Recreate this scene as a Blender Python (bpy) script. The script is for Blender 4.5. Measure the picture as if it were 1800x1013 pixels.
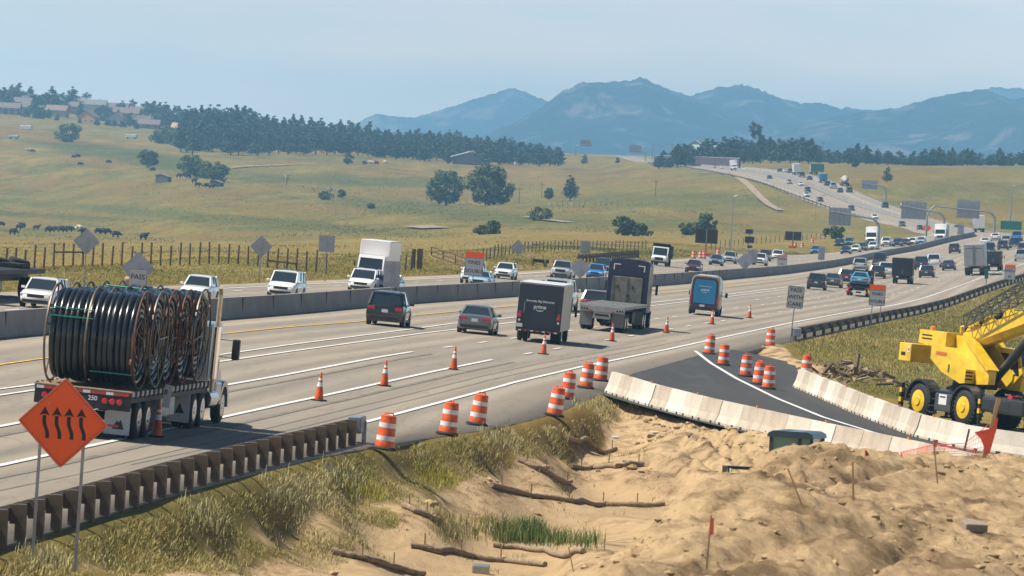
import bpy, bmesh, math, random
import numpy as np
from mathutils import Vector, Matrix

for o in list(bpy.data.objects): bpy.data.objects.remove(o)
SC = bpy.context.scene
COL = SC.collection
random.seed(7); RNG = np.random.default_rng(7)

# ---------------------------------------------------------------- camera, world, sun
F = 9500.0                      # focal length in photo pixels (1800 wide)
ROLL = math.radians(3.0)
# road plane fitted in the picture: scale(px/m) = 48 + .124 (y-680) - .0125 (x-675)
PB, PC = 0.124, -0.0125
PS0 = 48 + PB*(506.5-680) + PC*(900-675)
N_CAM = (PC, PB, PS0/F)         # x right, y down, z forward
def cam_axes(pitch):
    fwd = Vector((0, math.cos(pitch), -math.sin(pitch)))
    r0 = Vector((1, 0, 0)); u0 = r0.cross(fwd)
    r = r0*math.cos(ROLL) + u0*math.sin(ROLL)
    u = u0*math.cos(ROLL) - r0*math.sin(ROLL)
    return r, u, fwd
lo, hi = 0.0, 0.06
for _ in range(60):             # pitch for which the road plane is level along the view
    m = (lo+hi)/2
    r, u, f_ = cam_axes(m)
    n = r*N_CAM[0] - u*N_CAM[1] + f_*N_CAM[2]
    if n.y < 0: hi = m
    else: lo = m
PITCH = (lo+hi)/2
CR, CU, CF = cam_axes(PITCH)
n = CR*N_CAM[0] - CU*N_CAM[1] + CF*N_CAM[2]
if abs(n.y) > 1e-4:
    lo, hi = 0.0, 0.06
    for _ in range(60):
        m = (lo+hi)/2
        r, u, f_ = cam_axes(m)
        n = r*N_CAM[0] - u*N_CAM[1] + f_*N_CAM[2]
        if n.y < 0: lo = m
        else: hi = m
    PITCH = (lo+hi)/2
    CR, CU, CF = cam_axes(PITCH)
    n = CR*N_CAM[0] - CU*N_CAM[1] + CF*N_CAM[2]
CZ = -1.0/n.z                   # camera height over the road plane at X = 0
P1 = -n.x/n.z                   # cross slope of the road
cam = bpy.data.cameras.new("camera"); camo = bpy.data.objects.new("camera", cam); COL.objects.link(camo)
M = Matrix((CR, CU, -CF)).transposed().to_4x4(); M.translation = (0, 0, CZ)
camo.matrix_world = M
cam.sensor_width = 36; cam.lens = F/1800*36
cam.clip_start = 1; cam.clip_end = 60000
cam.dof.use_dof = True; cam.dof.focus_distance = 235; cam.dof.aperture_fstop = 8.5
SC.camera = camo

SUN_EL, SUN_B = math.radians(57), math.radians(-3)
SUN = Vector((-math.cos(SUN_EL)*math.cos(SUN_B), math.cos(SUN_EL)*math.sin(SUN_B), math.sin(SUN_EL)))
W = bpy.data.worlds.new("World"); SC.world = W; W.use_nodes = True
wn, wl = W.node_tree.nodes, W.node_tree.links
bg = wn["Background"]; sky = wn.new("ShaderNodeTexSky"); sky.sky_type = 'NISHITA'; sky.sun_disc = False
sky.sun_elevation = SUN_EL; sky.sun_rotation = math.atan2(SUN.x, SUN.y)
sky.altitude = 1800; sky.air_density = 1.0; sky.dust_density = 3.0; sky.ozone_density = 1.3
# pale summer haze low in the sky, with faint thin cloud
tcw = wn.new("ShaderNodeTexCoord"); sxw = wn.new("ShaderNodeSeparateXYZ"); wl.new(tcw.outputs['Generated'], sxw.inputs[0])
mrw = wn.new("ShaderNodeMapRange"); mrw.interpolation_type = 'SMOOTHSTEP'; wl.new(sxw.outputs[2], mrw.inputs[0])
for i_, v_ in ((1, .045), (2, .11), (3, 1.0), (4, 0.0)): mrw.inputs[i_].default_value = v_
mpw = wn.new("ShaderNodeMapping"); mpw.inputs['Scale'].default_value = (14, 14, 60); wl.new(tcw.outputs['Generated'], mpw.inputs[0])
nzw = wn.new("ShaderNodeTexNoise"); nzw.inputs['Scale'].default_value = 1.6; nzw.inputs['Detail'].default_value = 4; wl.new(mpw.outputs[0], nzw.inputs[0])
rpw = wn.new("ShaderNodeValToRGB"); rpw.color_ramp.elements[0].position = .38; rpw.color_ramp.elements[0].color = (.93, .97, 1, 1); rpw.color_ramp.elements[1].position = .72; rpw.color_ramp.elements[1].color = (1.1, 1.04, 1.0, 1); wl.new(nzw.outputs[0], rpw.inputs[0])
elw = wn.new("ShaderNodeValToRGB"); wl.new(sxw.outputs[2], elw.inputs[0]); ew = elw.color_ramp.elements; ew.new(.5)
for e_, (p_, c_) in zip(ew, ((.012, (18.0, 14.0, 9.8, 1)), (.032, (11.2, 10.3, 9.4, 1)), (.065, (8.3, 8.4, 9.1, 1)))): e_.position = p_; e_.color = c_
mlw = wn.new("ShaderNodeMix"); mlw.data_type = 'RGBA'; mlw.blend_type = 'MULTIPLY'; mlw.inputs[0].default_value = 1; wl.new(elw.outputs[0], mlw.inputs[6]); wl.new(rpw.outputs[0], mlw.inputs[7])
mxw = wn.new("ShaderNodeMix"); mxw.data_type = 'RGBA'; wl.new(mrw.outputs[0], mxw.inputs[0]); wl.new(sky.outputs[0], mxw.inputs[6]); wl.new(mlw.outputs[2], mxw.inputs[7])
wl.new(mxw.outputs[2], bg.inputs[0]); bg.inputs[1].default_value = 0.06
sl = bpy.data.lights.new("sun", 'SUN'); sl.energy = 5.0; sl.angle = math.radians(0.53); sl.color = (1.0, 0.925, 0.80)
so = bpy.data.objects.new("sun", sl); COL.objects.link(so)
so.rotation_euler = SUN.to_track_quat('Z', 'Y').to_euler(); so.location = (0, 0, 60)
SC.view_settings.view_transform = 'Standard'; SC.view_settings.look = 'None'
SC.view_settings.gamma = 1; SC.view_settings.use_curve_mapping = False
SC.view_settings.exposure = 0.63
SC.render.engine = 'CYCLES'
SC.cycles.use_denoising = True
SC.cycles.max_bounces = 5; SC.cycles.diffuse_bounces = 2; SC.cycles.glossy_bounces = 2
SC.cycles.transmission_bounces = 3; SC.cycles.transparent_max_bounces = 8; SC.cycles.volume_bounces = 0
SC.cycles.caustics_reflective = False; SC.cycles.caustics_refractive = False

# ---------------------------------------------------------------- picture <-> world
def ray(px, py):
    d = CF + CR*((px-900)/F) - CU*((py-506.5)/F)
    return d.x/d.y, d.z/d.y                  # azimuth and slope per metre of depth
def ae_at(px0, py):
    """slope of the ray of column px0 (taken at y = 350) at picture height py"""
    a0, _ = ray(px0, 350); p = px0
    for _ in range(3):
        a, e = ray(p, py); p += (a0-a)*F
    return ray(p, py)[1]
def pchip(x, y, xi):
    x = np.asarray(x, float); y = np.asarray(y, float); h = np.diff(x); dl = np.diff(y)/h
    d = np.zeros_like(y)
    for i in range(1, len(x)-1):
        if dl[i-1]*dl[i] > 0:
            w1 = 2*h[i]+h[i-1]; w2 = h[i]+2*h[i-1]
            d[i] = (w1+w2)/(w1/dl[i-1]+w2/dl[i])
    d[0] = dl[0]; d[-1] = dl[-1]*0.3
    xi = np.clip(xi, x[0], x[-1]); k = np.clip(np.searchsorted(x, xi)-1, 0, len(h)-1)
    t = (xi-x[k])/h[k]; t2, t3 = t*t, t*t*t
    return (2*t3-3*t2+1)*y[k] + (t3-2*t2+t)*h[k]*d[k] + (3*t2-2*t3)*y[k+1] + (t3-t2)*h[k]*d[k+1]
def lattice(ix, iy, seed):
    n = (ix.astype(np.int64)*374761393 + iy.astype(np.int64)*668265263 + seed*974711) & 0x7fffffff
    n = (n ^ (n >> 13))*1274126177 & 0x7fffffff
    return ((n ^ (n >> 16)) & 0xffff)/65535.0
def vnoise(x, y, seed=0):
    x = np.asarray(x, float); y = np.asarray(y, float)
    ix = np.floor(x); iy = np.floor(y); u = x-ix; v = y-iy; u = u*u*(3-2*u); v = v*v*(3-2*v)
    return ((lattice(ix, iy, seed)*(1-u)+lattice(ix+1, iy, seed)*u)*(1-v) + (lattice(ix, iy+1, seed)*(1-u)+lattice(ix+1, iy+1, seed)*u)*v)*2-1
def fbm(x, y, octv=4, seed=0):
    s = 0; a = 1.0
    for k in range(octv):
        s = s + a*vnoise(x*2**k+17.3*k, y*2**k-9.1*k, seed+k); a *= .5
    return s
def sstep(x, a, b):
    t = np.clip((np.asarray(x, float)-a)/(b-a), 0, 1); return t*t*(3-2*t)
HILL = [(1080,420),(1200,413),(1300,407),(1400,395),(1540,372),(1650,349),(1760,324),(1850,310),(2000,298)]
TABLE = {
 -400: (280, [(600,437),(1000,412),(1500,380),(2000,330),(2500,276),(2900,232),(3300,202),(3700,175),(4200,165)]),
 0: (290, [(600,445),(1000,425),(1500,405),(2000,355),(2500,290),(2900,245),(3200,225),(3500,205),(3900,184),(4300,174)]),
 200: (330, [(600,447),(1000,428),(1500,405),(1900,350),(2300,300),(2700,262),(3100,240),(3500,222),(3900,207),(4300,200)]),
 400: (400, [(700,440),(1200,420),(1600,375),(1900,335),(2300,298),(2700,266),(3100,246),(3500,236)]),
 600: (430, [(700,442),(1100,422),(1500,390),(1850,352),(2300,300),(2700,268),(3000,258),(3400,252)]),
 800: (540, [(750,438),(1000,420),(1300,400),(1600,372),(1900,352),(2300,315),(2700,284),(2950,271),(3400,266)]),
 1000: (680, [(900,425),(1100,410),(1400,390),(1750,358),(2200,325),(2700,290),(3000,274),(3400,272)]),
 1200: (850, [(1000,424),(1150,412),(1400,385),(1700,346),(1950,318),(2200,300),(2500,287),(2900,280),(3300,277)]),
 1400: (700, [(840,456),(980,440)]+HILL+[(2200,289),(2600,284),(3200,281)]),
 1600: (500, [(640,497),(760,472),(880,453),(960,442)]+HILL+[(2200,293),(2600,291),(3200,290)]),
 1800: (430, [(540,525),(669,488),(780,466),(900,447),(970,436)]+HILL+[(2200,293),(2600,291),(3200,290)]),
 2250: (380, [(540,560),(669,520),(780,488),(900,462),(970,446),(1080,425),(1200,414)]+HILL[2:]+[(2200,294),(2600,293),(3200,292)]),
}
LY = np.arange(math.log(45), math.log(9600), 0.008); GY = np.exp(LY)
KA = []; KE = []
for c in sorted(TABLE):
    Yp, rows = TABLE[c]; a0 = ray(c, 350)[0]
    e = P1*a0 - CZ/GY
    ks = [(math.log(Yp*.93), P1*a0-CZ/(Yp*.93)), (math.log(Yp), P1*a0-CZ/Yp)] + [(math.log(z), ae_at(c, py)) for z, py in rows]
    ev = pchip([k[0] for k in ks], [k[1] for k in ks], LY)
    far = GY > Yp
    e[far] = ev[far]
    KA.append(a0); KE.append(e)
KA = np.array(KA); KE = np.array(KE)
GA = np.linspace(KA[0], KA[-1], 420)
GE = np.zeros((len(GA), len(GY)))
for j in range(len(GY)): GE[:, j] = pchip(KA, KE[:, j], GA)
AG, YG = np.meshgrid(GA, LY, indexing='ij')
GE = GE + 0
for _ in range(6):              # soften, leaving the road plane untouched (it is linear in azimuth)
    g = GE.copy(); g[1:-1] = .25*GE[:-2]+.5*GE[1:-1]+.25*GE[2:]; GE = g
def E(a, Y):
    ia = np.clip((np.asarray(a)-GA[0])/(GA[1]-GA[0]), 0, len(GA)-1.001); iy = np.clip((np.log(Y)-LY[0])/0.008, 0, len(GY)-1.001)
    i = ia.astype(int); j = iy.astype(int); u = ia-i; v = iy-j
    return (GE[i, j]*(1-u)+GE[i+1, j]*u)*(1-v) + (GE[i, j+1]*(1-u)+GE[i+1, j+1]*u)*v
_m = sstep(YG, math.log(950), math.log(1500))*(1-sstep(AG, ray(1010, 350)[0], ray(1180, 350)[0]))*(1-sstep(YG, math.log(2500), math.log(2750)))
GE = GE + _m*.00055*fbm(AG*55+2*vnoise(AG*20, YG*4, 7), YG*9+AG*16, 3, 66)
def h0(X, Y):                   # smooth ground without the roadworks ditch
    X = np.asarray(X, float); Y = np.asarray(Y, float)
    return CZ + Y*E(X/Y, Y)
def plane_pt(px, py, d=0.0):
    """point of the road plane (raised by d) seen at a pixel"""
    a, e = ray(px, py)
    Y = (CZ-d)/(P1*a - e)
    return a*Y, Y
# --- roadworks ditch and spoil heap: offsets from the road plane
DP = [(-80,990,0),(0,962,0),(150,918,0),(300,870,0),(450,826,0),(640,782,0),(787,768,0),(900,738,0),(975,727,0),(1055,688,0),
 (60,1000,-.3),(0,1060,-.8),(200,955,-.4),(200,1010,-.9),(300,960,-.8),(320,1010,-1.3),(400,900,-.5),(420,950,-1.1),(500,960,-1.6),(560,840,-.3),(560,900,-1.0),
 (640,905,-1.3),(700,840,-.5),(720,890,-1.2),(760,850,-.8),(850,790,-.4),(860,840,-1.1),(900,800,-.8),(950,770,-.7),(450,1030,-1.8),(560,1010,-2.0),
 (660,985,-2.2),(850,985,-2.3),(960,940,-2.2),(800,930,-2.0),(760,1030,-2.4),(940,1030,-2.3),(900,880,-1.8),(1050,890,-2.1),(1130,900,-2.0),(1000,835,-1.8),(1060,810,-1.6),
 (1060,765,-1.3),(1060,735,-1.0),(980,785,-1.2),(1020,720,-.3),
 (1150,745,-.5),(1200,765,-.35),(1250,782,-.3),(1180,805,-.8),(1150,830,-1.1),(1120,722,-.35),(1230,820,-.9),(1100,790,-1.2),
 (1085,697,0),(1170,722,-.05),(1247,745,-.05),(1330,768,-.05),(1420,790,-.1),(1600,815,-.1),(1750,835,-.1),(1900,850,-.1),
 (1300,835,-.9),(1350,850,-.9),(1480,862,-.8),(1600,870,-.7),(1750,880,-.6),(1900,890,-.6),
 (1020,1000,3.9),(1100,938,4.2),(1180,878,4.45),(1215,850,4.55),(1260,824,4.65),(1300,798,4.7),(1340,780,4.72),(1400,770,4.62),(1480,764,4.55),(1545,788,4.35),(1600,787,4.3),(1640,784,4.35),(1740,793,4.3),(1800,812,4.2),(1900,820,4.1),(2000,830,4.0),
 (1200,950,3.85),(1300,900,4.15),(1400,850,4.3),(1550,850,4.3),(1700,870,4.25),(1850,900,4.1),(1300,1000,3.9),(1450,960,4.1),(1600,960,4.1),(1800,980,4.0),(1250,1080,3.6),(1450,1080,3.8),(1650,1080,3.8),(1900,1080,3.7),(1100,1060,3.2)]
DRAW = [(-.5,58,1.5),(.0,64,1.6),(.9,70,1.8),(1.6,75,2.0),(2.4,80,2.2),(3.2,86,2.2),(-2,60,0),(-1,70,0),(0,78,0),(1,86,.2),(-4,60,-1),(-3,75,-1.2),(-2,90,-1.6)]
DRAW += [(x, 97, 1.3) for x in (4.5, 7, 10, 13, 16, 19)]+[(x, 108, -.3) for x in (1, 4, 7, 10, 13, 16, 20)]+[(x, y, -1.0) for y in (122, 138) for x in (2.5, 6, 9, 12, 16, 20)]+[(x, 120, -2.0) for x in (-2, 0)]+[(x, y, -.7) for y in (152,) for x in (8, 11, 14, 18)]
DX = []; 
for px, py, d in DP:
    X, Y = plane_pt(px, py, d); DX.append((X, Y*.30, d))
DX += [(x, y*.30, d) for x, y, d in DRAW]; DX = np.array(DX)
EDGE = np.array([plane_pt(px, py)[::-1] for px, py in [(-260,1045),(-60,981),(0,962),(300,868),(640,778),(787,765),(975,728),(1062,690)]])
EDGE = EDGE[np.argsort(EDGE[:, 0])]; EDGE = np.vstack([[40, EDGE[0, 1]-.105*(EDGE[0, 0]-40)], EDGE])
BARL = [plane_pt(px, py) for px, py in [(1075,693),(1146,716),(1247,743),(1355,768),(1460,792),(1600,822),(1720,850),(1850,884)]]
BARR = [plane_pt(px, py) for px, py in [(1405,684),(1455,705),(1506,728),(1572,754),(1617,771),(1705,792),(1800,806),(1900,818)]]
def edge_x(Y): return np.interp(Y, EDGE[:, 0], EDGE[:, 1])
def barl_y(X): 
    p = np.array(BARL); return np.interp(X, p[:, 0], p[:, 1])
def works_mask(X, Y):
    """1 inside the roadworks area: right of the shoulder, nearer than the barrier row"""
    X = np.asarray(X, float); Y = np.asarray(Y, float)
    m = sstep(X-edge_x(Y), 0.15, 1.6)
    by = np.where(X < BARL[0][0], 232.0, barl_y(X))
    return m*(1-sstep(Y, by-3.0, by-0.8))
def ditch(X, Y):
    X = np.asarray(X, float); Y = np.asarray(Y, float); sh = np.broadcast(X, Y).shape
    x = np.broadcast_to(X, sh).ravel(); y = np.broadcast_to(Y, sh).ravel()
    out = np.zeros(len(x)); sel = np.where((y < 240) & (x > edge_x(y)))[0]
    for k in range(0, len(sel), 20000):
        s = sel[k:k+20000]
        r2 = (x[s, None]-DX[None, :, 0])**2 + (y[s, None]*.30-DX[None, :, 1])**2
        w = 1/(r2+1.1)**2.2
        out[s] = (w*DX[None, :, 2]).sum(1)/w.sum(1)
    return (out*works_mask(x, y)).reshape(sh)
def dirt_mask(X, Y):
    """bare soil: heap, ditch floor and barrier foot; the slope under the guardrail stays grass"""
    t = np.asarray(X)-edge_x(Y)
    g = 2.5 + .7*vnoise(np.asarray(X)*.5, np.asarray(Y)*.12, 5) + .4*vnoise(np.asarray(X)*1.7, np.asarray(Y)*.5, 6)
    g = g - 1.75*sstep(np.asarray(Y), 138, 205)
    return sstep(t, g-.5, g+.5)*works_mask(X, Y)
def relief(X, Y, dv):
    """clods and ruts of the loose soil"""
    dm = dirt_mask(X, Y); n1 = fbm(X*.35, Y*.16, 4, 11); n2 = fbm(X*1.3+3*n1, Y*.8, 4, 21); n3 = vnoise(X*3.1, Y*1.6, 31)
    rough = dm*sstep(dv+.25*n1, -.9, -.2); heap = sstep(dv, .4, 1.4)*dm
    z = works_mask(X, Y)*.015*n2 + rough*(.10*n1+(.17*np.abs(n2)+.10*np.abs(n3))*(1-.65*sstep(dv, 1, 3))-.12)
    rip = np.abs(vnoise(X*1.5+Y*.22, Y*.10-X*.15, 47)); z = z + dm*sstep(Y, 150, 168)*sstep(X-edge_x(Y), 3.2, 4.6)*sstep(dv, -1.5, -.8)*(1-heap)*(.42*rip+.16*np.abs(vnoise(X*1.7, Y*.7, 48))+.12*np.maximum(0, vnoise(X*4.0, Y*1.8, 49))-.20)
    heap = heap*sstep(dv, 1.0, 3.0)
    z = z + heap*(.22*vnoise(X*.42+1.3, Y*.16, 41)+.05*np.maximum(0, vnoise(X*1.4, Y*.9, 43)-.1)+.06*np.maximum(0, vnoise(X*4.2, Y*3.0, 44)-.15)+.07*np.maximum(0, vnoise(X*8, Y*6, 45)-.1)-.22*np.maximum(0, .16-np.abs(vnoise(X*.55-Y*.16, Y*.05, 45)))*4)
    return z
def h(X, Y):
    X = np.asarray(X, float); Y = np.asarray(Y, float); dv = ditch(X, Y)
    return h0(X, Y) + dv + relief(X, Y, dv)
def hit(px, py, ymin=50.0, ymax=9000.0, works=False):
    a, e = ray(px, py)
    ys = GY[(GY >= ymin) & (GY <= ymax)]
    g = E(np.full(len(ys), a), ys)
    if works:
        ys = np.concatenate([np.arange(max(ymin, 50), 240, .25), ys[ys >= 240]]); dv = ditch(a*ys, ys); g = E(np.full(len(ys), a), ys) + (dv+relief(a*ys, ys, dv))/ys
    k = np.where(g >= e)[0]
    if len(k) == 0: Y = ys[-1]
    elif k[0] == 0: Y = ys[0]
    else:
        i = k[0]; t = (e-g[i-1])/(g[i]-g[i-1]); Y = ys[i-1]+(ys[i]-ys[i-1])*t
    X = a*Y
    return Vector((X, Y, float(h(X, Y) if works else h0(X, Y))))
def at(px, Y, dz=0.0, works=False):
    """ground point in picture column px at depth Y"""
    a = ray(px, 350)[0]; z = float(h(a*Y, Y) if works else h0(a*Y, Y))
    # shift sideways so that the point really falls in column px
    for _ in range(3):
        d = Vector((a*Y, Y, z-CZ)); q = 900 + F*d.dot(CR)/d.dot(CF)
        a += (px-q)/F; z = float(h(a*Y, Y) if works else h0(a*Y, Y))
    return Vector((a*Y, Y, z+dz))
def proj(P):
    d = Vector((P[0], P[1], P[2]-CZ)); w = d.dot(CF)
    return 900+F*d.dot(CR)/w, 506.5-F*d.dot(CU)/w
def normal(X, Y):
    s = max(.5, Y*.004)
    return Vector((-(float(h0(X+s, Y))-float(h0(X-s, Y)))/(2*s), -(float(h0(X, Y+s))-float(h0(X, Y-s)))/(2*s), 1)).normalized()

# ---------------------------------------------------------------- materials
def lin(r, g, b):
    f = lambda c: c/12.92 if c <= .04045 else ((c+.055)/1.055)**2.4
    return (f(r/255), f(g/255), f(b/255))
MATS = {}
def mat(name, c, rough=.6, metal=0.0, var=0.0, vs=3.0, bump=0.0, bs=20.0, coat=0.0, spec=.5, emit=None, c2=None):
    if name in MATS: return MATS[name]
    m = bpy.data.materials.new(name); m.use_nodes = True; MATS[name] = m
    nt = m.node_tree; b = nt.nodes["Principled BSDF"]
    b.inputs['Base Color'].default_value = (*c, 1); b.inputs['Roughness'].default_value = rough
    b.inputs['Metallic'].default_value = metal; b.inputs['Coat Weight'].default_value = coat
    b.inputs['Coat Roughness'].default_value = .05; b.inputs['Specular IOR Level'].default_value = spec
    if var or bump or c2:
        tc = nt.nodes.new("ShaderNodeTexCoord")
    if var or c2:
        nz = nt.nodes.new("ShaderNodeTexNoise"); nz.inputs['Scale'].default_value = vs; nz.inputs['Detail'].default_value = 5; nz.inputs['Roughness'].default_value = .65
        nt.links.new(tc.outputs['Object'], nz.inputs['Vector'])
        rp = nt.nodes.new("ShaderNodeValToRGB"); rp.color_ramp.elements[0].position = .32; rp.color_ramp.elements[1].position = .68
        d = c2 or tuple(v*(1-var) for v in c); e = c if c2 else tuple(min(1, v*(1+var*.6)) for v in c)
        rp.color_ramp.elements[0].color = (*d, 1); rp.color_ramp.elements[1].color = (*e, 1)
        nt.links.new(nz.outputs['Fac'], rp.inputs['Fac']); nt.links.new(rp.outputs['Color'], b.inputs['Base Color'])
    if bump:
        n2 = nt.nodes.new("ShaderNodeTexNoise"); n2.inputs['Scale'].default_value = bs; n2.inputs['Detail'].default_value = 6
        nt.links.new(tc.outputs['Object'], n2.inputs['Vector'])
        bp = nt.nodes.new("ShaderNodeBump"); bp.inputs['Strength'].default_value = bump; bp.inputs['Distance'].default_value = .05
        nt.links.new(n2.outputs['Fac'], bp.inputs['Height']); nt.links.new(bp.outputs['Normal'], b.inputs['Normal'])
    if emit:
        b.inputs['Emission Color'].default_value = (*emit[0], 1); b.inputs['Emission Strength'].default_value = emit[1]
    return m
class NT:
    """small helper to write shader graphs"""
    def __init__(s, name):
        s.m = bpy.data.materials.new(name); s.m.use_nodes = True; s.nt = s.m.node_tree; s.b = s.nt.nodes["Principled BSDF"]; MATS[name] = s.m
    def n(s, t, **kw):
        x = s.nt.nodes.new(t)
        for k, v in kw.items(): setattr(x, k, v)
        return x
    def l(s, a, b): s.nt.links.new(a, b)
    def noise(s, vec, scale, detail=4, rough=.6, dist=0.0):
        x = s.n("ShaderNodeTexNoise"); x.inputs['Scale'].default_value = scale; x.inputs['Detail'].default_value = detail
        x.inputs['Roughness'].default_value = rough; x.inputs['Distortion'].default_value = dist; s.l(vec, x.inputs['Vector']); return x.outputs['Fac']
    def mapv(s, vec, scale=(1, 1, 1), rot=(0, 0, 0)):
        x = s.n("ShaderNodeMapping"); x.inputs['Scale'].default_value = scale; x.inputs['Rotation'].default_value = rot; s.l(vec, x.inputs['Vector']); return x.outputs[0]
    def ramp(s, fac, stops):
        x = s.n("ShaderNodeValToRGB"); cr = x.color_ramp
        while len(cr.elements) < len(stops): cr.elements.new(.5)
        for e, (p, c) in zip(cr.elements, stops):
            e.position = p; e.color = (*c, 1) if len(c) == 3 else c
        s.l(fac, x.inputs['Fac']); return x.outputs['Color']
    def mix(s, fac, a, b, mode='MIX'):
        x = s.n("ShaderNodeMix", data_type='RGBA', blend_type=mode)
        for sock, v in ((x.inputs[0], fac), (x.inputs[6], a), (x.inputs[7], b)):
            if isinstance(v, (int, float)): sock.default_value = v
            elif isinstance(v, tuple): sock.default_value = (*v, 1)
            else: s.l(v, sock)
        return x.outputs[2]
    def math(s, op, a, b=None):
        x = s.n("ShaderNodeMath", operation=op)
        for sock, v in ((x.inputs[0], a), (x.inputs[1], b)):
            if v is None: continue
            if isinstance(v, (int, float)): sock.default_value = v
            else: s.l(v, sock)
        return x.outputs[0]
    def attr(s, name):
        x = s.n("ShaderNodeAttribute", attribute_name=name); return x
    def bump(s, height, strength, dist):
        x = s.n("ShaderNodeBump"); x.inputs['Strength'].default_value = strength; x.inputs['Distance'].default_value = dist
        s.l(height, x.inputs['Height']); s.l(x.outputs[0], s.b.inputs['Normal'])

# ---------------------------------------------------------------- mesh builder
class MB:
    def __init__(s): s.v = []; s.f = []; s.mi = []; s.mats = []
    def m(s, mt):
        if mt not in s.mats: s.mats.append(mt)
        return s.mats.index(mt)
    def poly(s, pts, mt, flip=False):
        b = len(s.v); s.v += [tuple(p) for p in pts]; f = list(range(b, b+len(pts)))
        s.f.append(f[::-1] if flip else f); s.mi.append(s.m(mt))
    def faces(s, vs, fs, mt, X=None):
        b = len(s.v); s.v += [tuple(X @ Vector(p)) if X else tuple(p) for p in vs]; k = s.m(mt)
        for f in fs: s.f.append([b+i for i in f]); s.mi.append(k)
    def box(s, c, d, mt, X=None, taper=1.0):
        x, y, z = d[0]/2, d[1]/2, d[2]/2; t = taper
        vs = [(-x, -y, -z), (x, -y, -z), (x, y, -z), (-x, y, -z), (-x*t, -y*t, z), (x*t, -y*t, z), (x*t, y*t, z), (-x*t, y*t, z)]
        vs = [(a+c[0], b+c[1], e+c[2]) for a, b, e in vs]
        s.faces(vs, [(0, 3, 2, 1), (4, 5, 6, 7), (0, 1, 5, 4), (1, 2, 6, 5), (2, 3, 7, 6), (3, 0, 4, 7)], mt, X)
    def bbox(s, c, d, r, mt, X=None):
        """box with chamfered edges"""
        bm = bmesh.new(); bmesh.ops.create_cube(bm, size=1)
        for v in bm.verts: v.co = Vector((v.co.x*d[0]+c[0], v.co.y*d[1]+c[1], v.co.z*d[2]+c[2]))
        bmesh.ops.bevel(bm, geom=bm.edges[:], offset=r, segments=2, affect='EDGES', profile=.5)
        s.add_bm(bm, mt, X)
    def add_bm(s, bm, mt, X=None):
        bm.verts.index_update(); s.faces([v.co[:] for v in bm.verts], [[v.index for v in f.verts] for f in bm.faces], mt, X); bm.free()
    def prism(s, pts, axis, a, b, mt, X=None):
        """pts: 2-D outline, extruded along axis (0, 1, 2) from a to b"""
        def P(p, w):
            return (w, p[0], p[1]) if axis == 0 else (p[0], w, p[1]) if axis == 1 else (p[0], p[1], w)
        n_ = len(pts); area = sum(pts[i][0]*pts[(i+1) % n_][1]-pts[(i+1) % n_][0]*pts[i][1] for i in range(n_))
        if (area < 0) ^ (axis == 1): pts = pts[::-1]
        if b < a: a, b = b, a
        vs = [P(p, a) for p in pts] + [P(p, b) for p in pts]
        fs = [list(range(n_))[::-1], list(range(n_, 2*n_))] + [[i, (i+1) % n_, n_+(i+1) % n_, n_+i] for i in range(n_)]
        s.faces(vs, fs, mt, X)
    def lathe(s, prof, mt, seg=16, X=None, caps=True):
        """prof: (r, z) from bottom to top; mt one material or a list per band"""
        vs = []; 
        for r, z in prof:
            for k in range(seg): t = 2*math.pi*k/seg; vs.append((r*math.cos(t), r*math.sin(t), z))
        for i in range(len(prof)-1):
            fs = [(i*seg+k, i*seg+(k+1) % seg, (i+1)*seg+(k+1) % seg, (i+1)*seg+k) for k in range(seg)]
            used = sorted({q for f in fs for q in f}); mp = {q: j for j, q in enumerate(used)}
            s.faces([vs[q] for q in used], [[mp[q] for q in f] for f in fs], mt[i] if isinstance(mt, (list, tuple)) else mt, X)
        if caps:
            mb = mt[0] if isinstance(mt, (list, tuple)) else mt; me = mt[-1] if isinstance(mt, (list, tuple)) else mt
            s.faces(vs[:seg], [list(range(seg))[::-1]], mb, X); s.faces(vs[-seg:], [list(range(seg))], me, X)
    def tube(s, path, r, mt, seg=8, X=None, caps=True, closed=False):
        P = [Vector(p) for p in path]; n_ = len(P); rs = r if isinstance(r, (list, tuple)) else [r]*n_
        vs = []; prev = None
        for i in range(n_):
            if closed: t = P[(i+1) % n_]-P[i-1]
            else: t = P[min(i+1, n_-1)]-P[max(i-1, 0)]
            t.normalize()
            if prev is None: a = t.orthogonal().normalized()
            else:
                a = prev - t*prev.dot(t); a = a.normalized() if a.length > 1e-6 else t.orthogonal().normalized()
            prev = a; b = t.cross(a)
            for k in range(seg):
                w = 2*math.pi*(k+.5)/seg; vs.append(tuple(P[i]+(a*math.cos(w)+b*math.sin(w))*rs[i]))
        fs = []
        for i in range(n_ if closed else n_-1):
            j = (i+1) % n_
            for k in range(seg): fs.append((i*seg+k, i*seg+(k+1) % seg, j*seg+(k+1) % seg, j*seg+k))
        if caps and not closed: fs += [list(range(seg))[::-1], list(range((n_-1)*seg, n_*seg))]
        s.faces(vs, fs, mt, X)
    def bar(s, a, b, w, mt, d=None, X=None):
        """square bar from a to b"""
        a = Vector(a); b = Vector(b); q = (b-a).to_track_quat('Z', 'Y').to_matrix().to_4x4(); q.translation = a
        s.box((0, 0, (b-a).length/2), (w, d or w, (b-a).length), mt, (X @ q) if X else q)
    def loft(s, rings, mt, caps=True, X=None):
        k = len(rings[0]); vs = [p for r_ in rings for p in r_]; fs = []
        for i in range(len(rings)-1):
            for j in range(k): fs.append((i*k+j, i*k+(j+1) % k, (i+1)*k+(j+1) % k, (i+1)*k+j))
        if caps: fs += [list(range(k))[::-1], list(range((len(rings)-1)*k, len(rings)*k))]
        s.faces(vs, fs, mt, X)
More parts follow.
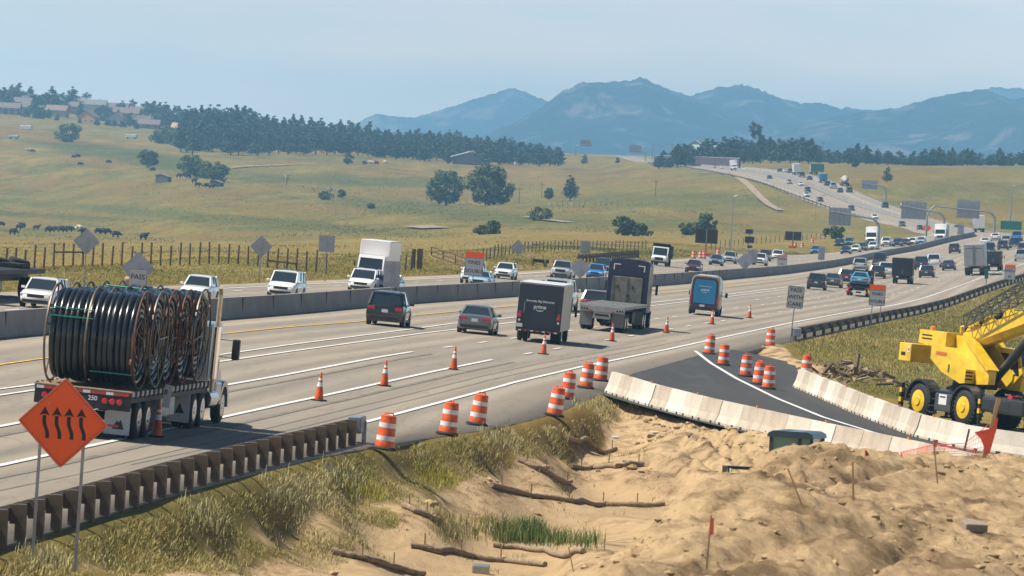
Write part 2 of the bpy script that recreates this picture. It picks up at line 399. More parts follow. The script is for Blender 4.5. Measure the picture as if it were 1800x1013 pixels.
    def merge(s, o, X=None):
        b = len(s.v); s.v += [tuple(X @ Vector(p)) if X else p for p in o.v]
        for f, k in zip(o.f, o.mi): s.f.append([b+i for i in f]); s.mi.append(s.m(o.mats[k]))
    def mesh(s, name, smooth=None):
        me = bpy.data.meshes.new(name); me.from_pydata(s.v, [], s.f); 
        for mt in s.mats: me.materials.append(mt)
        me.polygons.foreach_set('material_index', s.mi)
        if smooth is not None:
            me.polygons.foreach_set('use_smooth', [True]*len(s.f))
            bm = bmesh.new(); bm.from_mesh(me); bmesh.ops.remove_doubles(bm, verts=bm.verts, dist=1e-4); bm.to_mesh(me); bm.free()
            me.set_sharp_from_angle(angle=math.radians(smooth))
        me.update(); return me
    def build(s, name, parent=None, smooth=None):
        o = bpy.data.objects.new(name, s.mesh(name, smooth)); COL.objects.link(o); o.parent = parent; return o
def npmesh(name, V, Fq, mats, attrs=None, smooth=True, mi=None):
    me = bpy.data.meshes.new(name); V = np.asarray(V, np.float32); Fq = np.asarray(Fq, np.int32); k = Fq.shape[1]
    me.vertices.add(len(V)); me.vertices.foreach_set('co', V.ravel())
    me.loops.add(Fq.size); me.loops.foreach_set('vertex_index', Fq.ravel())
    me.polygons.add(len(Fq)); me.polygons.foreach_set('loop_start', np.arange(0, Fq.size, k, dtype=np.int32))
    try: me.polygons.foreach_set('loop_total', np.full(len(Fq), k, np.int32))
    except Exception: pass
    me.polygons.foreach_set('use_smooth', np.full(len(Fq), smooth))
    if mi is not None: me.polygons.foreach_set('material_index', np.asarray(mi, np.int32))
    for m_ in mats: me.materials.append(m_)
    for nme, val in (attrs or {}).items():
        at_ = me.attributes.new(nme, 'FLOAT', 'POINT'); at_.data.foreach_set('value', np.asarray(val, np.float32))
    me.update(); me.validate(); return me
def link(name, me, parent=None):
    o = bpy.data.objects.new(name, me); COL.objects.link(o); o.parent = parent; return o
def gridfaces(nu, nv):
    i, j = np.meshgrid(np.arange(nu-1), np.arange(nv-1), indexing='ij'); a = (i*nv+j).ravel()
    return np.stack([a, a+nv, a+nv+1, a+1], 1)
def tag(o, label, cat, group=None):
    o['label'] = label; o['category'] = cat
    if group: o['group'] = group
    return o
def thing(name, label, cat, group=None, loc=(0, 0, 0), rotz=0):
    o = bpy.data.objects.new(name, None); COL.objects.link(o); o.empty_display_size = .3
    o.location = loc; o.rotation_euler = (0, 0, rotz); return tag(o, label, cat, group)
def dup(root):
    kids = {}
    for o in bpy.data.objects:
        if o.parent: kids.setdefault(o.parent, []).append(o)
    def cp(o, p):
        c = o.copy(); COL.objects.link(c); c.parent = p
        for k in KIDS.get(o.name, []): cp(k, c)
        return c
    return cp(root, None)
KIDS = {}
def remember(root):
    """note the children of a finished template so that copies need no scene search"""
    def walk(o):
        KIDS[o.name] = list(o.children)
        for c in o.children: walk(c)
    walk(root)
def dup(root):
    def cp(o, p):
        c = o.copy(); COL.objects.link(c); c.parent = p
        for k in KIDS[o.name]: cp(k, c)
        return c
    return cp(root, None)
def text_geo(txt, size, spacing=1.0):
    cu = bpy.data.curves.new("lettering", 'FONT'); cu.body = txt; cu.size = size; cu.align_x = 'CENTER'; cu.align_y = 'CENTER'
    cu.space_character = spacing; cu.resolution_u = 3; cu.offset = size*.012
    o = bpy.data.objects.new("lettering", cu); COL.objects.link(o)
    me = bpy.data.meshes.new_from_object(o.evaluated_get(bpy.context.evaluated_depsgraph_get()))
    vs = [v.co[:] for v in me.vertices]; fs = [list(p.vertices) for p in me.polygons]
    bpy.data.objects.remove(o); bpy.data.curves.remove(cu); bpy.data.meshes.remove(me)
    return vs, fs
def frame(fwd, up):
    up = up.normalized(); x = fwd.cross(up).normalized(); y = up.cross(x)
    return Matrix((x, y, up)).transposed().to_4x4()

# ---------------------------------------------------------------- the ground sheet
def polyY(pts):
    """polyline of picture points or (px, depth) pairs tagged 'D' -> arrays sorted by depth"""
    out = []
    for p in pts:
        P = at(p[1], p[2]) if p[0] == 'D' else hit(*p)
        out.append((P.y, P.x))
    out.sort(); (ya, xa), (yb, xb) = out[0], out[min(3, len(out)-1)]
    return np.array([(30.0, xa+(xb-xa)*(30-ya)/(yb-ya))]+out)
D = 'D'
OL = polyY([(-300,528),(0,514),(400,501),(534,495),(700,488),(810,484),(905,479),(1129,461),(1300,446),(D,1461,950),(D,1560,1060),(D,1625,1150),(D,1632,1250),(D,1590,1350),(D,1540,1440),(D,1478,1540),(D,1408,1650),(D,1343,1760),(D,1300,1880),(D,1270,2000),(D,1200,2300),(D,1140,2600),(D,1085,3000),(D,1040,3600)])
ML = polyY([(-500,658),(0,591),(67,586),(366,562),(500,552),(634,539),(711,533),(903,520),(1180,500),(1380,481),(1478,467),(1554,449),(D,1637,1000),(D,1712,1100),(D,1715,1200),(D,1690,1290),(D,1640,1390),(D,1580,1480),(D,1504,1600),(D,1435,1720),(D,1370,1850),(D,1318,2000),(D,1232,2300),(D,1168,2600),(D,1108,3000),(D,1060,3600)])
NRp = polyY([(-500,1090),(-60,985),(0,966),(300,872),(640,784),(787,770),(975,732),(1058,691),(1200,646),(1378,604),(1600,555),(1800,493),(D,1875,800),(D,1890,1000),(D,1850,1120),(D,1795,1220),(D,1749,1300),(D,1680,1400),(D,1628,1500),(D,1575,1590),(D,1508,1700),(D,1440,1850),(D,1372,2000),(D,1268,2300),(D,1196,2600),(D,1130,3000),(D,1078,3600)])
def sm(A, Y):                       # smoothed edge curve
    Y = np.asarray(Y, float); r = 0
    for k, w in ((-.06, .15), (-.03, .2), (0, .3), (.03, .2), (.06, .15)): r = r + w*np.interp(Y*(1+k), A[:, 0], A[:, 1])
    return r
def xO(Y): return sm(OL, Y)
def xM(Y): return sm(ML, Y)
def xN(Y): return sm(NRp, Y)
def road_dir(Y, side=1):
    f_ = xN if side > 0 else xO
    s = Y*.03; d = Vector((float(xM(Y+s)-xM(Y-s)), 2*s, 0))
    return d.normalized()
rows = np.concatenate([np.arange(47, 98, .16), np.arange(98, 134, .6), np.arange(134, 240, .40), np.exp(np.arange(math.log(240), math.log(5200), .0085)), [5600, 6200, 7000, 8200, 9500]])
aa = np.linspace(ray(-390, 350)[0], ray(2240, 350)[0], 470)
AA, YY = np.meshgrid(aa, rows, indexing='ij'); XX = AA*YY
ZZ = h(XX, YY)
wm = works_mask(XX, YY); dm = dirt_mask(XX, YY)
n2 = fbm(XX*1.3, YY*.8, 4, 21)
# meadow relief
far = sstep(YY, 420, 900); ZZ = ZZ + far*YY*.00035*fbm(XX/(YY*.02), np.log(YY)*18, 3, 51)*.5
inroad = (sstep(XX-xO(YY), .1, .6+YY*.001)*(1-sstep(XX-xN(YY), -.6-YY*.001, -.1)))*sstep(YY, 60, 70)
ramp_in = sstep(XX, 1.5, 3.5)*(YY > 172)*(YY < 330)*sstep(YY-barl_y(np.clip(XX, 3.9, 16.5)), -1.5, -.2)*(1-sstep(XX-np.interp(YY, [p[1] for p in BARR[::-1]], [p[0] for p in BARR[::-1]]), .3, 2.0))
ZZ = ZZ - np.maximum(inroad, ramp_in)*(.10+.0009*YY)
dirt = np.clip(np.maximum(dm, (.47+.10*vnoise(XX*.8, YY*.3, 9))*wm), 0, 1)
# spoil strip between the new ramp and the grass bank
rb = np.interp(YY, [p[1] for p in BARR[::-1]], [p[0] for p in BARR[::-1]])
strip = sstep(XX-rb+1.2*vnoise(XX*.6, YY*.1, 61), -1.0, .4)*(1-sstep(XX-rb+1.6*vnoise(XX*.5, YY*.08, 62), 1.8, 3.4))*sstep(YY, 188, 205)*(1-sstep(YY, 300, 345))
ZZ = ZZ + strip*(.12*n2+.12)*(1-sstep(XX, 15, 17)*0)
dirt = np.maximum(dirt, strip)
verge = np.maximum(sstep(XX-xO(YY), -14-YY*.01, -1)*sstep(-(XX-xO(YY)), 0, 1)*(YY < 1200), 0)
bank = sstep(XX-xN(YY), 0, 1)*(YY > 240)*(YY < 1300)
valley = sstep(YY, 1050, 1350)*(1-sstep(YY, 2000, 2600))
V = np.stack([XX, YY, ZZ], -1).reshape(-1, 3)
t = NT("ground_soil_and_grass"); geo = t.n("ShaderNodeNewGeometry").outputs['Position']
tex = t.n("ShaderNodeTexCoord").outputs['Object']
big = t.noise(t.mapv(tex, (.020, .0060, .01), (0, 0, .05)), 1, 5, .66, .5); mid = t.noise(t.mapv(tex, (.075, .018, .05), (0, 0, -.05)), 1, 6, .72); fine = t.noise(t.mapv(tex, (.9, .10, .6)), 1, 6, .75)
g1 = t.ramp(big, [(.36, (.075, .090, .028)), (.44, (.150, .132, .050)), (.50, (.275, .205, .085)), (.57, (.180, .150, .058)), (.64, (.080, .096, .030))])
g2 = t.ramp(mid, [(.40, (.055, .072, .020)), (.5, (.150, .128, .040)), (.60, (.310, .215, .082))])
rust = t.ramp(t.noise(t.mapv(tex, (.020, .008, .01)), 1, 5, .65, .3), [(.50, (0, 0, 0)), (.60, (1, 1, 1))])
grass = t.mix(.45, g1, g2)
grass = t.mix(t.math('MULTIPLY', rust, .60), grass, (.235, .112, .036))
grass = t.mix(t.math('MULTIPLY', t.attr('greenf').outputs['Fac'], 1.0), grass, t.ramp(mid, [(.38, (.030, .052, .014)), (.62, (.085, .105, .032))]))
grass = t.mix(t.math('MULTIPLY', t.attr('rustf').outputs['Fac'], .85), grass, t.ramp(mid, [(.38, (.150, .078, .025)), (.62, (.270, .155, .058))]))
grass = t.mix(t.math('MULTIPLY', t.attr('valley').outputs['Fac'], .30), grass, (.082, .098, .032))
grass = t.mix(t.math('MULTIPLY', t.attr('tan').outputs['Fac'], .5), grass, (.270, .205, .088))
vg = t.ramp(t.noise(t.mapv(tex, (.5, .12, .3)), 1, 5, .7), [(.35, (.105, .105, .026)), (.5, (.150, .128, .036)), (.66, (.250, .170, .065))])
grass = t.mix(t.math('MULTIPLY', t.attr('verge').outputs['Fac'], .8), grass, vg)
grass = t.mix(.30, grass, t.ramp(fine, [(.36, (.030, .036, .010)), (.52, (.150, .125, .046)), (.66, (.340, .250, .115))]))
grass = t.mix(1.0, grass, (.93, .89, .58), 'MULTIPLY')
soil = t.ramp(t.noise(t.mapv(tex, (.9, .5, .8)), 1, 8, .68, .3), [(.37, (.140, .092, .047)), (.45, (.320, .219, .118)), (.54, (.470, .338, .190)), (.62, (.320, .224, .122))])
damp = t.ramp(t.noise(t.mapv(tex, (.33, .16, .3)), 1, 6, .65), [(.50, (0, 0, 0)), (.60, (1, 1, 1))])
soil = t.mix(t.math('MULTIPLY', damp, .30), soil, (.225, .150, .085))
soil = t.mix(t.math('MULTIPLY', t.attr('sand').outputs['Fac'], .7), soil, (.43, .305, .17))
edge_n = t.math('ADD', t.attr('dirt').outputs['Fac'], t.math('MULTIPLY', t.math('SUBTRACT', t.noise(t.mapv(tex, (1.4, .8, 1)), 1, 6, .7), .5), .7))
dm_s = t.ramp(edge_n, [(.38, (0, 0, 0)), (.6, (1, 1, 1))])
t.l(t.mix(dm_s, grass, soil), t.b.inputs['Base Color']); t.b.inputs['Roughness'].default_value = .95; t.b.inputs['Specular IOR Level'].default_value = .15
t.bump(t.noise(t.mapv(tex, (3.4, 2.6, 3.4)), 1, 9, .78), .8, .13)
PXX = 900+F*(XX*CR.x+YY*CR.y+(ZZ-CZ)*CR.z)/(XX*CF.x+YY*CF.y+(ZZ-CZ)*CF.z); PYY = 506.5-F*(XX*CU.x+YY*CU.y+(ZZ-CZ)*CU.z)/(XX*CF.x+YY*CF.y+(ZZ-CZ)*CF.z)
def fields(lst):
    m = 0*XX
    for x0, y0, rx, ry, sl, k in lst:      # field patches, each fixed to the ground
        u = (PXX-x0)/rx; v = (PYY-y0-sl*(PXX-x0)+3*vnoise(PXX*.03, PYY*.1, 3))/ry; m = np.maximum(m, k*np.clip(1.35-u*u-v*v, 0, 1))
    return m*(YY > 420)
greenf = fields([(240,277,230,16,.17,1.0),(430,388,420,9,.082,.9),(100,380,200,6,.05,.8),(600,317,200,10,.03,.9),(780,372,230,16,.10,.8),(1050,390,260,14,.04,.6),(1180,352,220,14,.0,.75),(600,278,220,5,.0,.5),(1480,345,120,14,.35,.5),(1720,340,140,18,.1,.45)])
rustf = fields([(40,236,110,10,.12,1.0),(680,342,160,7,.02,.8),(250,330,330,7,.10,.55),(1100,318,260,8,.02,.8),(1000,305,200,4,.0,.6),(1640,303,200,6,.02,.8),(820,302,220,6,-.02,.6),(300,352,300,5,.09,.6),(1300,395,140,6,.0,.4)])
sandf = dm*(1-sstep(ditch(XX, YY)+.35*vnoise(XX*.9, YY*.25, 8), -1.75, -1.45))
tanm = sstep(YY, 300, 420)*(1-sstep(YY, 900, 1300))
gme = npmesh("ground", V, gridfaces(len(aa), len(rows))[:, ::-1], [t.m], {'dirt': dirt.ravel(), 'verge': np.maximum(verge, bank).ravel(), 'valley': valley.ravel(), 'tan': tanm.ravel(), 'greenf': greenf.ravel(), 'rustf': rustf.ravel(), 'sand': sandf.ravel()})
gnd = link("ground", gme); gnd['kind'] = 'structure'

# ---------------------------------------------------------------- pavement
def ribbon(name, xl, xr, ys, mt, dz, nc=9, zf=0.0):
    ys = np.asarray(ys, float); L = xl(ys); R = xr(ys); u = np.concatenate([[0], np.linspace(0, 1, nc), [1]]); nc += 2
    X = L[:, None]*(1-u)+R[:, None]*u; Yg = np.repeat(ys[:, None], nc, 1)
    Z = h0(X, Yg)+dz+zf*Yg; Z[:, 0] -= .3; Z[:, -1] -= .3
    V = np.stack([X, Yg, Z], -1).reshape(-1, 3)
    me = npmesh(name, V, gridfaces(len(ys), nc), [mt])
    uv = me.uv_layers.new(name="lane"); li = np.zeros(len(me.loops), np.int32); me.loops.foreach_get('vertex_index', li)
    s = np.concatenate([[0], np.cumsum(np.hypot(np.diff(ys), np.diff(L)))])
    U = (X-(xM(ys))[:, None]).ravel(); Vv = np.repeat(s[:, None], nc, 1).ravel()
    uv.data.foreach_set('uv', np.stack([U[li], Vv[li]], 1).astype(np.float32).ravel())
    o = link(name, me); o['kind'] = 'structure'; return o
def pavement(name, base, dark, warm, streak=.8):
    t = NT(name); uvn = t.n("ShaderNodeUVMap", uv_map="lane").outputs[0]; sx = t.n("ShaderNodeSeparateXYZ"); t.l(uvn, sx.inputs[0])
    st = t.noise(t.mapv(uvn, (.62, .004, 1)), 1, 4, .6); pt = t.noise(t.mapv(uvn, (.16, .02, 1)), 1, 5, .6); gr = t.noise(t.mapv(uvn, (14, 6, 1)), 1, 6, .8)
    c = t.mix(t.ramp(st, [(.41, (0, 0, 0)), (.60, (1, 1, 1))]), dark, base)
    c = t.mix(t.math('MULTIPLY', t.ramp(pt, [(.42, (0, 0, 0)), (.62, (1, 1, 1))]), .55), c, warm)
    # tyre-darkened wheel paths, 3.6 m lanes
    w = t.math('ABSOLUTE', t.math('SINE', t.math('MULTIPLY', sx.outputs[0], math.pi/1.8)))
    w = t.math('MULTIPLY', t.math('POWER', w, 2.0), t.math('MULTIPLY', t.ramp(st, [(.36, (.1, .1, .1)), (.62, (1, 1, 1))]), streak))
    c = t.mix(w, c, tuple(v*.62 for v in dark))
    # sealed cracks and joints
    cr = t.ramp(t.noise(t.mapv(uvn, (.55, .045, 1)), 1, 3, .5, 1.2), [(.482, (0, 0, 0)), (.5, (1, 1, 1)), (.518, (0, 0, 0))])
    c = t.mix(t.math('MULTIPLY', cr, .38), c, (.09, .085, .08))
    c = t.mix(.22, c, t.ramp(gr, [(.3, tuple(v*.5 for v in base)), (.7, tuple(min(1, v*1.35) for v in base))]))
    t.l(c, t.b.inputs['Base Color']); t.b.inputs['Roughness'].default_value = .82; t.b.inputs['Specular IOR Level'].default_value = .3
    t.bump(gr, .25, .02); return t.m
M_ROAD = pavement("worn_concrete_pavement", (.282, .243, .192), (.205, .178, .144), (.335, .268, .198))
M_ASPH = pavement("fresh_asphalt", (.046, .045, .044), (.038, .038, .038), (.060, .057, .053), .1)
ysR = np.concatenate([np.arange(70, 330, 4.0), np.exp(np.arange(math.log(330), math.log(3600), .012))])
ribbon("road", xM, xN, ysR, M_ROAD, .02)
ribbon("road", xO, xM, ysR, M_ROAD, .02)

# ramp of fresh asphalt
def strip_poly(name, left, right, mt, dz, n=40, nc=5):
    """sheet between two polylines of world points"""
    def rs(P, n):
        P = np.array([(p[0], p[1]) for p in P]); s = np.concatenate([[0], np.cumsum(np.hypot(*np.diff(P, axis=0).T))]); q = np.linspace(0, s[-1], n)
        return np.stack([np.interp(q, s, P[:, 0]), np.interp(q, s, P[:, 1])], 1)
    Lp, Rp = rs(left, n), rs(right, n); u = np.linspace(0, 1, nc)[None, :, None]
    XY = Lp[:, None]*(1-u)+Rp[:, None]*u; Z = h0(XY[..., 0], XY[..., 1])+dz
    V = np.concatenate([XY, Z[..., None]], -1).reshape(-1, 3)
    me = npmesh(name, V, gridfaces(n, nc), [mt]); uv = me.uv_layers.new(name="lane"); li = np.zeros(len(me.loops), np.int32); me.loops.foreach_get('vertex_index', li)
    uv.data.foreach_set('uv', np.stack([V[li, 0], V[li, 1]], 1).astype(np.float32).ravel()); return link(name, me)
pp = lambda px, py: plane_pt(px, py)
rampL = [pp(1118, 657)]+[(p[0]-.55, p[1]-.7) for p in BARL[1:]]+[pp(1950, 846)]
rampL = [pp(1112, 659), pp(1085, 690), (BARL[0][0]-.5, BARL[0][1]-2.2)]+[(p[0]-.4, p[1]-1.3) for p in BARL[1:]]
rampR = [pp(1229, 626), pp(1290, 616), pp(1396, 640)]+[(p[0]+.2, p[1]) for p in BARR]
rp_ = strip_poly("ramp_road", rampL, rampR, M_ASPH, .045, 60, 7); rp_['kind'] = 'structure'

# painted lines
M_WHITE = mat("white_road_paint", (.62, .62, .60), .7, var=.18, vs=1.5); M_YEL = mat("yellow_road_paint", (.60, .36, .055), .7, var=.3, vs=1.0)
def painted(name, segs, w, mt, dz=.042, zf=.00002):
    """segs: lists of (X, Y); one sheet of paint per call"""
    mb = MB()
    for P in segs:
        P = [Vector((p[0], p[1], 0)) for p in P]; Q = []
        for i in range(len(P)-1):
            k = max(1, int((P[i+1]-P[i]).length/6)); Q += [P[i].lerp(P[i+1], j/k) for j in range(k)]
        Q.append(P[-1]); L = []; R = []
        for i, q in enumerate(Q):
            d = (Q[min(i+1, len(Q)-1)]-Q[max(i-1, 0)]).normalized(); nn = Vector((d.y, -d.x, 0))*w/2
            for A_, s in ((L, -1), (R, 1)):
                x, y = q.x+s*nn.x, q.y+s*nn.y; A_.append((x, y, float(h0(x, y))+dz+zf*y))
        for i in range(len(Q)-1): mb.poly([L[i], R[i], R[i+1], L[i+1]], mt)
    o = mb.build(name); o['kind'] = 'structure'; return o
def PX(pts): return [hit(*p)[:2] for p in pts]
def off(xf, d, y0, y1, st=12):
    ys = np.arange(y0, y1, st); return [(float(xf(y)+d), float(y)) for y in ys]
LA = PX([(-260,725),(0,686),(47,680),(369,628),(500,609),(731,579),(797,570),(870,563),(1277,519),(1380,506),(1470,494)])
LB = PX([(-260,742),(0,697),(67,687),(369,640),(500,621),(746,587),(797,581),(897,569),(1277,523),(1380,510),(1470,497)])
LC = PX([(-260,800),(0,752),(32,746),(374,683),(500,661),(669,629),(725,620)])
LD = PX([(-260,870),(0,821),(188,780),(500,712),(567,698),(761,655),(865,634)])
LEd = PX([(300,826),(521,776),(621,750),(880,681),(900,675),(1019,647),(1176,615),(1300,588),(1389,569),(1525,544),(1715,493)])
lastE = LEd[-1]
LEd += off(xN, lastE[0]-float(xN(lastE[1])), lastE[1]+20, 2300, 25)
LF = PX([(-300,538),(0,529),(534,501),(905,484),(1129,465),(1300,449)]); LF += off(xO, 2.0, LF[-1][1]+15, 2300, 25)
painted("road_line", [LA, LB], .15, M_WHITE); painted("road_line", [LC], .19, M_WHITE); painted("road_line", [LD], .19, M_WHITE); painted("road_line", [LEd], .19, M_WHITE); painted("road_line", [LF], .16, M_WHITE)
RL = PX([(1222,619),(1250,641),(1295,668),(1366,703),(1447,736),(1532,762),(1600,778)])
painted("road_line", [RL], .2, M_WHITE, .056)
LY_ = PX([(-260,690),(0,643),(62,634),(386,589),(500,577),(628,567),(717,557),(903,539)]); lastY = LY_[-1]
LY_ += off(xM, lastY[0]-float(xM(lastY[1])), lastY[1]+15, 2300, 25)
painted("road_line", [LY_], .15, M_YEL)
LY2 = off(xM, -2.2, 120, 2300, 20); painted("road_line", [LY2], .15, M_YEL)
def dashes(xf, d, y0, y1, w=.15, on=3.05, per=12.2):
    out = []; y = y0
    while y < y1: out.append([(float(xf(y)+d), y), (float(xf(y+on)+d), y+on)]); y += per
    return out
# scrubbed-out old lines and a sealed joint
M_GHOST = mat("scrubbed_paint_scar", (.175, .152, .122), .85, var=.35, vs=.8); M_SEAL = mat("black_joint_sealant", (.085, .078, .068), .7, c2=(.20, .178, .145), vs=.35)
sh = lambda P, d: [(p[0]+d, p[1]) for p in P]
painted("scrubbed_line", [sh(LC, .8), sh(LD, .9)], .22, M_GHOST, .030); painted("sealed_joint", [sh(LD, 1.9)+[(LD[-1][0]+9.5, LD[-1][1]+62)], sh(LEd[:9], -1.0)], .035, M_SEAL, .031)
# dashed lane lines: continue the solid lines, and the hill section
def shape_off(P, ref):
    p = P[-1]; return p[0]-float(ref(p[1]))
xmid = lambda Y: xM(Y)+(xN(Y)-xM(Y))*.5
dC = shape_off(LC, xM); dD = shape_off(LD, xM)
ends = []
for px, py in [(759.5,614.7),(811.5,607.3),(861.7,600)]: ends.append(hit(px, py))
segs = []
for off0, st in ((0, 0),):
    pass
def lane_dash(P0, Pn, y0, y1):
    """dashes along the straight joining two points, then following the road"""
    (x0, ya), (x1, yb) = P0, Pn; out = []; y = y0
    while y < y1:
        def X(q): 
            return x0+(x1-x0)*(q-ya)/(yb-ya) if q < yb else x1+float(xmid(q)-xmid(yb))
        out.append([(X(y), y), (X(y+3.05), y+3.05)]); y += 12.2
    return out
pC1 = hit(862, 600)[:2]; pD1 = hit(1100, 594)[:2]; pD2 = hit(1218, 573)[:2]
pC2 = hit(1280, 545)[:2]
painted("lane_dash", lane_dash(LC[-1], pC2, LC[-1][1]+10, 2200) + lane_dash(LD[-1], pD2, LD[-1][1]+12, 2200), .16, M_WHITE)
painted("lane_dash", lane_dash(hit(1130,553)[:2], hit(1400,519)[:2], hit(1330,528).y, 2200), .16, M_WHITE)
for fr in (.27, .48, .72): painted("lane_dash", dashes(lambda Y, fr=fr: xO(Y)+(xM(Y)-xO(Y))*fr, 0, 150+fr*7, 2300), .15, M_WHITE)
# gravel tracks on the hillsides
M_TRACK = mat("pale_gravel", (.27, .20, .13), .95, var=.35, vs=.6)
def track(name, pts, w, mt=M_TRACK):
    P = [hit(*p) for p in pts]; o = painted(name, [[p[:2] for p in P]], w, mt, .25, .0001); return o
track("gravel_track", [(1283,303),(1300,315),(1322,334),(1338,350),(1352,362),(1372,372)], 2.3)
track("gravel_track", [(405,297),(450,293),(500,291),(560,290)], 4)
track("gravel_track", [(735,399),(765,403)], 7)
track("gravel_track", [(925,383),(960,388),(1000,393)], 3.0)

# ---------------------------------------------------------------- mountains
def mountain(name, Y0, ridge, base_py, depth, seed, cols):
    """ridge: outline points (px, py); the range gets its own distance, depth and slopes"""
    Y0 *= 1.05; depth *= 1.05; r = np.array(ridge, float); px = np.linspace(r[0, 0], r[-1, 0], cols); py = np.interp(px, r[:, 0], r[:, 1]); nv = 90
    for _ in range(2): py[1:-1] = .25*py[:-2]+.5*py[1:-1]+.25*py[2:]
    tt = np.linspace(-1, 1, nv); V = np.zeros((cols, nv, 3))
    for i in range(cols):
        a, e = ray(px[i], py[i]); zr = CZ+Y0*e; ab, eb = ray(px[i], base_py); zb = CZ+Y0*eb-5
        Y = Y0+tt*depth; X = a*Y0+0*tt
        x_ = X/300.0; y_ = Y/300.0
        nz = fbm(x_+seed, y_, 5, seed); rid = 1-np.abs(fbm(x_*1.1+seed*3, y_*.6, 4, seed+9))
        prof = (1-np.abs(tt)**1.15); hgt = zr-zb
        z = zb+hgt*np.clip(prof+np.minimum(np.abs(tt)*2.2, 1)*(1-np.abs(tt))*(.20*nz+.32*(rid-.75)), 0, None)
        z = np.minimum(z, zb+hgt*(1.0-np.maximum(0, np.abs(tt)-.012)*.35))
        z = z + (np.abs(tt) < .05)*hgt*.008*(vnoise(np.full(nv, px[i]*.42), tt*0, seed+3)+vnoise(np.full(nv, px[i]*.13), tt*0, seed+4))
        V[i, :, 0] = X; V[i, :, 1] = Y; V[i, :, 2] = z-.3*depth*0
    me = npmesh(name, V.reshape(-1, 3), gridfaces(cols, nv)[:, ::-1], [MATS["mountain_forest_and_rock"]]); o = link(name, me); o['kind'] = 'structure'; return o
t = NT("mountain_forest_and_rock"); tex = t.n("ShaderNodeTexCoord").outputs['Object']
trees_n = t.noise(t.mapv(tex, (.03, .03, .03)), 1, 6, .75); rk = t.noise(t.mapv(tex, (.011, .006, .0042)), 1, 6, .62, .6)
fc = t.ramp(trees_n, [(.36, (.004, .009, .008)), (.58, (.020, .030, .024))])
rc = t.ramp(t.noise(t.mapv(tex, (.02, .02, .01)), 1, 6, .7), [(.35, (.15, .11, .09)), (.65, (.15, .125, .12))])
t.l(t.mix(t.ramp(rk, [(.545, (0, 0, 0)), (.62, (1, 1, 1))]), fc, rc), t.b.inputs['Base Color']); t.b.inputs['Roughness'].default_value = 1; t.b.inputs['Specular IOR Level'].default_value = 0
t.bump(trees_n, 1.0, 14)
mountain("mountain", 9200, [(720,300),(770,280),(815,254),(860,233),(905,212),(945,192),(985,160),(1022,144),(1060,143),(1100,141),(1126,134),(1150,145),(1180,158),(1210,167),(1260,192),(1340,232),(1420,262),(1500,288)], 320, 1500, 3, 300)
mountain("mountain", 9900, [(1060,290),(1120,230),(1180,185),(1216,166),(1262,152),(1296,148),(1318,149),(1345,160),(1385,176),(1415,181),(1445,180),(1480,193),(1510,196),(1560,215),(1640,250),(1720,290)], 322, 1500, 8, 260)
mountain("mountain", 8600, [(1290,290),(1350,240),(1430,214),(1500,197),(1540,193),(1580,188),(1640,170),(1700,159),(1732,155),(1765,169),(1788,174),(1830,160),(1900,150),(2000,170),(2150,250)], 326, 1400, 14, 280)
mountain("mountain", 11800, [(520,262),(600,232),(645,207),(662,199),(690,204),(725,207),(760,198),(830,175),(880,160),(902,152),(930,164),(960,176),(1040,215),(1150,270)], 300, 1200, 23, 200)
mountain("mountain", 11900, [(1440,215),(1470,196),(1490,188),(1510,192),(1550,193),(1640,190),(1700,168),(1745,152),(1800,156),(1900,165),(2050,230)], 322, 1200, 31, 160)

# ---------------------------------------------------------------- haze
mb = MB(); M_HAZE = bpy.data.materials.new("haze_air"); M_HAZE.use_nodes = True
hn = M_HAZE.node_tree.nodes; hn.clear(); ho = hn.new("ShaderNodeOutputMaterial"); hv = hn.new("ShaderNodeVolumePrincipled")
hv.inputs['Color'].default_value = (.31, .66, 1.0, 1); hv.inputs['Density'].default_value = 1.25e-4; hv.inputs['Anisotropy'].default_value = 0.0
M_HAZE.node_tree.links.new(hv.outputs[0], ho.inputs['Volume'])
zlo = float(ZZ.min())-60
mb.box((0, 7400, (zlo+262)/2), (8000, 15000, 262-zlo), M_HAZE)
hz = mb.build("haze"); hz['kind'] = 'stuff'

# ---------------------------------------------------------------- vehicle kit
BLK = mat("black_rubber", (.012, .012, .013), .75, var=.3); TRIM = mat("black_plastic_trim", (.018, .018, .02), .5)
GLASS = mat("tinted_glass", (.014, .022, .027), .05, spec=.8, coat=1.0); CHROME = mat("bright_metal", (.62, .63, .65), .22, 1.0); ALU = mat("dull_aluminium", (.36, .37, .38), .45, .75, var=.2)
TAIL = mat("red_tail_lens", (.42, .012, .014), .2, coat=.6); HEAD = mat("clear_lamp_lens", (.72, .75, .78), .12, coat=.8); AMBER = mat("amber_lens", (.75, .22, .02), .25)
PLATE = mat("number_plate_white", (.62, .64, .66), .4); WHITEP = mat("white_paint", (.78, .78, .77), .35, coat=.5); SILV = mat("silver_paint", (.42, .44, .46), .3, .6, coat=.5)
NAVY = mat("navy_paint", (.010, .016, .034), .4, coat=.15, var=.12, vs=1.2); STEEL = mat("dark_chassis_steel", (.025, .025, .027), .6, .3, var=.3); GALV = mat("galvanised_steel", (.33, .35, .37), .42, .7, var=.2, vs=4)
LETW = mat("white_lettering", (.75, .76, .77), .5); LETB = mat("black_lettering", (.012, .012, .013), .6)
PAINTS = {}
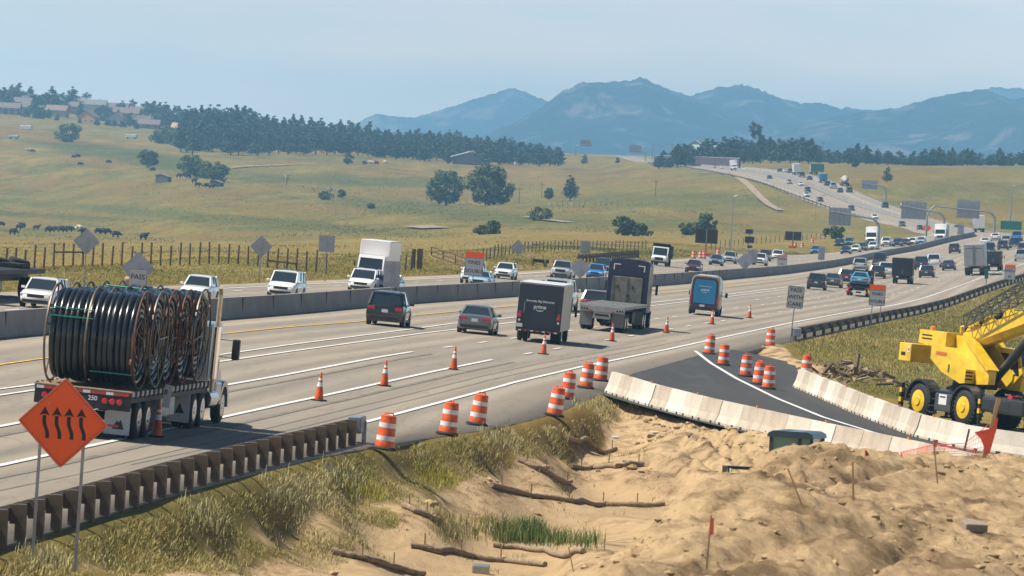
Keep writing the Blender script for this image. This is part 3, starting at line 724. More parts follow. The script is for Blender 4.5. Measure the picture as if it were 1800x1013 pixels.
def paint(name):
    cols = dict(white=(.80, .80, .79), black=(.012, .013, .016), grey=(.13, .14, .155), silver=(.44, .46, .48), darkgreen=(.020, .034, .034), navy=(.016, .030, .075), blue=(.030, .20, .50),
                lightblue=(.16, .30, .42), maroon=(.085, .010, .014), teal=(.03, .16, .20), tan=(.45, .38, .28), greygreen=(.10, .125, .125), darkgrey=(.045, .05, .058), red=(.32, .02, .018), skyblue=(.075, .32, .52), paleblue=(.30, .44, .55), steelblue=(.10, .17, .26))
    k = name+"_car_paint"
    return mat(k, cols[name], .28, .25 if name in ('silver', 'grey', 'greygreen', 'darkgrey', 'steelblue', 'lightblue') else 0, coat=.9)
def rotx(): return Matrix.Rotation(math.radians(90), 4, 'Y')
def wheel_geo(r, w, mt=None, rim=None, seg=20):
    """tyre and rim around the x axis, centred"""
    t = MB(); X = rotx(); s = .13*r
    t.lathe([(r*.60, -w/2), (r-s, -w/2), (r, -w/2+s*.7), (r, w/2-s*.7), (r-s, w/2), (r*.60, w/2)], BLK, seg, X)
    q = MB(); 
    for sg in (1, -1):
        Y = Matrix.Translation((sg*(w/2+.004), 0, 0)) @ X
        q.lathe([(r*.62, -.012), (r*.62, .008), (r*.55, .012), (r*.20, -.0+.004), (r*.16, .02), (.02, .022)], rim or ALU, seg, Y if sg > 0 else Matrix.Translation((sg*(w/2+.004), 0, 0)) @ Matrix.Rotation(math.pi, 4, 'Z') @ X)
        for k in range(5):
            a = 2*math.pi*k/5; q.box((sg*(w/2+.006), math.cos(a)*r*.40, math.sin(a)*r*.40), (.012, r*.11, r*.11), TRIM)
    return t, q
CARS = {  # L W H belt hood deck clearance r wheelbase yf0 yf1 yr1 yr0 roofhw
 'sedan': (4.75, 1.83, 1.45, .93, .86, .99, .19, .325, 2.8, .95, .20, -1.02, -1.72, .60),
 'suv': (4.65, 1.88, 1.72, 1.06, 1.00, 1.06, .22, .36, 2.72, 1.05, .42, -1.95, -2.22, .70),
 'crossover': (4.5, 1.84, 1.62, 1.02, .94, 1.02, .2, .345, 2.68, 1.02, .36, -1.75, -2.12, .66),
 'minivan': (5.05, 1.98, 1.77, 1.04, .95, 1.04, .18, .34, 3.0, 1.60, .78, -2.20, -2.42, .76),
 'pickup': (5.8, 2.0, 1.92, 1.22, 1.17, 1.18, .3, .40, 3.65, 1.30, .78, -.62, -.86, .70),
 'coupe': (4.85, 1.86, 1.33, .86, .84, .90, .17, .335, 2.75, .62, .05, -.75, -1.55, .56),
}
def car_geo(kind, topper=False):
    L, Wd, H, bz, hz_, dz, gc, r, wb, yf0, yf1, yr1, yr0, rh = CARS[kind]; w = Wd/2; hl = L/2
    P = MATS['white_paint']; body = MB(); body.m(P)
    def ring(y, ww, zb, zt, sh=.9):
        a = [(0, zb), (ww*.80, zb), (ww*.97, zb+.10), (ww, zb+(zt-zb)*.45), (ww*.985, zt-.14), (ww*sh, zt-.02), (ww*.5, zt+.012), (0, zt+.018)]
        return [(x, y, z) for x, z in a]+[(-x, y, z) for x, z in a[-2:0:-1]]
    st = [(-hl, .80, gc+.20, dz*.80), (-hl+.05, .90, gc+.06, dz*.93), (-hl+.22, .965, gc+.02, dz*.985), (-hl+.6, .995, gc, dz), (yr0 if kind != 'pickup' else -.95, 1, gc, bz if kind != 'pickup' else dz)]
    if kind == 'pickup': st.append((-.85, 1, gc, bz))
    st += [(0, 1, gc, bz), (yf0, 1, gc, bz-.01), (hl-.75, .985, gc, hz_), (hl-.32, .95, gc+.02, hz_-.05), (hl-.10, .88, gc+.06, hz_-.14), (hl, .76, gc+.16, hz_-.28)]
    st.sort(key=lambda q: q[0]); body.loft([ring(y, w*k, a, b) for y, k, a, b in st], P)
    for sx in (1, -1):                      # wheel wells and sills
        for sy in (1, -1):
            X = Matrix.Translation((sx*(w-.09), sy*wb/2, r)) @ rotx(); body.lathe([(.02, -.094), (r*1.16, -.094), (r*1.16, .094), (.02, .094)], TRIM, 18, X)
        body.box((sx*(w-.03), 0, gc+.05), (.075, wb-2.3*r, .11), TRIM)
    # greenhouse: roof and pillars belong to the body, panes are parts
    gb = w*.90; roof = [(-rh*w/.93, yr1, H-.03), (rh*w/.93, yr1, H-.03), (rh*w/.93, yf1, H-.03), (-rh*w/.93, yf1, H-.03)]; R = rh*w/.93
    rr = []
    for y, z, k in ((yf1+.04, H-.055, .93), (yf1-.18, H-.005, 1), ((yf1+yr1)/2, H, 1.01), (yr1+.25, H-.012, 1), (yr1-.06, H-.06, .92)):
        rr.append([(x*R*k, y, z+d) for x, d in ((-1.02, -.05), (-.95, .0), (-.5, .025), (.5, .025), (.95, 0), (1.02, -.05), (.5, -.045), (-.5, -.045))])
    body.loft(rr[::-1], P)
    cb = {'f': [(-gb, yf0, bz-.01), (gb, yf0, bz-.01)], 'r': [(-gb, yr0, bz-.01), (gb, yr0, bz-.01)]}
    for sx in (1, -1):
        body.bar((sx*(gb-.01), yf0+.02, bz-.02), (sx*(R-.01), yf1, H-.05), .075, P); body.bar((sx*(gb-.02), yr0+.02, bz-.02), (sx*(R-.02), yr1, H-.05), .11 if kind in ('sedan', 'coupe') else .13, P)
        ym = (yf0*.45+yr0*.55)+.25; ymt = (yf1*.5+yr1*.5)+.15
        body.bar((sx*(gb-.0), ym, bz-.02), (sx*(R-.0), ymt, H-.05), .06, TRIM)
        if kind in ('suv', 'minivan', 'crossover'): body.bar((sx*gb, yr0+.85, bz-.02), (sx*R, yr1+.62, H-.05), .06, TRIM)
    parts = {'body': (body, None, 38)}
    def pane(pts): q = MB(); q.poly(pts, GLASS); return q
    t = .9
    cen = Vector((0, (yf1+yr1)/2, bz+.2))
    wf, rf = (w*.90, R)
    parts['windshield'] = (pane([(-gb+.05, yf0, bz), (gb-.05, yf0, bz), (R-.04, yf1+.02, H-.07), (-R+.04, yf1+.02, H-.07)]), None, None)
    parts['rear_window'] = (pane([(gb-.07, yr0, bz+(.02 if kind != 'pickup' else .05)), (-gb+.07, yr0, bz+.02), (-R+.06, yr1-.02, H-.08), (R-.06, yr1-.02, H-.08)]), None, None)
    sw = MB(); sw.poly([(gb, yf0-.05, bz), (gb, yr0+.05, bz), (R, yr1+.02, H-.06), (R, yf1-.02, H-.06)][::-1], GLASS); sw.poly([(-gb, yf0-.05, bz), (-gb, yr0+.05, bz), (-R, yr1+.02, H-.06), (-R, yf1-.02, H-.06)], GLASS)
    parts['side_windows'] = (sw, None, None)
    for sx, s_ in ((-1, 0), (1, 1)):
        q = MB()
        if kind in ('sedan', 'coupe'): q.bbox((sx*w*.66, -hl+.035, dz*.80), (.46, .10, .13), .02, TAIL)
        elif kind == 'pickup': q.bbox((sx*w*.87, -hl+.05, .92), (.15, .14, .38), .02, TAIL)
        else: q.bbox((sx*w*.74, -hl+.06, bz*.83), (.36, .14, .17), .02, TAIL)
        parts['tail_light' + '.'*s_] = (q, None, None)
        q = MB(); q.bbox((sx*w*.70, hl-.13, hz_-.235), (.40, .20, .135), .03, HEAD); parts['headlight'+'.'*s_] = (q, None, None)
        q = MB(); q.bbox((sx*(w+.10), yf0-.22, bz+.06), (.20, .12, .14), .03, P); q.box((sx*(w-.02), yf0-.20, bz+.02), (.10, .05, .05), TRIM); parts['mirror'+'.'*s_] = (q, None, None)
    q = MB(); q.box((0, -hl-.004 if kind != 'sedan' else -hl-.002, dz*.72 if kind != 'pickup' else .60), (.32, .02, .16), PLATE); parts['number_plate'] = (q, None, None)
    q = MB(); q.bbox((0, -hl+.04, gc+.20), (Wd*.80, .12, .17), .03, TRIM if kind != 'pickup' else CHROME); parts['rear_bumper'] = (q, None, None)
    q = MB(); q.bbox((0, hl-.045, hz_-.31), (Wd*.50, .10, .20 if kind != 'pickup' else .30), .02, TRIM); q.bbox((0, hl-.02, gc+.17), (Wd*.74, .12, .19), .03, TRIM); parts['grille'] = (q, None, None)
    if kind in ('suv', 'minivan'):
        q = MB()
        for sx in (1, -1): q.bar((sx*R*.86, yf1-.2, H+.05), (sx*R*.86, yr1+.2, H+.05), .04, TRIM)
        parts['roof_rails'] = (q, None, None)
    if kind == 'pickup':
        q = MB(); q.box((0, (-hl-.90)/2+.02, dz+.022), (Wd*.78, hl-1.05, .02), TRIM); parts['bed_liner'] = (q, None, None)
    if topper:
        q = MB(); q.prism([(-w*.88, dz), (w*.88, dz), (R*.98, H+.04), (-R*.98, H+.04)], 1, -hl+.06, -.80, P); q.poly([(w*.72, -hl+.05, dz+.12), (-w*.72, -hl+.05, dz+.12), (-R*.80, -hl+.05, H-.06), (R*.80, -hl+.05, H-.06)], GLASS)
        for y in (-hl+.5, -1.3): q.bar((-R, y, H+.12), (R, y, H+.12), .05, TRIM)
        q.bbox((.15, -1.6, H+.19), (.7, .9, .12), .03, TRIM); parts['bed_topper'] = (q, None, None)
    tg, rg = wheel_geo(r, .225)
    for k, (sx, sy) in enumerate(((1, 1), (-1, 1), (1, -1), (-1, -1))):
        parts['wheel'+'.'*k] = ((tg, rg, (sx*(w-.10), sy*wb/2, r)), 'wheel', 40)
    return parts, L
def assemble(name, parts, label, cat, group, sub='rim'):
    root = thing(name, label, cat, group); cache = {}
    for nm, (g, par, smth) in parts.items():
        base = nm.rstrip('.')
        if par == 'wheel':
            tg, rg, loc = g
            if id(tg) not in cache: cache[id(tg)] = (tg.mesh('wheel', 40), rg.mesh(sub, 30))
            a, b = cache[id(tg)]; o = link('wheel', a, root); o.location = loc; link(sub, b, o)
        else: g.build(base, root, smth)
    return root
def merged(parts):
    M_ = MB()
    for nm, (g, par, smth) in parts.items():
        if par == 'wheel':
            X = Matrix.Translation(g[2]); M_.merge(g[0], X); M_.merge(g[1], X)
        else: M_.merge(g)
    return M_
PROTO = {}; VEH = []
def set_paint(o, m_):
    for q in [o]+list(o.children):
        if q.type != 'MESH': continue
        for s in q.material_slots:
            if s.material and (s.material.name == 'white_paint' or s.material.name.endswith('_car_paint')): s.link = 'OBJECT'; s.material = m_
KITNAME = {'sedan': 'sedan_car', 'suv': 'sport_utility_car', 'crossover': 'crossover_car', 'minivan': 'minivan', 'pickup': 'pickup_truck', 'coupe': 'classic_coupe', 'pickup_cap': 'pickup_truck'}
CATN = {'sedan': 'car', 'suv': 'car', 'crossover': 'car', 'minivan': 'van', 'pickup': 'pickup truck', 'coupe': 'car', 'pickup_cap': 'pickup truck'}
def place(o, P, fwd, up=None):
    up = up or normal(P.x, P.y); M_ = frame(fwd, up); M_.translation = P; o.matrix_basis = M_
def lane_P(px, py, away, L):
    P = hit(px, py); side = 1; d = road_dir(P.y, 1 if away else -1)
    c = P+d*(L/2); c.z = float(h0(c.x, c.y))+.032
    return c, (d if away else -d)
def car(kind, col, px, py, away, label, group="vehicles driving on the highway", small=False, scale=1.0):
    key = (kind, small)
    if key not in PROTO:
        parts, L = car_geo('pickup' if kind == 'pickup_cap' else kind, kind == 'pickup_cap')
        if small:
            me = merged(parts).mesh(KITNAME[kind], 38); o = link(KITNAME[kind], me); tag(o, label, CATN[kind], group); KIDS[o.name] = []
        else: o = assemble(KITNAME[kind], parts, label, CATN[kind], group); remember(o)
        PROTO[key] = (o, L)
    else:
        p, L = PROTO[key]; o = dup(p); tag(o, label, CATN[kind], group)
    L = PROTO[key][1]
    set_paint(o, paint(col)); c, f_ = lane_P(px, py, away, L); place(o, c, f_)
    if scale != 1: o.matrix_basis = o.matrix_basis @ Matrix.Scale(scale, 4)
    return o
def add(parts, name, mb, smooth=None):
    k = name
    while k in parts: k += '.'
    parts[k] = (mb, None, smooth); return mb
def wheels(parts, lst, r, w, rim=None, seg=20):
    tg, rg = wheel_geo(r, w, rim=rim, seg=seg)
    for x, y in lst:
        k = 'wheel'
        while k in parts: k += '.'
        parts[k] = ((tg, rg, (x, y, r)), 'wheel', 40)
def put(parts, name, px, py, away, L, label, cat, group="vehicles driving on the highway", small=False):
    if small:
        o = link(name, merged(parts).mesh(name, 35)); tag(o, label, cat, group)
    else: o = assemble(name, parts, label, cat, group)
    c, f_ = lane_P(px, py, away, L); place(o, c, f_); return o
def lettering(txt, size, X, mt, mb=None):
    mb = mb or MB(); vs, fs = text_geo(txt, size); mb.faces([(v[0], v[1], 0) for v in vs], fs, mt, X); return mb
def rearX(x, y, z):   # text on a face looking backwards (towards -y)
    return Matrix.Translation((x, y, z)) @ Matrix.Rotation(math.radians(90), 4, 'X')

# --- a cargo box truck with a conventional or cab-over front
def box_truck(boxm, sidem, cabm, L, Wd, H, floor=.95, cabh=2.35, cabl=2.0, hood=.9, rear_details=True, dump=False):
    p = {}; hl = L/2; w = Wd/2; y0 = -hl; y1 = hl-cabl-hood
    b = MB()
    if dump:
        b.prism([(y0, floor+.1), (y1-.15, floor), (y1-.15, H), (y0+.15, H-.15)], 0, -w, w, boxm)
        for k in range(5): b.box((0, y0+.5+k*(y1-y0-.9)/4, (floor+H)/2), (Wd+.08, .08, H-floor-.25), boxm)
        b.prism([(y1-.2, H-.02), (y1+.75, H+.10), (y1+.75, H+.16), (y1-.2, H+.05)], 0, -w, w, boxm)
    else:
        b.bbox((0, (y0+y1)/2, (floor+H)/2), (Wd, y1-y0, H-floor), .04, boxm)
        for sx in (1, -1):
            b.box((sx*(w+.004), (y0+y1)/2, (floor+H)/2), (.012, y1-y0-.10, H-floor-.10), sidem)
            for z in (floor+.04, H-.04): b.box((sx*(w+.008), (y0+y1)/2, z), (.03, y1-y0, .07), ALU)
    add(p, 'cargo_box' if not dump else 'dump_bed', b)
    if rear_details and not dump:
        d = MB(); d.box((0, y0-.008, (floor+H)/2-.02), (Wd-.16, .02, H-floor-.20), boxm); d.box((0, y0-.03, floor+.45), (.05, .03, .5), ALU); add(p, 'rear_door', d)
        for sx in (1, -1):
            t = MB(); t.box((sx*(w-.16), y0-.02, floor-.10), (.22, .05, .12), TAIL); add(p, 'tail_light', t)
        t = MB(); t.bbox((0, y0-.04, .62), (Wd*.86, .10, .14), .02, STEEL); add(p, 'rear_bumper', t)
        t = MB(); t.box((-.55, y0-.02, floor-.12), (.32, .03, .16), PLATE); add(p, 'number_plate', t)
    c = MB(); cw = min(w*.94, 1.06)
    yc = y1+.06; c.prism([(yc, .55), (yc+cabl, .55), (yc+cabl, 1.42), (yc+cabl-.42, cabh), (yc, cabh+.02)], 0, -cw, cw, cabm)
    c.loft([[(x*cw*.98, y, z) for x, z in ((-1, .5), (-1, zt-.2), (-.82, zt), (.82, zt), (1, zt-.2), (1, .5))] for y, zt in ((yc+cabl-.05, 1.45), (yc+cabl+hood-.25, 1.36), (yc+cabl+hood, 1.18))], cabm)
    add(p, 'cab', c)
    g = MB(); g.poly([(-cw*.9, yc+cabl+.004, 1.46), (cw*.9, yc+cabl+.004, 1.46), (cw*.86, yc+cabl-.40, cabh-.06), (-cw*.86, yc+cabl-.40, cabh-.06)], GLASS); add(p, 'windshield', g)
    g = MB()
    for sx in (1, -1): q = [(sx*(cw+.006), yc+.5, 1.45), (sx*(cw+.006), yc+cabl-.06, 1.45), (sx*(cw+.006), yc+cabl-.42, cabh-.12), (sx*(cw+.006), yc+.5, cabh-.12)]; g.poly(q if sx > 0 else q[::-1], GLASS)
    add(p, 'side_windows', g)
    g = MB(); g.bbox((0, yc+cabl+hood+.01, .98), (cw*1.05, .06, .42), .02, TRIM); add(p, 'grille', g)
    g = MB(); g.bbox((0, yc+cabl+hood+.06, .52), (cw*2, .16, .26), .03, CHROME if not dump else TRIM); add(p, 'front_bumper', g)
    for sx in (1, -1):
        g = MB(); g.bbox((sx*cw*.76, yc+cabl+hood+.0, .95), (.30, .10, .22), .03, HEAD); add(p, 'headlight', g)
        g = MB(); g.bbox((sx*(w+.14), yc+cabl-.45, 1.75), (.10, .12, .42), .03, TRIM); g.bar((sx*cw, yc+cabl-.4, 1.6), (sx*(w+.12), yc+cabl-.45, 1.7), .03, TRIM); add(p, 'mirror', g)
    ch = MB(); ch.box((0, (y0+yc)/2+.1, .72), (.9, yc-y0-.1, .28), STEEL); add(p, 'chassis', ch)
    wheels(p, [(w-.22, y0+1.6), (-w+.22, y0+1.6), (w-.52, y0+1.6), (-w+.52, y0+1.6), (cw-.12, yc+cabl+.15), (-cw+.12, yc+cabl+.15)], .47, .26)
    return p
def parcel_truck():
    """navy step van seen from behind"""
    p = {}; L, w, H = 7.6, 1.13, 2.98; y0 = -L/2; SIDE = mat("bare_aluminium_panel", (.46, .43, .37), .38, .35, var=.18, vs=2)
    b = MB(); b.bbox((0, -.55, 1.78), (2*w, 6.5, 2.36), .06, SIDE); b.bbox((0, -.55, 2.965), (2*w-.02, 6.5, .05), .02, WHITEP); b.prism([(2.7, .6), (3.75, .6), (3.75, 1.35), (3.2, 2.7), (2.7, 2.9)], 0, -w+.06, w-.06, NAVY)
    for k in range(9): b.box((w+.003, -3.5+k*.75, 1.8), (.012, .03, 2.2), ALU)
    add(p, 'cargo_body', b)
    d = MB(); d.bbox((0, y0-.02, 1.75), (2*w-.02, .06, 2.30), .025, NAVY); d.box((0, y0-.052, 1.73), (1.62, .012, 2.0), NAVY); add(p, 'rear_door', d)
    t = lettering("Everyday Big Deliveries", .15, rearX(.0, y0-.062, 2.06), LETW); lettering("prime", .27, rearX(.0, y0-.062, 1.78), LETW, t)
    n_ = 14; o_ = [(.20*math.cos(a), -.07*math.sin(a)) for a in [math.pi*k/n_ for k in range(n_+1)]]
    for k in range(n_):
        (x0, z0), (x1, z1) = o_[k], o_[k+1]; q0 = .012+.03*math.sin(math.pi*k/n_); q1 = .012+.03*math.sin(math.pi*(k+1)/n_)
        t.poly([(x0, y0-.062, 1.67+z0), (x0, y0-.062, 1.67+z0-q0), (x1, y0-.062, 1.67+z1-q1), (x1, y0-.062, 1.67+z1)], LETW)
    add(p, 'lettering', t)
    for sx in (1, -1):
        h_ = MB(); h_.bar((sx*.78, y0-.09, 1.45), (sx*.78, y0-.09, 2.0), .03, ALU if sx < 0 else STEEL); add(p, 'grab_handle', h_)
        q = MB(); q.lathe([(.10, 0), (.10, .04), (.06, .06)], TAIL, 14, Matrix.Translation((sx*.98, y0-.05, 1.28)) @ Matrix.Rotation(math.radians(90), 4, 'X')); q.lathe([(.075, 0), (.075, .03)], TAIL, 12, Matrix.Translation((sx*.98, y0-.05, 1.46)) @ Matrix.Rotation(math.radians(90), 4, 'X')); q.box((sx*.98, y0-.06, 1.06), (.10, .03, .10), HEAD); add(p, 'tail_light', q)
        m_ = MB(); m_.bbox((sx*(w+.24), 3.05, 1.55), (.12, .14, .52), .03, TRIM); m_.bar((sx*w, 3.1, 1.5), (sx*(w+.24), 3.05, 1.5), .035, TRIM); add(p, 'mirror', m_)
    q = MB(); q.box((-.95, y0-.06, .80), (.30, .02, .18), PLATE); add(p, 'number_plate', q)
    q = MB(); q.bbox((0, y0-.10, .56), (2*w-.06, .22, .10), .02, STEEL)
    for k in range(7): q.box((-.9+k*.3, y0-.215, .56), (.15, .012, .06), TAIL if k % 2 else PLATE)
    add(p, 'rear_bumper', q)
    c = MB(); c.box((0, 0, .52), (.8, L-.8, .22), STEEL); c.tube([(-.5, -2.4, .50), (.5, -2.4, .50)], .12, STEEL, 10); add(p, 'chassis', c)
    g = MB(); g.poly([(-.95, 3.76, 1.38), (.95, 3.76, 1.38), (.9, 3.22, 2.6), (-.9, 3.22, 2.6)], GLASS); add(p, 'windshield', g)
    wheels(p, [(w-.15, -2.4), (-w+.15, -2.4), (w-.43, -2.4), (-w+.43, -2.4), (w-.18, 2.6), (-w+.18, 2.6)], .40, .24)
    return p, L
def cargo_van():
    p = {}; L, w, H = 5.9, 1.03, 2.72; y0 = -L/2; SIDE = mat("pewter_van_paint", (.30, .27, .22), .35, .3, var=.2, vs=1.5, coat=.4); EDGE_ = mat("plum_edge_paint", (.10, .022, .045), .4, coat=.3)
    b = MB(); b.loft([[(x*w*k, y, .35+(z-.35)*q) for x, z in ((-.90, .35), (-1, .55), (-1.0, 1.6), (-.93, 2.45), (-.80, 2.68), (-.4, 2.74), (.4, 2.74), (.80, 2.68), (.93, 2.45), (1.0, 1.6), (1, .55), (.90, .35))] for y, k, q in ((y0, .96, .985), (y0+.12, 1, 1), (1.0, 1, 1), (1.9, .97, .93), (2.35, .95, .56), (2.85, .88, .44), (2.95, .8, .36))], SIDE)
    b.box((0, -.6, 2.735), (1.3, 4.2, .03), WHITEP); add(p, 'body', b, 40)
    f_ = MB(); f_.prism([(-.90, .55), (.90, .55), (.92, 1.7), (.86, 2.42), (.70, 2.62), (-.70, 2.62), (-.86, 2.42), (-.92, 1.7)], 1, y0-.03, y0+.02, EDGE_); add(p, 'rear_frame', f_)
    BL = mat("bright_blue_panel", (.010, .20, .40), .3, coat=.3, var=.15, vs=.8)
    f_ = MB(); f_.prism([(-.80, .78), (.80, .78), (.81, 1.7), (.78, 2.32), (.64, 2.50), (-.64, 2.50), (-.78, 2.32), (-.81, 1.7)], 1, y0-.045, y0-.02, NAVY); f_.prism([(-.76, .82), (.76, .82), (.77, 1.7), (.745, 2.29), (.62, 2.46), (-.62, 2.46), (-.745, 2.29), (-.77, 1.7)], 1, y0-.06, y0-.03, BL); add(p, 'rear_door', f_)
    t = lettering("Delivering the future", .10, rearX(0, y0-.066, 2.0), LETW); lettering("prime", .24, rearX(.02, y0-.066, 1.76), LETW, t)
    for k in range(10):
        a0, a1 = math.pi*k/10, math.pi*(k+1)/10; t.poly([(.17*math.cos(a), y0-.066, 1.66-.06*math.sin(a)-d) for a, d in ((a0, 0), (a0, .008+.022*math.sin(a0)), (a1, .008+.022*math.sin(a1)), (a1, 0))], LETW)
    add(p, 'lettering', t)
    q = MB(); q.bbox((0, y0-.05, .50), (1.86, .16, .30), .05, TRIM); add(p, 'rear_bumper', q); q = MB(); q.box((-.1, y0-.14, .66), (.34, .02, .15), PLATE); add(p, 'number_plate', q)
    for sx in (1, -1):
        q = MB(); q.bbox((sx*.94, y0-.02, 1.05), (.12, .10, .45), .03, TAIL); add(p, 'tail_light', q)
        q = MB(); q.bbox((sx*(w+.24), 2.0, 1.42), (.18, .14, .34), .04, TRIM); q.bar((sx*w*.95, 2.05, 1.35), (sx*(w+.2), 2.0, 1.35), .04, TRIM); add(p, 'mirror', q)
    g = MB(); g.poly([(-.86, 2.38, 1.42), (.86, 2.38, 1.42), (.82, 1.94, 2.35), (-.82, 1.94, 2.35)], GLASS); add(p, 'windshield', g)
    wheels(p, [(w-.12, -1.9), (-w+.12, -1.9), (w-.12, 1.9), (-w+.12, 1.9)], .36, .24)
    return p, L
def semi_trailer(L=12.0):
    p = {}; w = 1.28; y0 = -L/2; GREY = mat("grey_trailer_panel", (.34, .34, .35), .4, .2, var=.12, vs=1)
    b = MB(); b.bbox((0, 0, 2.55), (2*w, L, 2.75), .04, GREY)
    for sx in (1, -1): b.box((sx*(w+.003), 0, 1.25), (.02, L-.1, .16), ALU)
    add(p, 'trailer_box', b)
    for sx in (1, -1):
        d = MB(); d.box((sx*.61, y0-.012, 2.52), (1.16, .02, 2.52), GREY); d.bar((sx*.12, y0-.04, 1.3), (sx*.12, y0-.04, 3.75), .035, STEEL); d.box((sx*.62, y0-.028, 3.42), (.86, .01, .06), STEEL); add(p, 'rear_door', d)
        t = MB(); t.box((sx*.95, y0-.03, 1.04), (.40, .05, .14), TAIL); add(p, 'tail_light', t)
        m_ = MB(); m_.box((sx*.95, y0+1.2, .65), (.62, .02, .70), TRIM); add(p, 'mud_flap', m_)
    q = MB(); q.box((0, y0+.05, .55), (2.2, .10, .12), STEEL)
    for sx in (1, -1): q.box((sx*.6, y0+.05, .85), (.08, .08, .6), STEEL)
    add(p, 'underrun_bar', q)
    c = MB(); c.box((0, 0, 1.02), (1.0, L-.5, .24), STEEL); add(p, 'chassis', c)
    k = MB(); k.prism([(L/2+.6, .6), (L/2+2.6, .6), (L/2+2.6, 3.2), (L/2+2.2, 3.7), (L/2+.6, 3.75)], 0, -1.18, 1.18, WHITEP); k.box((0, L/2+3.3, 1.3), (2.0, 1.5, 1.3), WHITEP); add(p, 'tractor_cab', k)
    wheels(p, [(s*(w-a), y) for s in (1, -1) for a in (.2, .52) for y in (y0+2.0, y0+3.3, L/2+.4)]+[(1.0, L/2+3.3), (-1.0, L/2+3.3)], .5, .28)
    return p, L

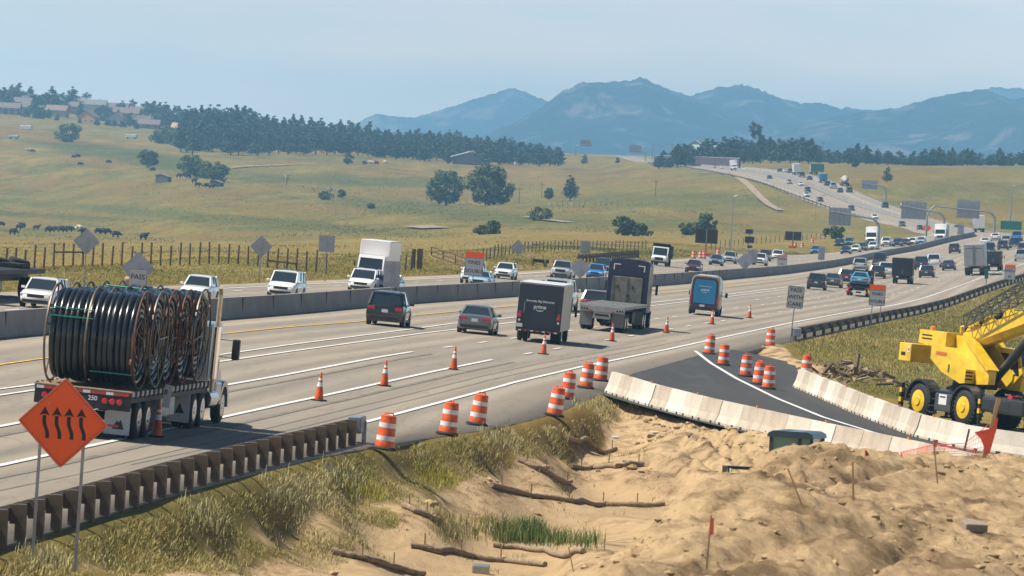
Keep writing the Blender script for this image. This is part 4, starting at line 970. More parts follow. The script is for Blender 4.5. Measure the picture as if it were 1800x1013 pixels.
# ---------------------------------------------------------------- the cable reel lorry
def reel_lorry():
    p = {}; w = 1.3; DECK = mat("weathered_deck_planks", (.26, .17, .09), .8, var=.4, vs=5); CABP = mat("pale_blue_truck_paint", (.26, .34, .41), .3, .25, coat=.7, var=.1)
    STACK = mat("tan_exhaust_metal", (.50, .42, .30), .35, .6, var=.2, vs=6); FLAP = mat("white_mud_flap_rubber", (.46, .49, .52), .5, var=.12, vs=6)
    d = MB(); d.bbox((0, 5.9, 1.25), (2*w, 11.8, .16), .02, DECK); add(p, 'deck', d)
    s = MB(); s.box((0, 5.9, 1.10), (2*w-.04, 11.7, .16), STEEL)
    for sx in (1, -1):
        s.box((sx*.5, 5.9, .92), (.16, 11.4, .34), STEEL); s.box((sx*(w+.02), 5.9, 1.26), (.05, 11.8, .13), ALU)
        for k in range(18): s.box((sx*(w+.05), .4+k*.65, 1.25), (.05, .16, .20), STEEL)
    add(p, 'side_rails', s)
    b = MB(); b.bbox((0, -.04, 1.05), (2*w+.02, .12, .50), .02, STEEL); add(p, 'rear_beam', b)
    st = MB()
    for k in range(12): st.box((-1.16+k*.21, -.105, 1.235), (.20, .012, .075), TAIL if k % 3 else PLATE)
    add(p, 'reflective_strip', st)
    for x in (-1.02, -.82, -.60, .62, .82, 1.02):
        t = MB(); t.lathe([(.085, 0), (.085, .03), (.05, .045)], TAIL, 14, Matrix.Translation((x, -.10, 1.03)) @ Matrix.Rotation(math.radians(90), 4, 'X')); add(p, 'tail_light', t)
    add(p, 'fleet_number', lettering("250", .17, rearX(.28, -.108, 1.07), LETW))
    for sx in (1, -1):
        m_ = MB(); m_.box((sx*.88, .55, .50), (.70, .025, .74), FLAP)
        m_.poly([(sx*.88+a, .535, z) for a, z in ((-.13, .28), (.0, .52), (.04, .46), (.10, .54), (.2, .28))][::1], LETB)
        m_.box((sx*.88-.16, .534, .36), (.42, .006, .06), TAIL); add(p, 'mud_flap', m_)
    for y in (1.6, 2.9, 10.1, 11.4): a = MB(); a.tube([(-1.0, y, .52), (1.0, y, .52)], .09, STEEL, 10); add(p, 'axle', a)
    for sx in (1, -1):
        t = MB(); t.bbox((sx*.98, 5.9, .78), (.52, 2.1, .58), .03, ALU); add(p, 'tool_box', t)
        t = MB(); t.tube([(sx*1.05, 12.2, .78), (sx*1.05, 13.5, .78)], .31, CHROME, 16); add(p, 'fuel_tank', t)
        t = MB(); t.box((sx*.95, 9.3, .62), (.62, .025, .85), FLAP); t.poly([(sx*.95+a_, 9.28, z) for a_, z in ((-.1, .45), (.02, .75), (.16, .45))], LETB); add(p, 'mud_flap', t)
        t = MB(); t.tube([(sx*1.38, 11.95, 1.0), (sx*1.38, 11.95, 3.85), (sx*1.38, 11.8, 4.05)], .07, STACK, 12); t.tube([(sx*1.38, 11.95, 1.4), (sx*1.38, 11.95, 2.9)], .11, CHROME, 12); add(p, 'exhaust_stack', t)
        t = MB(); t.bbox((sx*1.74, 13.35, 2.25), (.22, .20, .60), .04, TRIM); t.bar((sx*1.2, 13.5, 2.5), (sx*1.7, 13.35, 2.5), .03, CHROME); t.bar((sx*1.2, 13.5, 2.0), (sx*1.7, 13.35, 2.0), .03, CHROME); add(p, 'mirror', t)
    c = MB(); c.bbox((0, 12.95, 1.95), (2.46, 1.75, 2.1), .12, CABP); add(p, 'cab', c)
    c = MB(); c.loft([[(x*q, y, z) for x, z in ((-.95, .75), (-.95, zt-.25), (-.7, zt), (.7, zt), (.95, zt-.25), (.95, .75))] for y, zt, q in ((13.8, 1.95, 1.16), (15.2, 1.75, 1.1), (16.0, 1.5, 1.0))], CABP); add(p, 'hood', c, 40)
    for sx in (1, -1):
        c = MB(); pr = [(14.9+.78*math.cos(t), .52+.74*math.sin(t)) for t in [math.pi*k/10-.1 for k in range(11)]]+[(14.9+.60*math.cos(t), .52+.58*math.sin(t)) for t in [math.pi*k/10-.1 for k in range(10, -1, -1)]]
        c.prism(pr, 0, sx*.75, sx*1.27, CABP); c.bbox((sx*1.06, 13.8, .95), (.42, 1.0, .62), .08, CABP); add(p, 'fender', c)
    g = MB(); g.box((0, 12.06, 2.45), (1.5, .02, .5), GLASS); add(p, 'rear_window', g)
    hb = MB(); hb.box((0, 11.75, 2.0), (2.4, .08, 1.5), ALU); add(p, 'headboard', hb)
    wheels(p, [(sx*(w-a_), y) for sx in (1, -1) for a_ in (.17, .49) for y in (1.6, 2.9)]+[(sx*(1.12-a_), y) for sx in (1, -1) for a_ in (0, .32) for y in (10.1, 11.4)]+[(sx*1.09, 14.9) for sx in (1, -1)], .52, .27, CHROME)
    return p
def torus(mb, c, R, r, mt, axis='x', seg=40, rs=8, wob=0, ph=0):
    pts = []
    for k in range(seg):
        t = 2*math.pi*k/seg; q = R*(1+wob*math.sin(3*t+ph)*.5+wob*math.sin(5*t+2*ph)*.5)
        pts.append((c[0]+wob*.5*math.sin(2*t+ph), c[1]+q*math.cos(t), c[2]+q*math.sin(t)))
    mb.tube(pts, r, mt, rs, closed=True)
def cable_reel(label):
    R = 1.34; PIPE = mat("blue_black_plastic_conduit", (.010, .013, .019), .25, spec=.6); RUST = mat("rusty_steel_hoop", (.145, .052, .026), .7, .3, var=.5, vs=5, c2=(.06, .028, .02)); HOOP = mat("worn_steel_hoop", (.17, .14, .11), .5, .6, var=.35, vs=4)
    GRN = mat("green_strap", (.02, .30, .16), .6); ORG = mat("orange_tag", (.75, .14, .03), .6)
    root = thing('cable_reel', label, 'cable reel', 'cable reels loaded on the flatbed lorry')
    w = MB(); rnd = random.Random(3); n_ = 14; pit = 2.28/n_
    for k in range(n_):
        x = -1.14+pit*(k+.5); torus(w, (x, 0, R), 1.16+rnd.uniform(-.035, .03), .088, PIPE, wob=.012, ph=k*1.7, seg=44)
    for k in range(n_-1):
        x = -1.14+pit*(k+1); torus(w, (x, 0, R), 1.02, .085, PIPE, seg=36)
    for sx in (1, -1):
        for R_ in (.98, .82, .66, .50): torus(w, (sx*(1.05-.03*R_), 0, R), R_, .080, PIPE, wob=.03, ph=R_*9, seg=32)
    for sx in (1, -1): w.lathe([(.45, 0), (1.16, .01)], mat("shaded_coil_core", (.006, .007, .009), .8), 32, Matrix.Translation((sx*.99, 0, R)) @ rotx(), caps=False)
    w.build('conduit_coil', root, 60)
    dr = MB(); dr.tube([(-1.2, 0, R), (1.2, 0, R)], .16, STEEL, 12); dr.tube([(-1.0, 0, R), (1.0, 0, R)], .44, BLK, 16); dr.build('drum', root, 40)
    for k, (x, m_) in enumerate(((-1.22, HOOP), (-.12, HOOP), (1.20, RUST))):
        f_ = MB(); torus(f_, (x, 0, R), R-.03 if k != 1 else R-.05, .034, m_, seg=48, rs=6)
        if k != 1:
            for j in range(5):
                a = math.pi*j/2.5+.4; f_.bar((x, 0, R), (x+.0, math.cos(a)*(R-.03), R+math.sin(a)*(R-.03)), .035, RUST)
            torus(f_, (x, 0, R), .62, .025, m_, seg=24, rs=6)
        f_.build('flange', root, 50)
    for ang, x0, x1 in ((2.55, -1.2, .0), (2.75, -1.2, .0), (3.95, .0, 1.2)):
        y, z = math.cos(ang)*1.27, R+math.sin(ang)*1.27; s = MB(); s.bar((x0, y, z), (x1, y, z), .028, GRN); s.build('strap', root)
    t = MB(); t.box((1.14, -1.10, R-.55), (.10, .03, .16), ORG); t.box((1.14, -1.115, R-.52), (.08, .03, .05), PLATE); t.build('tag', root)
    return root
# --- flatbed semi with the tall navy sleeper
def flatbed_semi():
    p = {}; w = 1.29; DK = mat("grey_aluminium_deck", (.30, .30, .30), .6, .2, var=.2, vs=3); RACK = mat("grey_headache_rack", (.165, .158, .132), .6, .2, var=.35, vs=3); FLAP = mat("grey_mud_flap", (.17, .17, .17), .6, var=.15)
    d = MB(); d.box((0, 6.9, 1.40), (2*w, 13.8, .12), DK)
    for k in range(14): d.box((0, .5+k*.98, 1.464), (2*w-.05, .04, .012), STEEL)
    add(p, 'deck', d)
    s = MB(); 
    for sx in (1, -1): s.box((sx*.5, 6.9, 1.1), (.15, 13.4, .5), STEEL); s.box((sx*(w+.01), 6.9, 1.38), (.04, 13.8, .18), DK)
    add(p, 'frame_rails', s)
    b = MB(); b.bbox((0, -.04, 1.23), (2*w, .10, .36), .02, DK); b.box((0, -.05, .86), (1.0, .08, .34), DK); b.box((0, -.095, .90), (.78, .012, .12), LETB)
    for sx in (1, -1):
        for k in range(3): b.lathe([(.05, 0), (.05, .02)], LETB, 10, Matrix.Translation((sx*(.85+.15*k), -.09, 1.2)) @ Matrix.Rotation(math.radians(90), 4, 'X'))
    add(p, 'rear_beam', b)
    for sx in (1, -1):
        m_ = MB(); m_.box((sx*.90, .30, .66), (.72, .03, .78), FLAP); add(p, 'mud_flap', m_)
        t = MB(); t.box((sx*.62, -.10, 1.12), (.16, .02, .08), TAIL); add(p, 'tail_light', t)
        m_ = MB(); m_.box((sx*.90, 11.6, .66), (.72, .03, .78), FLAP); add(p, 'mud_flap', m_)
        m_ = MB(); m_.bbox((sx*1.52, 17.0, 2.3), (.14, .22, .62), .04, TRIM); m_.bar((sx*1.2, 17.1, 2.3), (sx*1.5, 17.0, 2.3), .04, TRIM); add(p, 'mirror', m_)
    u = MB(); u.tube([(-.3, 2.2, .62), (-.3, 9.2, .62)], .22, STEEL, 10); u.bbox((.8, 8.0, .75), (.6, 1.8, .6), .03, STEEL); add(p, 'under_gear', u)
    k = MB(); k.loft([[(x*q, y, z) for x, z in ((-1.24, .95), (-1.24, zt-.32), (-1.05, zt-.08), (-.6, zt), (.6, zt), (1.05, zt-.08), (1.24, zt-.32), (1.24, .95))] for y, zt, q in ((14.5, 3.98, .98), (14.6, 4.02, 1), (16.6, 4.0, 1), (17.3, 3.1, .98), (17.6, 2.1, .96))], mat("navy_cab_paint", (.004, .009, .050), .35, coat=.15)); add(p, 'sleeper_cab', k, 35)
    c = MB(); c.loft([[(x*q, y, z) for x, z in ((-1.05, .7), (-1.05, zt-.3), (-.8, zt), (.8, zt), (1.05, zt-.3), (1.05, .7))] for y, zt, q in ((17.5, 2.0, 1), (19.0, 1.7, .95), (19.5, 1.3, .9))], mat("navy_cab_paint", (.010, .022, .085))); add(p, 'hood', c, 40)
    r_ = MB(); r_.bbox((0, 14.10, 2.20), (1.72, .12, 1.52), .03, RACK)
    for x in (-.86, -.02, .86): r_.box((x, 14.06, 2.15), (.07, .10, 1.6), RACK)
    for x in (-.55, .35): r_.box((x, 14.03, 2.35), (.10, .04, .18), STEEL)
    r_.box((.1, 14.03, 1.85), (.16, .04, .14), LETB); add(p, 'headache_rack', r_)
    q = MB()
    for sx in (1, -1):
        q.box((sx*.72, 14.485, 3.66), (.40, .02, .05), LETW); q.box((sx*.90, 14.485, 3.50), (.05, .02, .36), LETW)
    add(p, 'corner_marking', q)
    wheels(p, [(sx*(w-a_), y) for sx in (1, -1) for a_ in (.17, .49) for y in (1.3, 2.6, 12.6, 13.9)]+[(1.05, 18.4), (-1.05, 18.4)], .52, .27, CHROME)
    return p
def tow_truck():
    p = {}; w = 1.22; RED = mat("red_tow_trim", (.45, .015, .03), .4); YG = mat("yellow_wheel_lift", (.55, .50, .06), .5)
    d = MB(); d.prism([(-3.9, .92), (2.3, 1.12), (2.3, 1.24), (-3.9, 1.02)], 0, -w, w, STEEL); add(p, 'carrier_deck', d)
    c = MB(); c.prism([(2.4, .7), (4.6, .7), (4.6, 1.5), (4.1, 2.5), (2.4, 2.55)], 0, -1.1, 1.1, paint('black')); c.bbox((0, 5.0, 1.1), (2.0, 1.1, .9), .1, paint('black')); add(p, 'cab', c)
    f_ = MB(); f_.box((0, 0, .72), (.9, 7.6, .26), STEEL); add(p, 'chassis', f_)
    for sx in (1, -1):
        b = MB(); b.bar((sx*.85, -3.7, .95), (sx*1.15, -4.0, .35), .16, RED if sx < 0 else YG); b.bbox((sx*1.0, -3.95, .42), (.5, .12, .16), .02, RED); add(p, 'wheel_lift_arm', b)
        b = MB(); b.box((sx*.8, -3.93, .86), (.30, .05, .10), TAIL); add(p, 'tail_light', b)
    q = MB(); q.box((-.15, -4.0, .45), (1.0, .08, .22), WHITEP); q.box((0, -4.05, .42), (.5, .03, .14), LETB); add(p, 'rear_bumper', q)
    wheels(p, [(s*(w-a), -2.1) for s in (1, -1) for a in (.15, .45)]+[(1.02, 4.3), (-1.02, 4.3)], .46, .26)
    return p, 8.0
def flat_trailer(L=13.5):
    p = {}; w = 1.28
    d = MB(); d.bbox((0, 0, 1.32), (2*w, L, .22), .02, STEEL); d.box((0, 0, 1.02), (1.0, L-.4, .4), STEEL); add(p, 'deck', d)
    for k, (x, y) in enumerate(((-.4, -L/2+2.2), (.35, -L/2+3.3))):
        t, r_ = wheel_geo(.52, .4); q = MB(); q.merge(t, Matrix.Translation((x, y, 1.66)) @ Matrix.Rotation(math.radians(80), 4, 'Y')); add(p, 'spare_tyre', q, 40)
    g = MB(); g.bbox((-.1, -L/2+2.8, 1.55), (1.6, 2.0, .25), .05, BLK); add(p, 'tarpaulin', g)
    c = MB(); c.bbox((0, L/2+1.6, 1.9), (2.3, 2.4, 2.4), .12, paint('white')); add(p, 'tractor_cab', c)
    wheels(p, [(s*(w-a), y) for s in (1, -1) for a in (.2, .52) for y in (-L/2+1.2, -L/2+2.5, L/2+.2)], .5, .28)
    return p, L
def mixer():
    p = {}; c = MB(); c.bbox((0, 2.9, 1.6), (2.3, 1.8, 2.0), .12, paint('tan')); c.box((0, 0, .85), (1.0, 7.4, .4), STEEL); add(p, 'cab', c)
    d = MB(); d.lathe([(.35, -2.6), (.75, -2.2), (1.2, -.4), (1.15, .6), (.6, 1.9)], mat("pale_mixer_drum", (.36, .33, .27), .6), 18, Matrix.Translation((0, -.8, 2.2)) @ Matrix.Rotation(math.radians(-78), 4, 'X')); add(p, 'drum', d, 40)
    wheels(p, [(s*1.0, y) for s in (1, -1) for y in (-2.4, -1.2, 3.0)], .5, .35)
    return p, 8.0

# ---------------------------------------------------------------- roadwork furniture
ORANGE = mat("orange_plastic", (.64, .095, .012), .5, var=.42, vs=4); ORF = mat("fluorescent_orange_sheeting", (1.0, .115, .004), .40); REFL = mat("white_reflective_band", (.72, .72, .72), .4, var=.12, vs=8)
CONC = mat("pale_precast_concrete", (.50, .45, .37), .85, var=.16, vs=1.3, bump=.25, bs=14); CONC_D = mat("stained_precast_concrete", (.42, .355, .28), .85, var=.22, vs=1.6, bump=.25, bs=14); CONC_W = mat("whitewashed_precast_concrete", (.57, .54, .47), .8, var=.12, vs=1.5, bump=.2, bs=14)
CONC_M = mat("cast_median_concrete", (.215, .205, .20), .85, var=.22, vs=.35, bump=.3, bs=6)
WOODP = mat("weathered_brown_wood", (.125, .090, .058), .85, var=.45, vs=3); RUSTG = mat("brown_weathering_steel", (.060, .042, .030), .65, .2, var=.3, vs=3); STAKE = mat("raw_stake_wood", (.40, .26, .13), .8, var=.25, vs=9)
SIGNW = mat("white_sign_sheeting", (.46, .47, .49), .4, var=.05); SIGNB = mat("bare_sign_back", (.36, .38, .42), .45, .35, var=.2, vs=3); BLACKM = mat("black_marking", (.015, .012, .012), .6)
def ordinal(k): return ['first', 'second', 'third', 'fourth', 'fifth', 'sixth', 'seventh', 'eighth', 'ninth', 'tenth', 'eleventh', 'twelfth', 'thirteenth', 'fourteenth', 'fifteenth', 'sixteenth', 'seventeenth', 'eighteenth', 'nineteenth', 'twentieth', 'twenty-first', 'twenty-second', 'twenty-third', 'twenty-fourth', 'twenty-fifth', 'twenty-sixth', 'twenty-seventh', 'twenty-eighth'][k]
# cones
def make_cone():
    r = thing('traffic_cone', '', 'traffic cone', 'traffic cones along the solid white lane line')
    b = MB(); b.bbox((0, 0, .02), (.40, .40, .045), .012, BLK); b.build('base', r)
    c = MB(); c.lathe([(.155, .04), (.118, .30), (.070, .62), (.032, .90), (.026, .93)], ORANGE, 20); c.build('body', r, 40)
    for z0, z1 in ((.46, .60), (.66, .74)):
        f_ = lambda z: .004+np.interp(z, [.04, .30, .62, .90], [.155, .118, .070, .032])
        q = MB(); q.lathe([(f_(z0), z0), (f_(z1), z1)], REFL, 20, caps=False); q.build('reflective_collar', r, 40)
    remember(r); return r
cone0 = make_cone()
CONES = [(275,770,"nearest traffic cone, standing beside the reel lorry with a leaning white panel on top"),(560,706,"traffic cone standing alone ahead of the reel lorry shadow, second of the row"),(675,680,"traffic cone on the road below the black car, third of the row"),(797,651,"traffic cone on the road below the grey sedan, fourth of the row"),
 (955,624,"traffic cone right behind the navy delivery truck"),(1075,601,"traffic cone beside the mud flaps of the grey flatbed"),(1171,586,"traffic cone between the navy sleeper lorry and the blue van"),(1251,571,"traffic cone just behind the bright blue van"),(1317,560,"farthest and smallest traffic cone, right of the bright blue van")]
for k, (px, py, lb) in enumerate(CONES):
    o = cone0 if k == 0 else dup(cone0); o['label'] = lb
    P = hit(px, py); P.z += .032; place(o, P, Vector((math.sin(k*2.1), math.cos(k*2.1), 0))); o.matrix_basis = o.matrix_basis @ Matrix.Scale(1.02, 4)
    if k == 0:
        q = MB(); q.box((.10, 0, 1.12), (.20, .015, .62), SIGNW, Matrix.Rotation(math.radians(4), 4, 'Y')); q.box((.11, -.012, 1.22), (.03, .004, .14), BLACKM); q.box((.16, -.012, 1.22), (.03, .004, .14), BLACKM); q.build('sign_panel', o)
# drums
def make_drum():
    r = thing('traffic_drum', '', 'traffic drum', 'orange and white traffic drums around the work zone')
    b = MB(); b.lathe([(.36, 0), (.36, .05), (.30, .09), (.29, .09)], BLK, 20); b.build('rubber_base', r, 40)
    zs = [.06, .24, .26, .44, .46, .62, .64, .80, .82, .98]; rad = [.285, .275, .262, .262, .255, .25, .243, .238, .232, .215]
    c = MB(); c.lathe(list(zip(rad, zs))+[(.19, 1.0)], ORANGE, 22); c.build('body', r, 30)
    for z0, z1, ra, rb_ in ((.27, .41, .2665, .2645), (.64, .78, .2475, .2435)):
        q = MB(); q.lathe([(ra, z0), (rb_, z1)], REFL, 22, caps=False); q.build('white_band', r, 40)
    h_ = MB(); h_.tube([(-.13, 0, .99), (-.11, 0, 1.06), (.11, 0, 1.06), (.13, 0, .99)], .022, ORANGE, 8); h_.build('handle', r, 50)
    remember(r); return r
drum0 = make_drum()
DRUMS = [(675,789,"traffic drum half sunk in grass just past the guardrail end, nearest of all",3),(786,766,"traffic drum on the shoulder, second after the guardrail end",3),(838,749,"traffic drum on the shoulder with its black base showing, third after the guardrail end",4),
 (974,733,"tilted traffic drum at the edge of the grass above the dirt ditch",5),(996,703,"traffic drum directly behind the tilted one above the ditch",3),(1029,684,"traffic drum second from the left end of the pale barrier row",3),(1055,671,"traffic drum nearest to the left end of the pale barrier row",2),
 (1246,624,"traffic drum at the tip of the gore beside the road edge line",2),(1271,644,"traffic drum on fresh asphalt right of the curved white line, first down the ramp",0),(1310,664,"traffic drum on fresh asphalt, second down the ramp and standing apart",0),(1333,678,"traffic drum on the ramp, left one of the close pair",0),(1350,686,"traffic drum on the ramp, right one of the close pair",0),
 (1353,611,"traffic drum standing by the end of the far right guardrail",0),(1416,664,"traffic drum half hidden behind the first block of the right barrier row",0)]
for k, (px, py, lb, tilt) in enumerate(DRUMS):
    o = drum0 if k == 0 else dup(drum0); o['label'] = lb
    P = hit(px, py, works=(k in (3,))); P.z += .03 if k != 0 else -.03; P.z += .02 if k >= 8 else 0
    place(o, P, Vector((math.sin(k*1.3), math.cos(k*1.3), 0)), (normal(P.x, P.y)+Vector((math.tan(math.radians(tilt)), 0, 0))).normalized())
# concrete barrier blocks
def make_block(L):
    r = thing('concrete_barrier_block', '', 'concrete barrier', 'blocks of the pale barrier rows beside the ramp'); b = MB(); w0, w1, w2 = .305, .20, .095
    prof = [(-w0, 0), (w0, 0), (w0, .08), (w1, .33), (w2, .84), (-w2, .84), (-w1, .33), (-w0, .08)]
    ys = [-L/2+.012, -L/2+.03, L/2-.03, L/2-.012]; ks = [.94, 1, 1, .94]
    b.loft([[(x*k, y, .004+z*(.99 if k < 1 else 1)) for x, z in prof] for y, k in zip(ys, ks)], CONC); b.build('block', r)
    s = MB()
    for y in (-L*.30, L*.30):
        for sx in (1, -1): s.box((sx*(w0-.05), y, .045), (.125, .20, .09), mat("shadowed_drain_slot", (.02, .018, .015), .95))
    s.build('drain_slot', r); remember(r); return r
BL = 2.45; blk0 = make_block(BL); used = [False]
AMB = mat("amber_barrier_reflector", (.62, .22, .03), .4)
def barrier_row(pts, name, start_words, n_max, marks):
    P = np.array([(p[0], p[1]) for p in pts]); s = np.concatenate([[0], np.cumsum(np.hypot(*np.diff(P, axis=0).T))]); n_ = min(n_max, int(s[-1]/BL))
    for k in range(n_):
        q = (k+.5)*BL; x, y = np.interp(q, s, P[:, 0]), np.interp(q, s, P[:, 1]); x2, y2 = np.interp(q+.6, s, P[:, 0]), np.interp(q+.6, s, P[:, 1]); x1, y1 = np.interp(q-.6, s, P[:, 0]), np.interp(q-.6, s, P[:, 1])
        o = blk0 if not used[0] else dup(blk0); used[0] = True
        o['label'] = f"{ordinal(k)} pale concrete block of the {name}, counted from {start_words}"
        m_ = CONC_W if k == 3 or k % 7 == 5 else (CONC_D if k % 3 == 1 or k % 5 == 4 else CONC)
        for c in o.children:
            if c.name.startswith('block'): c.material_slots[0].link = 'OBJECT'; c.material_slots[0].material = m_
        z = float(h0(x, y)); place(o, Vector((x, y, z+.05)), Vector((x2-x1, y2-y1, 0)))
        if k in marks:
            t = MB(); t.box((0, 0, .885), (.07, .11, .09), AMB); t.build('reflector', o); 
barrier_row([(p[0], p[1]-.2) for p in BARL], "left barrier row", "the drums", 24, (1, 3, 6, 9, 12, 15, 18))
barrier_row(BARR, "right barrier row", "its far end", 26, (3, 7, 11, 14, 17))
# median barrier: one continuous wall
def wall_strip(mb, xf, ys, prof, mt):
    rings = []
    for y in ys:
        x = float(xf(y)); z = float(h0(x, y)); rings.append([(x+px_, y, z+pz) for px_, pz in prof])
    mb.loft(rings, mt)
m_ = thing('median_barrier', "long grey concrete median wall dividing the two carriageways", 'concrete wall')
mb = MB(); ysm = np.concatenate([np.arange(90, 420, 8.0), np.exp(np.arange(math.log(420), math.log(3000), .02))])
wall_strip(mb, xM, ysm, [(-.32, 0), (.32, 0), (.30, .12), (.20, .36), (.14, 1.0), (-.14, 1.0), (-.20, .36), (-.30, .12)], CONC_M); mb.build('wall', m_, 40)
jb = MB(); jb.box((.17, 0, .5), (.10, .025, .96), mat("joint_shadow", (.10, .095, .09), .9)); jme = jb.mesh('joint')
for y in np.arange(190, 560, 9.15): x = float(xM(y)); o = link('joint', jme, m_); o.location = (x, y, float(h0(x, y)))
# guardrails
def guardrail(label, pts, step, post_h=.74, end=None, rail=True, wide=.20, deep=0):
    P = np.array(pts); s = np.concatenate([[0], np.cumsum(np.hypot(*np.diff(P, axis=0).T))]); L = s[-1]
    at_ = lambda q: (float(np.interp(q, s, P[:, 0])), float(np.interp(q, s, P[:, 1])))
    r = thing('guardrail', label, 'guardrail'); q = 0; k = 0
    pm = MB(); pm.box((0, 0, post_h/2-.25), (wide, .17, post_h+.5), WOODP); pm.box((-wide*.5-.0, 0, post_h-.20), (.22, .16, .38), WOODP)
    pme = pm.mesh('post')
    while q <= L and k < 99:
        x, y = at_(q); o = link('post', pme, r); x2, y2 = at_(min(q+.5, L)); x1, y1 = at_(max(q-.5, 0))
        M_ = frame(Vector((x2-x1, y2-y1, 0)), Vector((0, 0, 1))); M_.translation = (x, y, float(h(x, y))); o.matrix_basis = M_; q += step; k += 1
    mb = MB(); rings = []
    qs = np.arange(0, L, 1.5)
    for q in list(qs)+[L]:
        x, y = at_(q); x2, y2 = at_(min(q+.5, L)); x1, y1 = at_(max(q-.5, 0)); d = Vector((x2-x1, y2-y1, 0)).normalized(); nn = Vector((d.y, -d.x, 0)); z = float(h0(x, y))
        c = Vector((x, y, z))-nn*(wide/2+.16)
        rings.append([tuple(c+nn*a+Vector((0, 0, b))) for a, b in ((0, .40-deep), (.07, .46-deep), (.07, .52), (0, .565), (.07, .62), (.07, .68), (0, .73), (-.012, .73), (.05, .67), (.05, .63), (-.015, .57), (.05, .51), (.05, .47-deep), (-.012, .40-deep))])
    mb.loft(rings, RUSTG); mb.build('rail', r, 30)
    if end is not None:
        e = MB(); x, y = at_(0 if end == 0 else L); x2, y2 = at_(1 if end == 0 else L-1); d = Vector((x-x2, y-y2, 0)).normalized(); M_ = frame(d, Vector((0, 0, 1))); M_.translation = (x, y, float(h0(x, y)))
        e.bbox((-.16, .35, .55), (.42, .9, .50), .05, mat("weathered_grey_end_terminal", (.22, .26, .30), .5, .3, var=.2), M_); e.box((.05, .5, .30), (.12, .12, .7), GALV, M_); e.build('end_terminal', r)
    return r
gp = [hit(px, py)[:2] for px, py in [(-260,1050),(-60,985),(0,965),(150,919),(300,871),(450,828),(560,800),(632,781)]]
guardrail("brown timber-post guardrail running along the near shoulder behind the lane sign", gp, 1.95, .755, end=1, wide=.205)
gp = [(float(xN(y)), y) for y in np.exp(np.linspace(math.log(327), math.log(1150), 60))]
guardrail("long dark guardrail between the right shoulder and the grass bank, beside two signs", gp, 8.2, .74, end=0, deep=.14)
gp = [hit(px, py)[:2] for px, py in [(936,468),(968,471)]]
guardrail("short grey guardrail end in the far verge beside the white oncoming car", gp, 2.0, .7)
gp = [hit(px, py)[:2] for px, py in [(1018,462),(1060,459),(1124,453)]]
guardrail("grey guardrail in the far verge in front of the white dump truck", gp, 4.0, .9)
gp = [(float(xO(y))-.4, y) for y in np.exp(np.linspace(math.log(1480), math.log(2600), 50))]
guardrail("dark guardrail along the left edge of the climbing highway on the hill", gp, 12, .9)

# ---------------------------------------------------------------- signs
def sign(px, py, label, w, hgt, bottom, kind='rect', posts=1, back=False, lines=None, top=None, lean=0.0, yaw=0.0, text=.24, works=False, diag=False, cat='road sign', name='road_sign', face=None, group=None, P=None, tz=0, bolts=False):
    """a sheet-metal sign on steel posts; faces the camera unless back"""
    P = P or hit(px, py, works=works); r = thing(name, label, cat, group)
    face = face or SIGNW; b = MB()
    if kind == 'diamond':
        a = w/math.sqrt(2)*1.0; R = Vector((0, 0, bottom+a)); k = .07
        pts = []
        for c in ((0, -a), (a, 0), (0, a), (-a, 0)):
            n1 = (-c[1]-0, c[0]) if False else None
            t_ = Vector((c[0], c[1])); u = Vector((-c[1], c[0])).normalized()
            pts += [tuple(t_*(1-k)-u*k*a), tuple(t_*(1-k*.3)-u*k*.25*a), tuple(t_*(1-k*.3)+u*k*.25*a), tuple(t_*(1-k)+u*k*a)]
        out = [(p[0], p[1]+bottom+a) for p in pts]
    else:
        r_ = .05; out = []
        for cx, cz, a0 in ((w/2-r_, bottom+r_, -90), (w/2-r_, bottom+hgt-r_, 0), (-w/2+r_, bottom+hgt-r_, 90), (-w/2+r_, bottom+r_, 180)):
            for k in range(4): t = math.radians(a0+30*k); out.append((cx+r_*math.cos(t), cz+r_*math.sin(t)))
    b.prism(out, 1, -.004, .004, SIGNB)
    cz = sum(p[1] for p in out)/len(out)
    ff = [(p[0]*.985, cz+(p[1]-cz)*.985) for p in out]
    if not back: b.poly([(p[0], -.007, p[1]) for p in ff], face)
    b.build('sign_panel', r)
    if not back and lines:
        t = MB(); n_ = len(lines); hh = hgt-(top or 0)
        for k, s in enumerate(lines): lettering(s, text, rearX(0, -.011, bottom+hh*(1-(k+.5)/n_)*.94+hh*.03), BLACKM, t)
        for a, c, d, e in ((0, bottom+.035, w-.08, .016), (0, bottom+hh-.035, w-.08, .016), (-w/2+.035, bottom+hh/2, .016, hh-.08), (w/2-.035, bottom+hh/2, .016, hh-.08)): t.box((a, -.010, c), (d, .003, e), BLACKM)
        t.build('lettering', r)
    if top:
        t = MB(); t.box((0, -.008, bottom+hgt-top/2), (w*.985, .010, top), ORF); t.build('orange_panel', r)
    for k in range(posts):
        x = 0 if posts == 1 else (-w*.27 if k == 0 else w*.27)*(1 if kind != 'diamond' else 1.25)
        p = MB(); topz = bottom+(hgt*.92 if kind != 'diamond' else w*.70); p.box((x, .035 if not back else -.035, topz/2-.25), (.06, .05, topz+.5), GALV); p.build('post', r)
    if back and kind != 'diamond':
        for z in (bottom+hgt*.14, bottom+hgt*.84): p = MB(); p.box((0, -.02, z), (w*.96, .03, .05), GALV); p.build('bracket', r)
    d = Vector((P.x, P.y, 0)).normalized(); d = Matrix.Rotation(math.radians(yaw), 3, 'Z') @ d
    up = Matrix.Rotation(math.radians(lean), 3, d) @ Vector((0, 0, 1)); P = P.copy(); P.z += tz
    place(r, P, d, up); return r
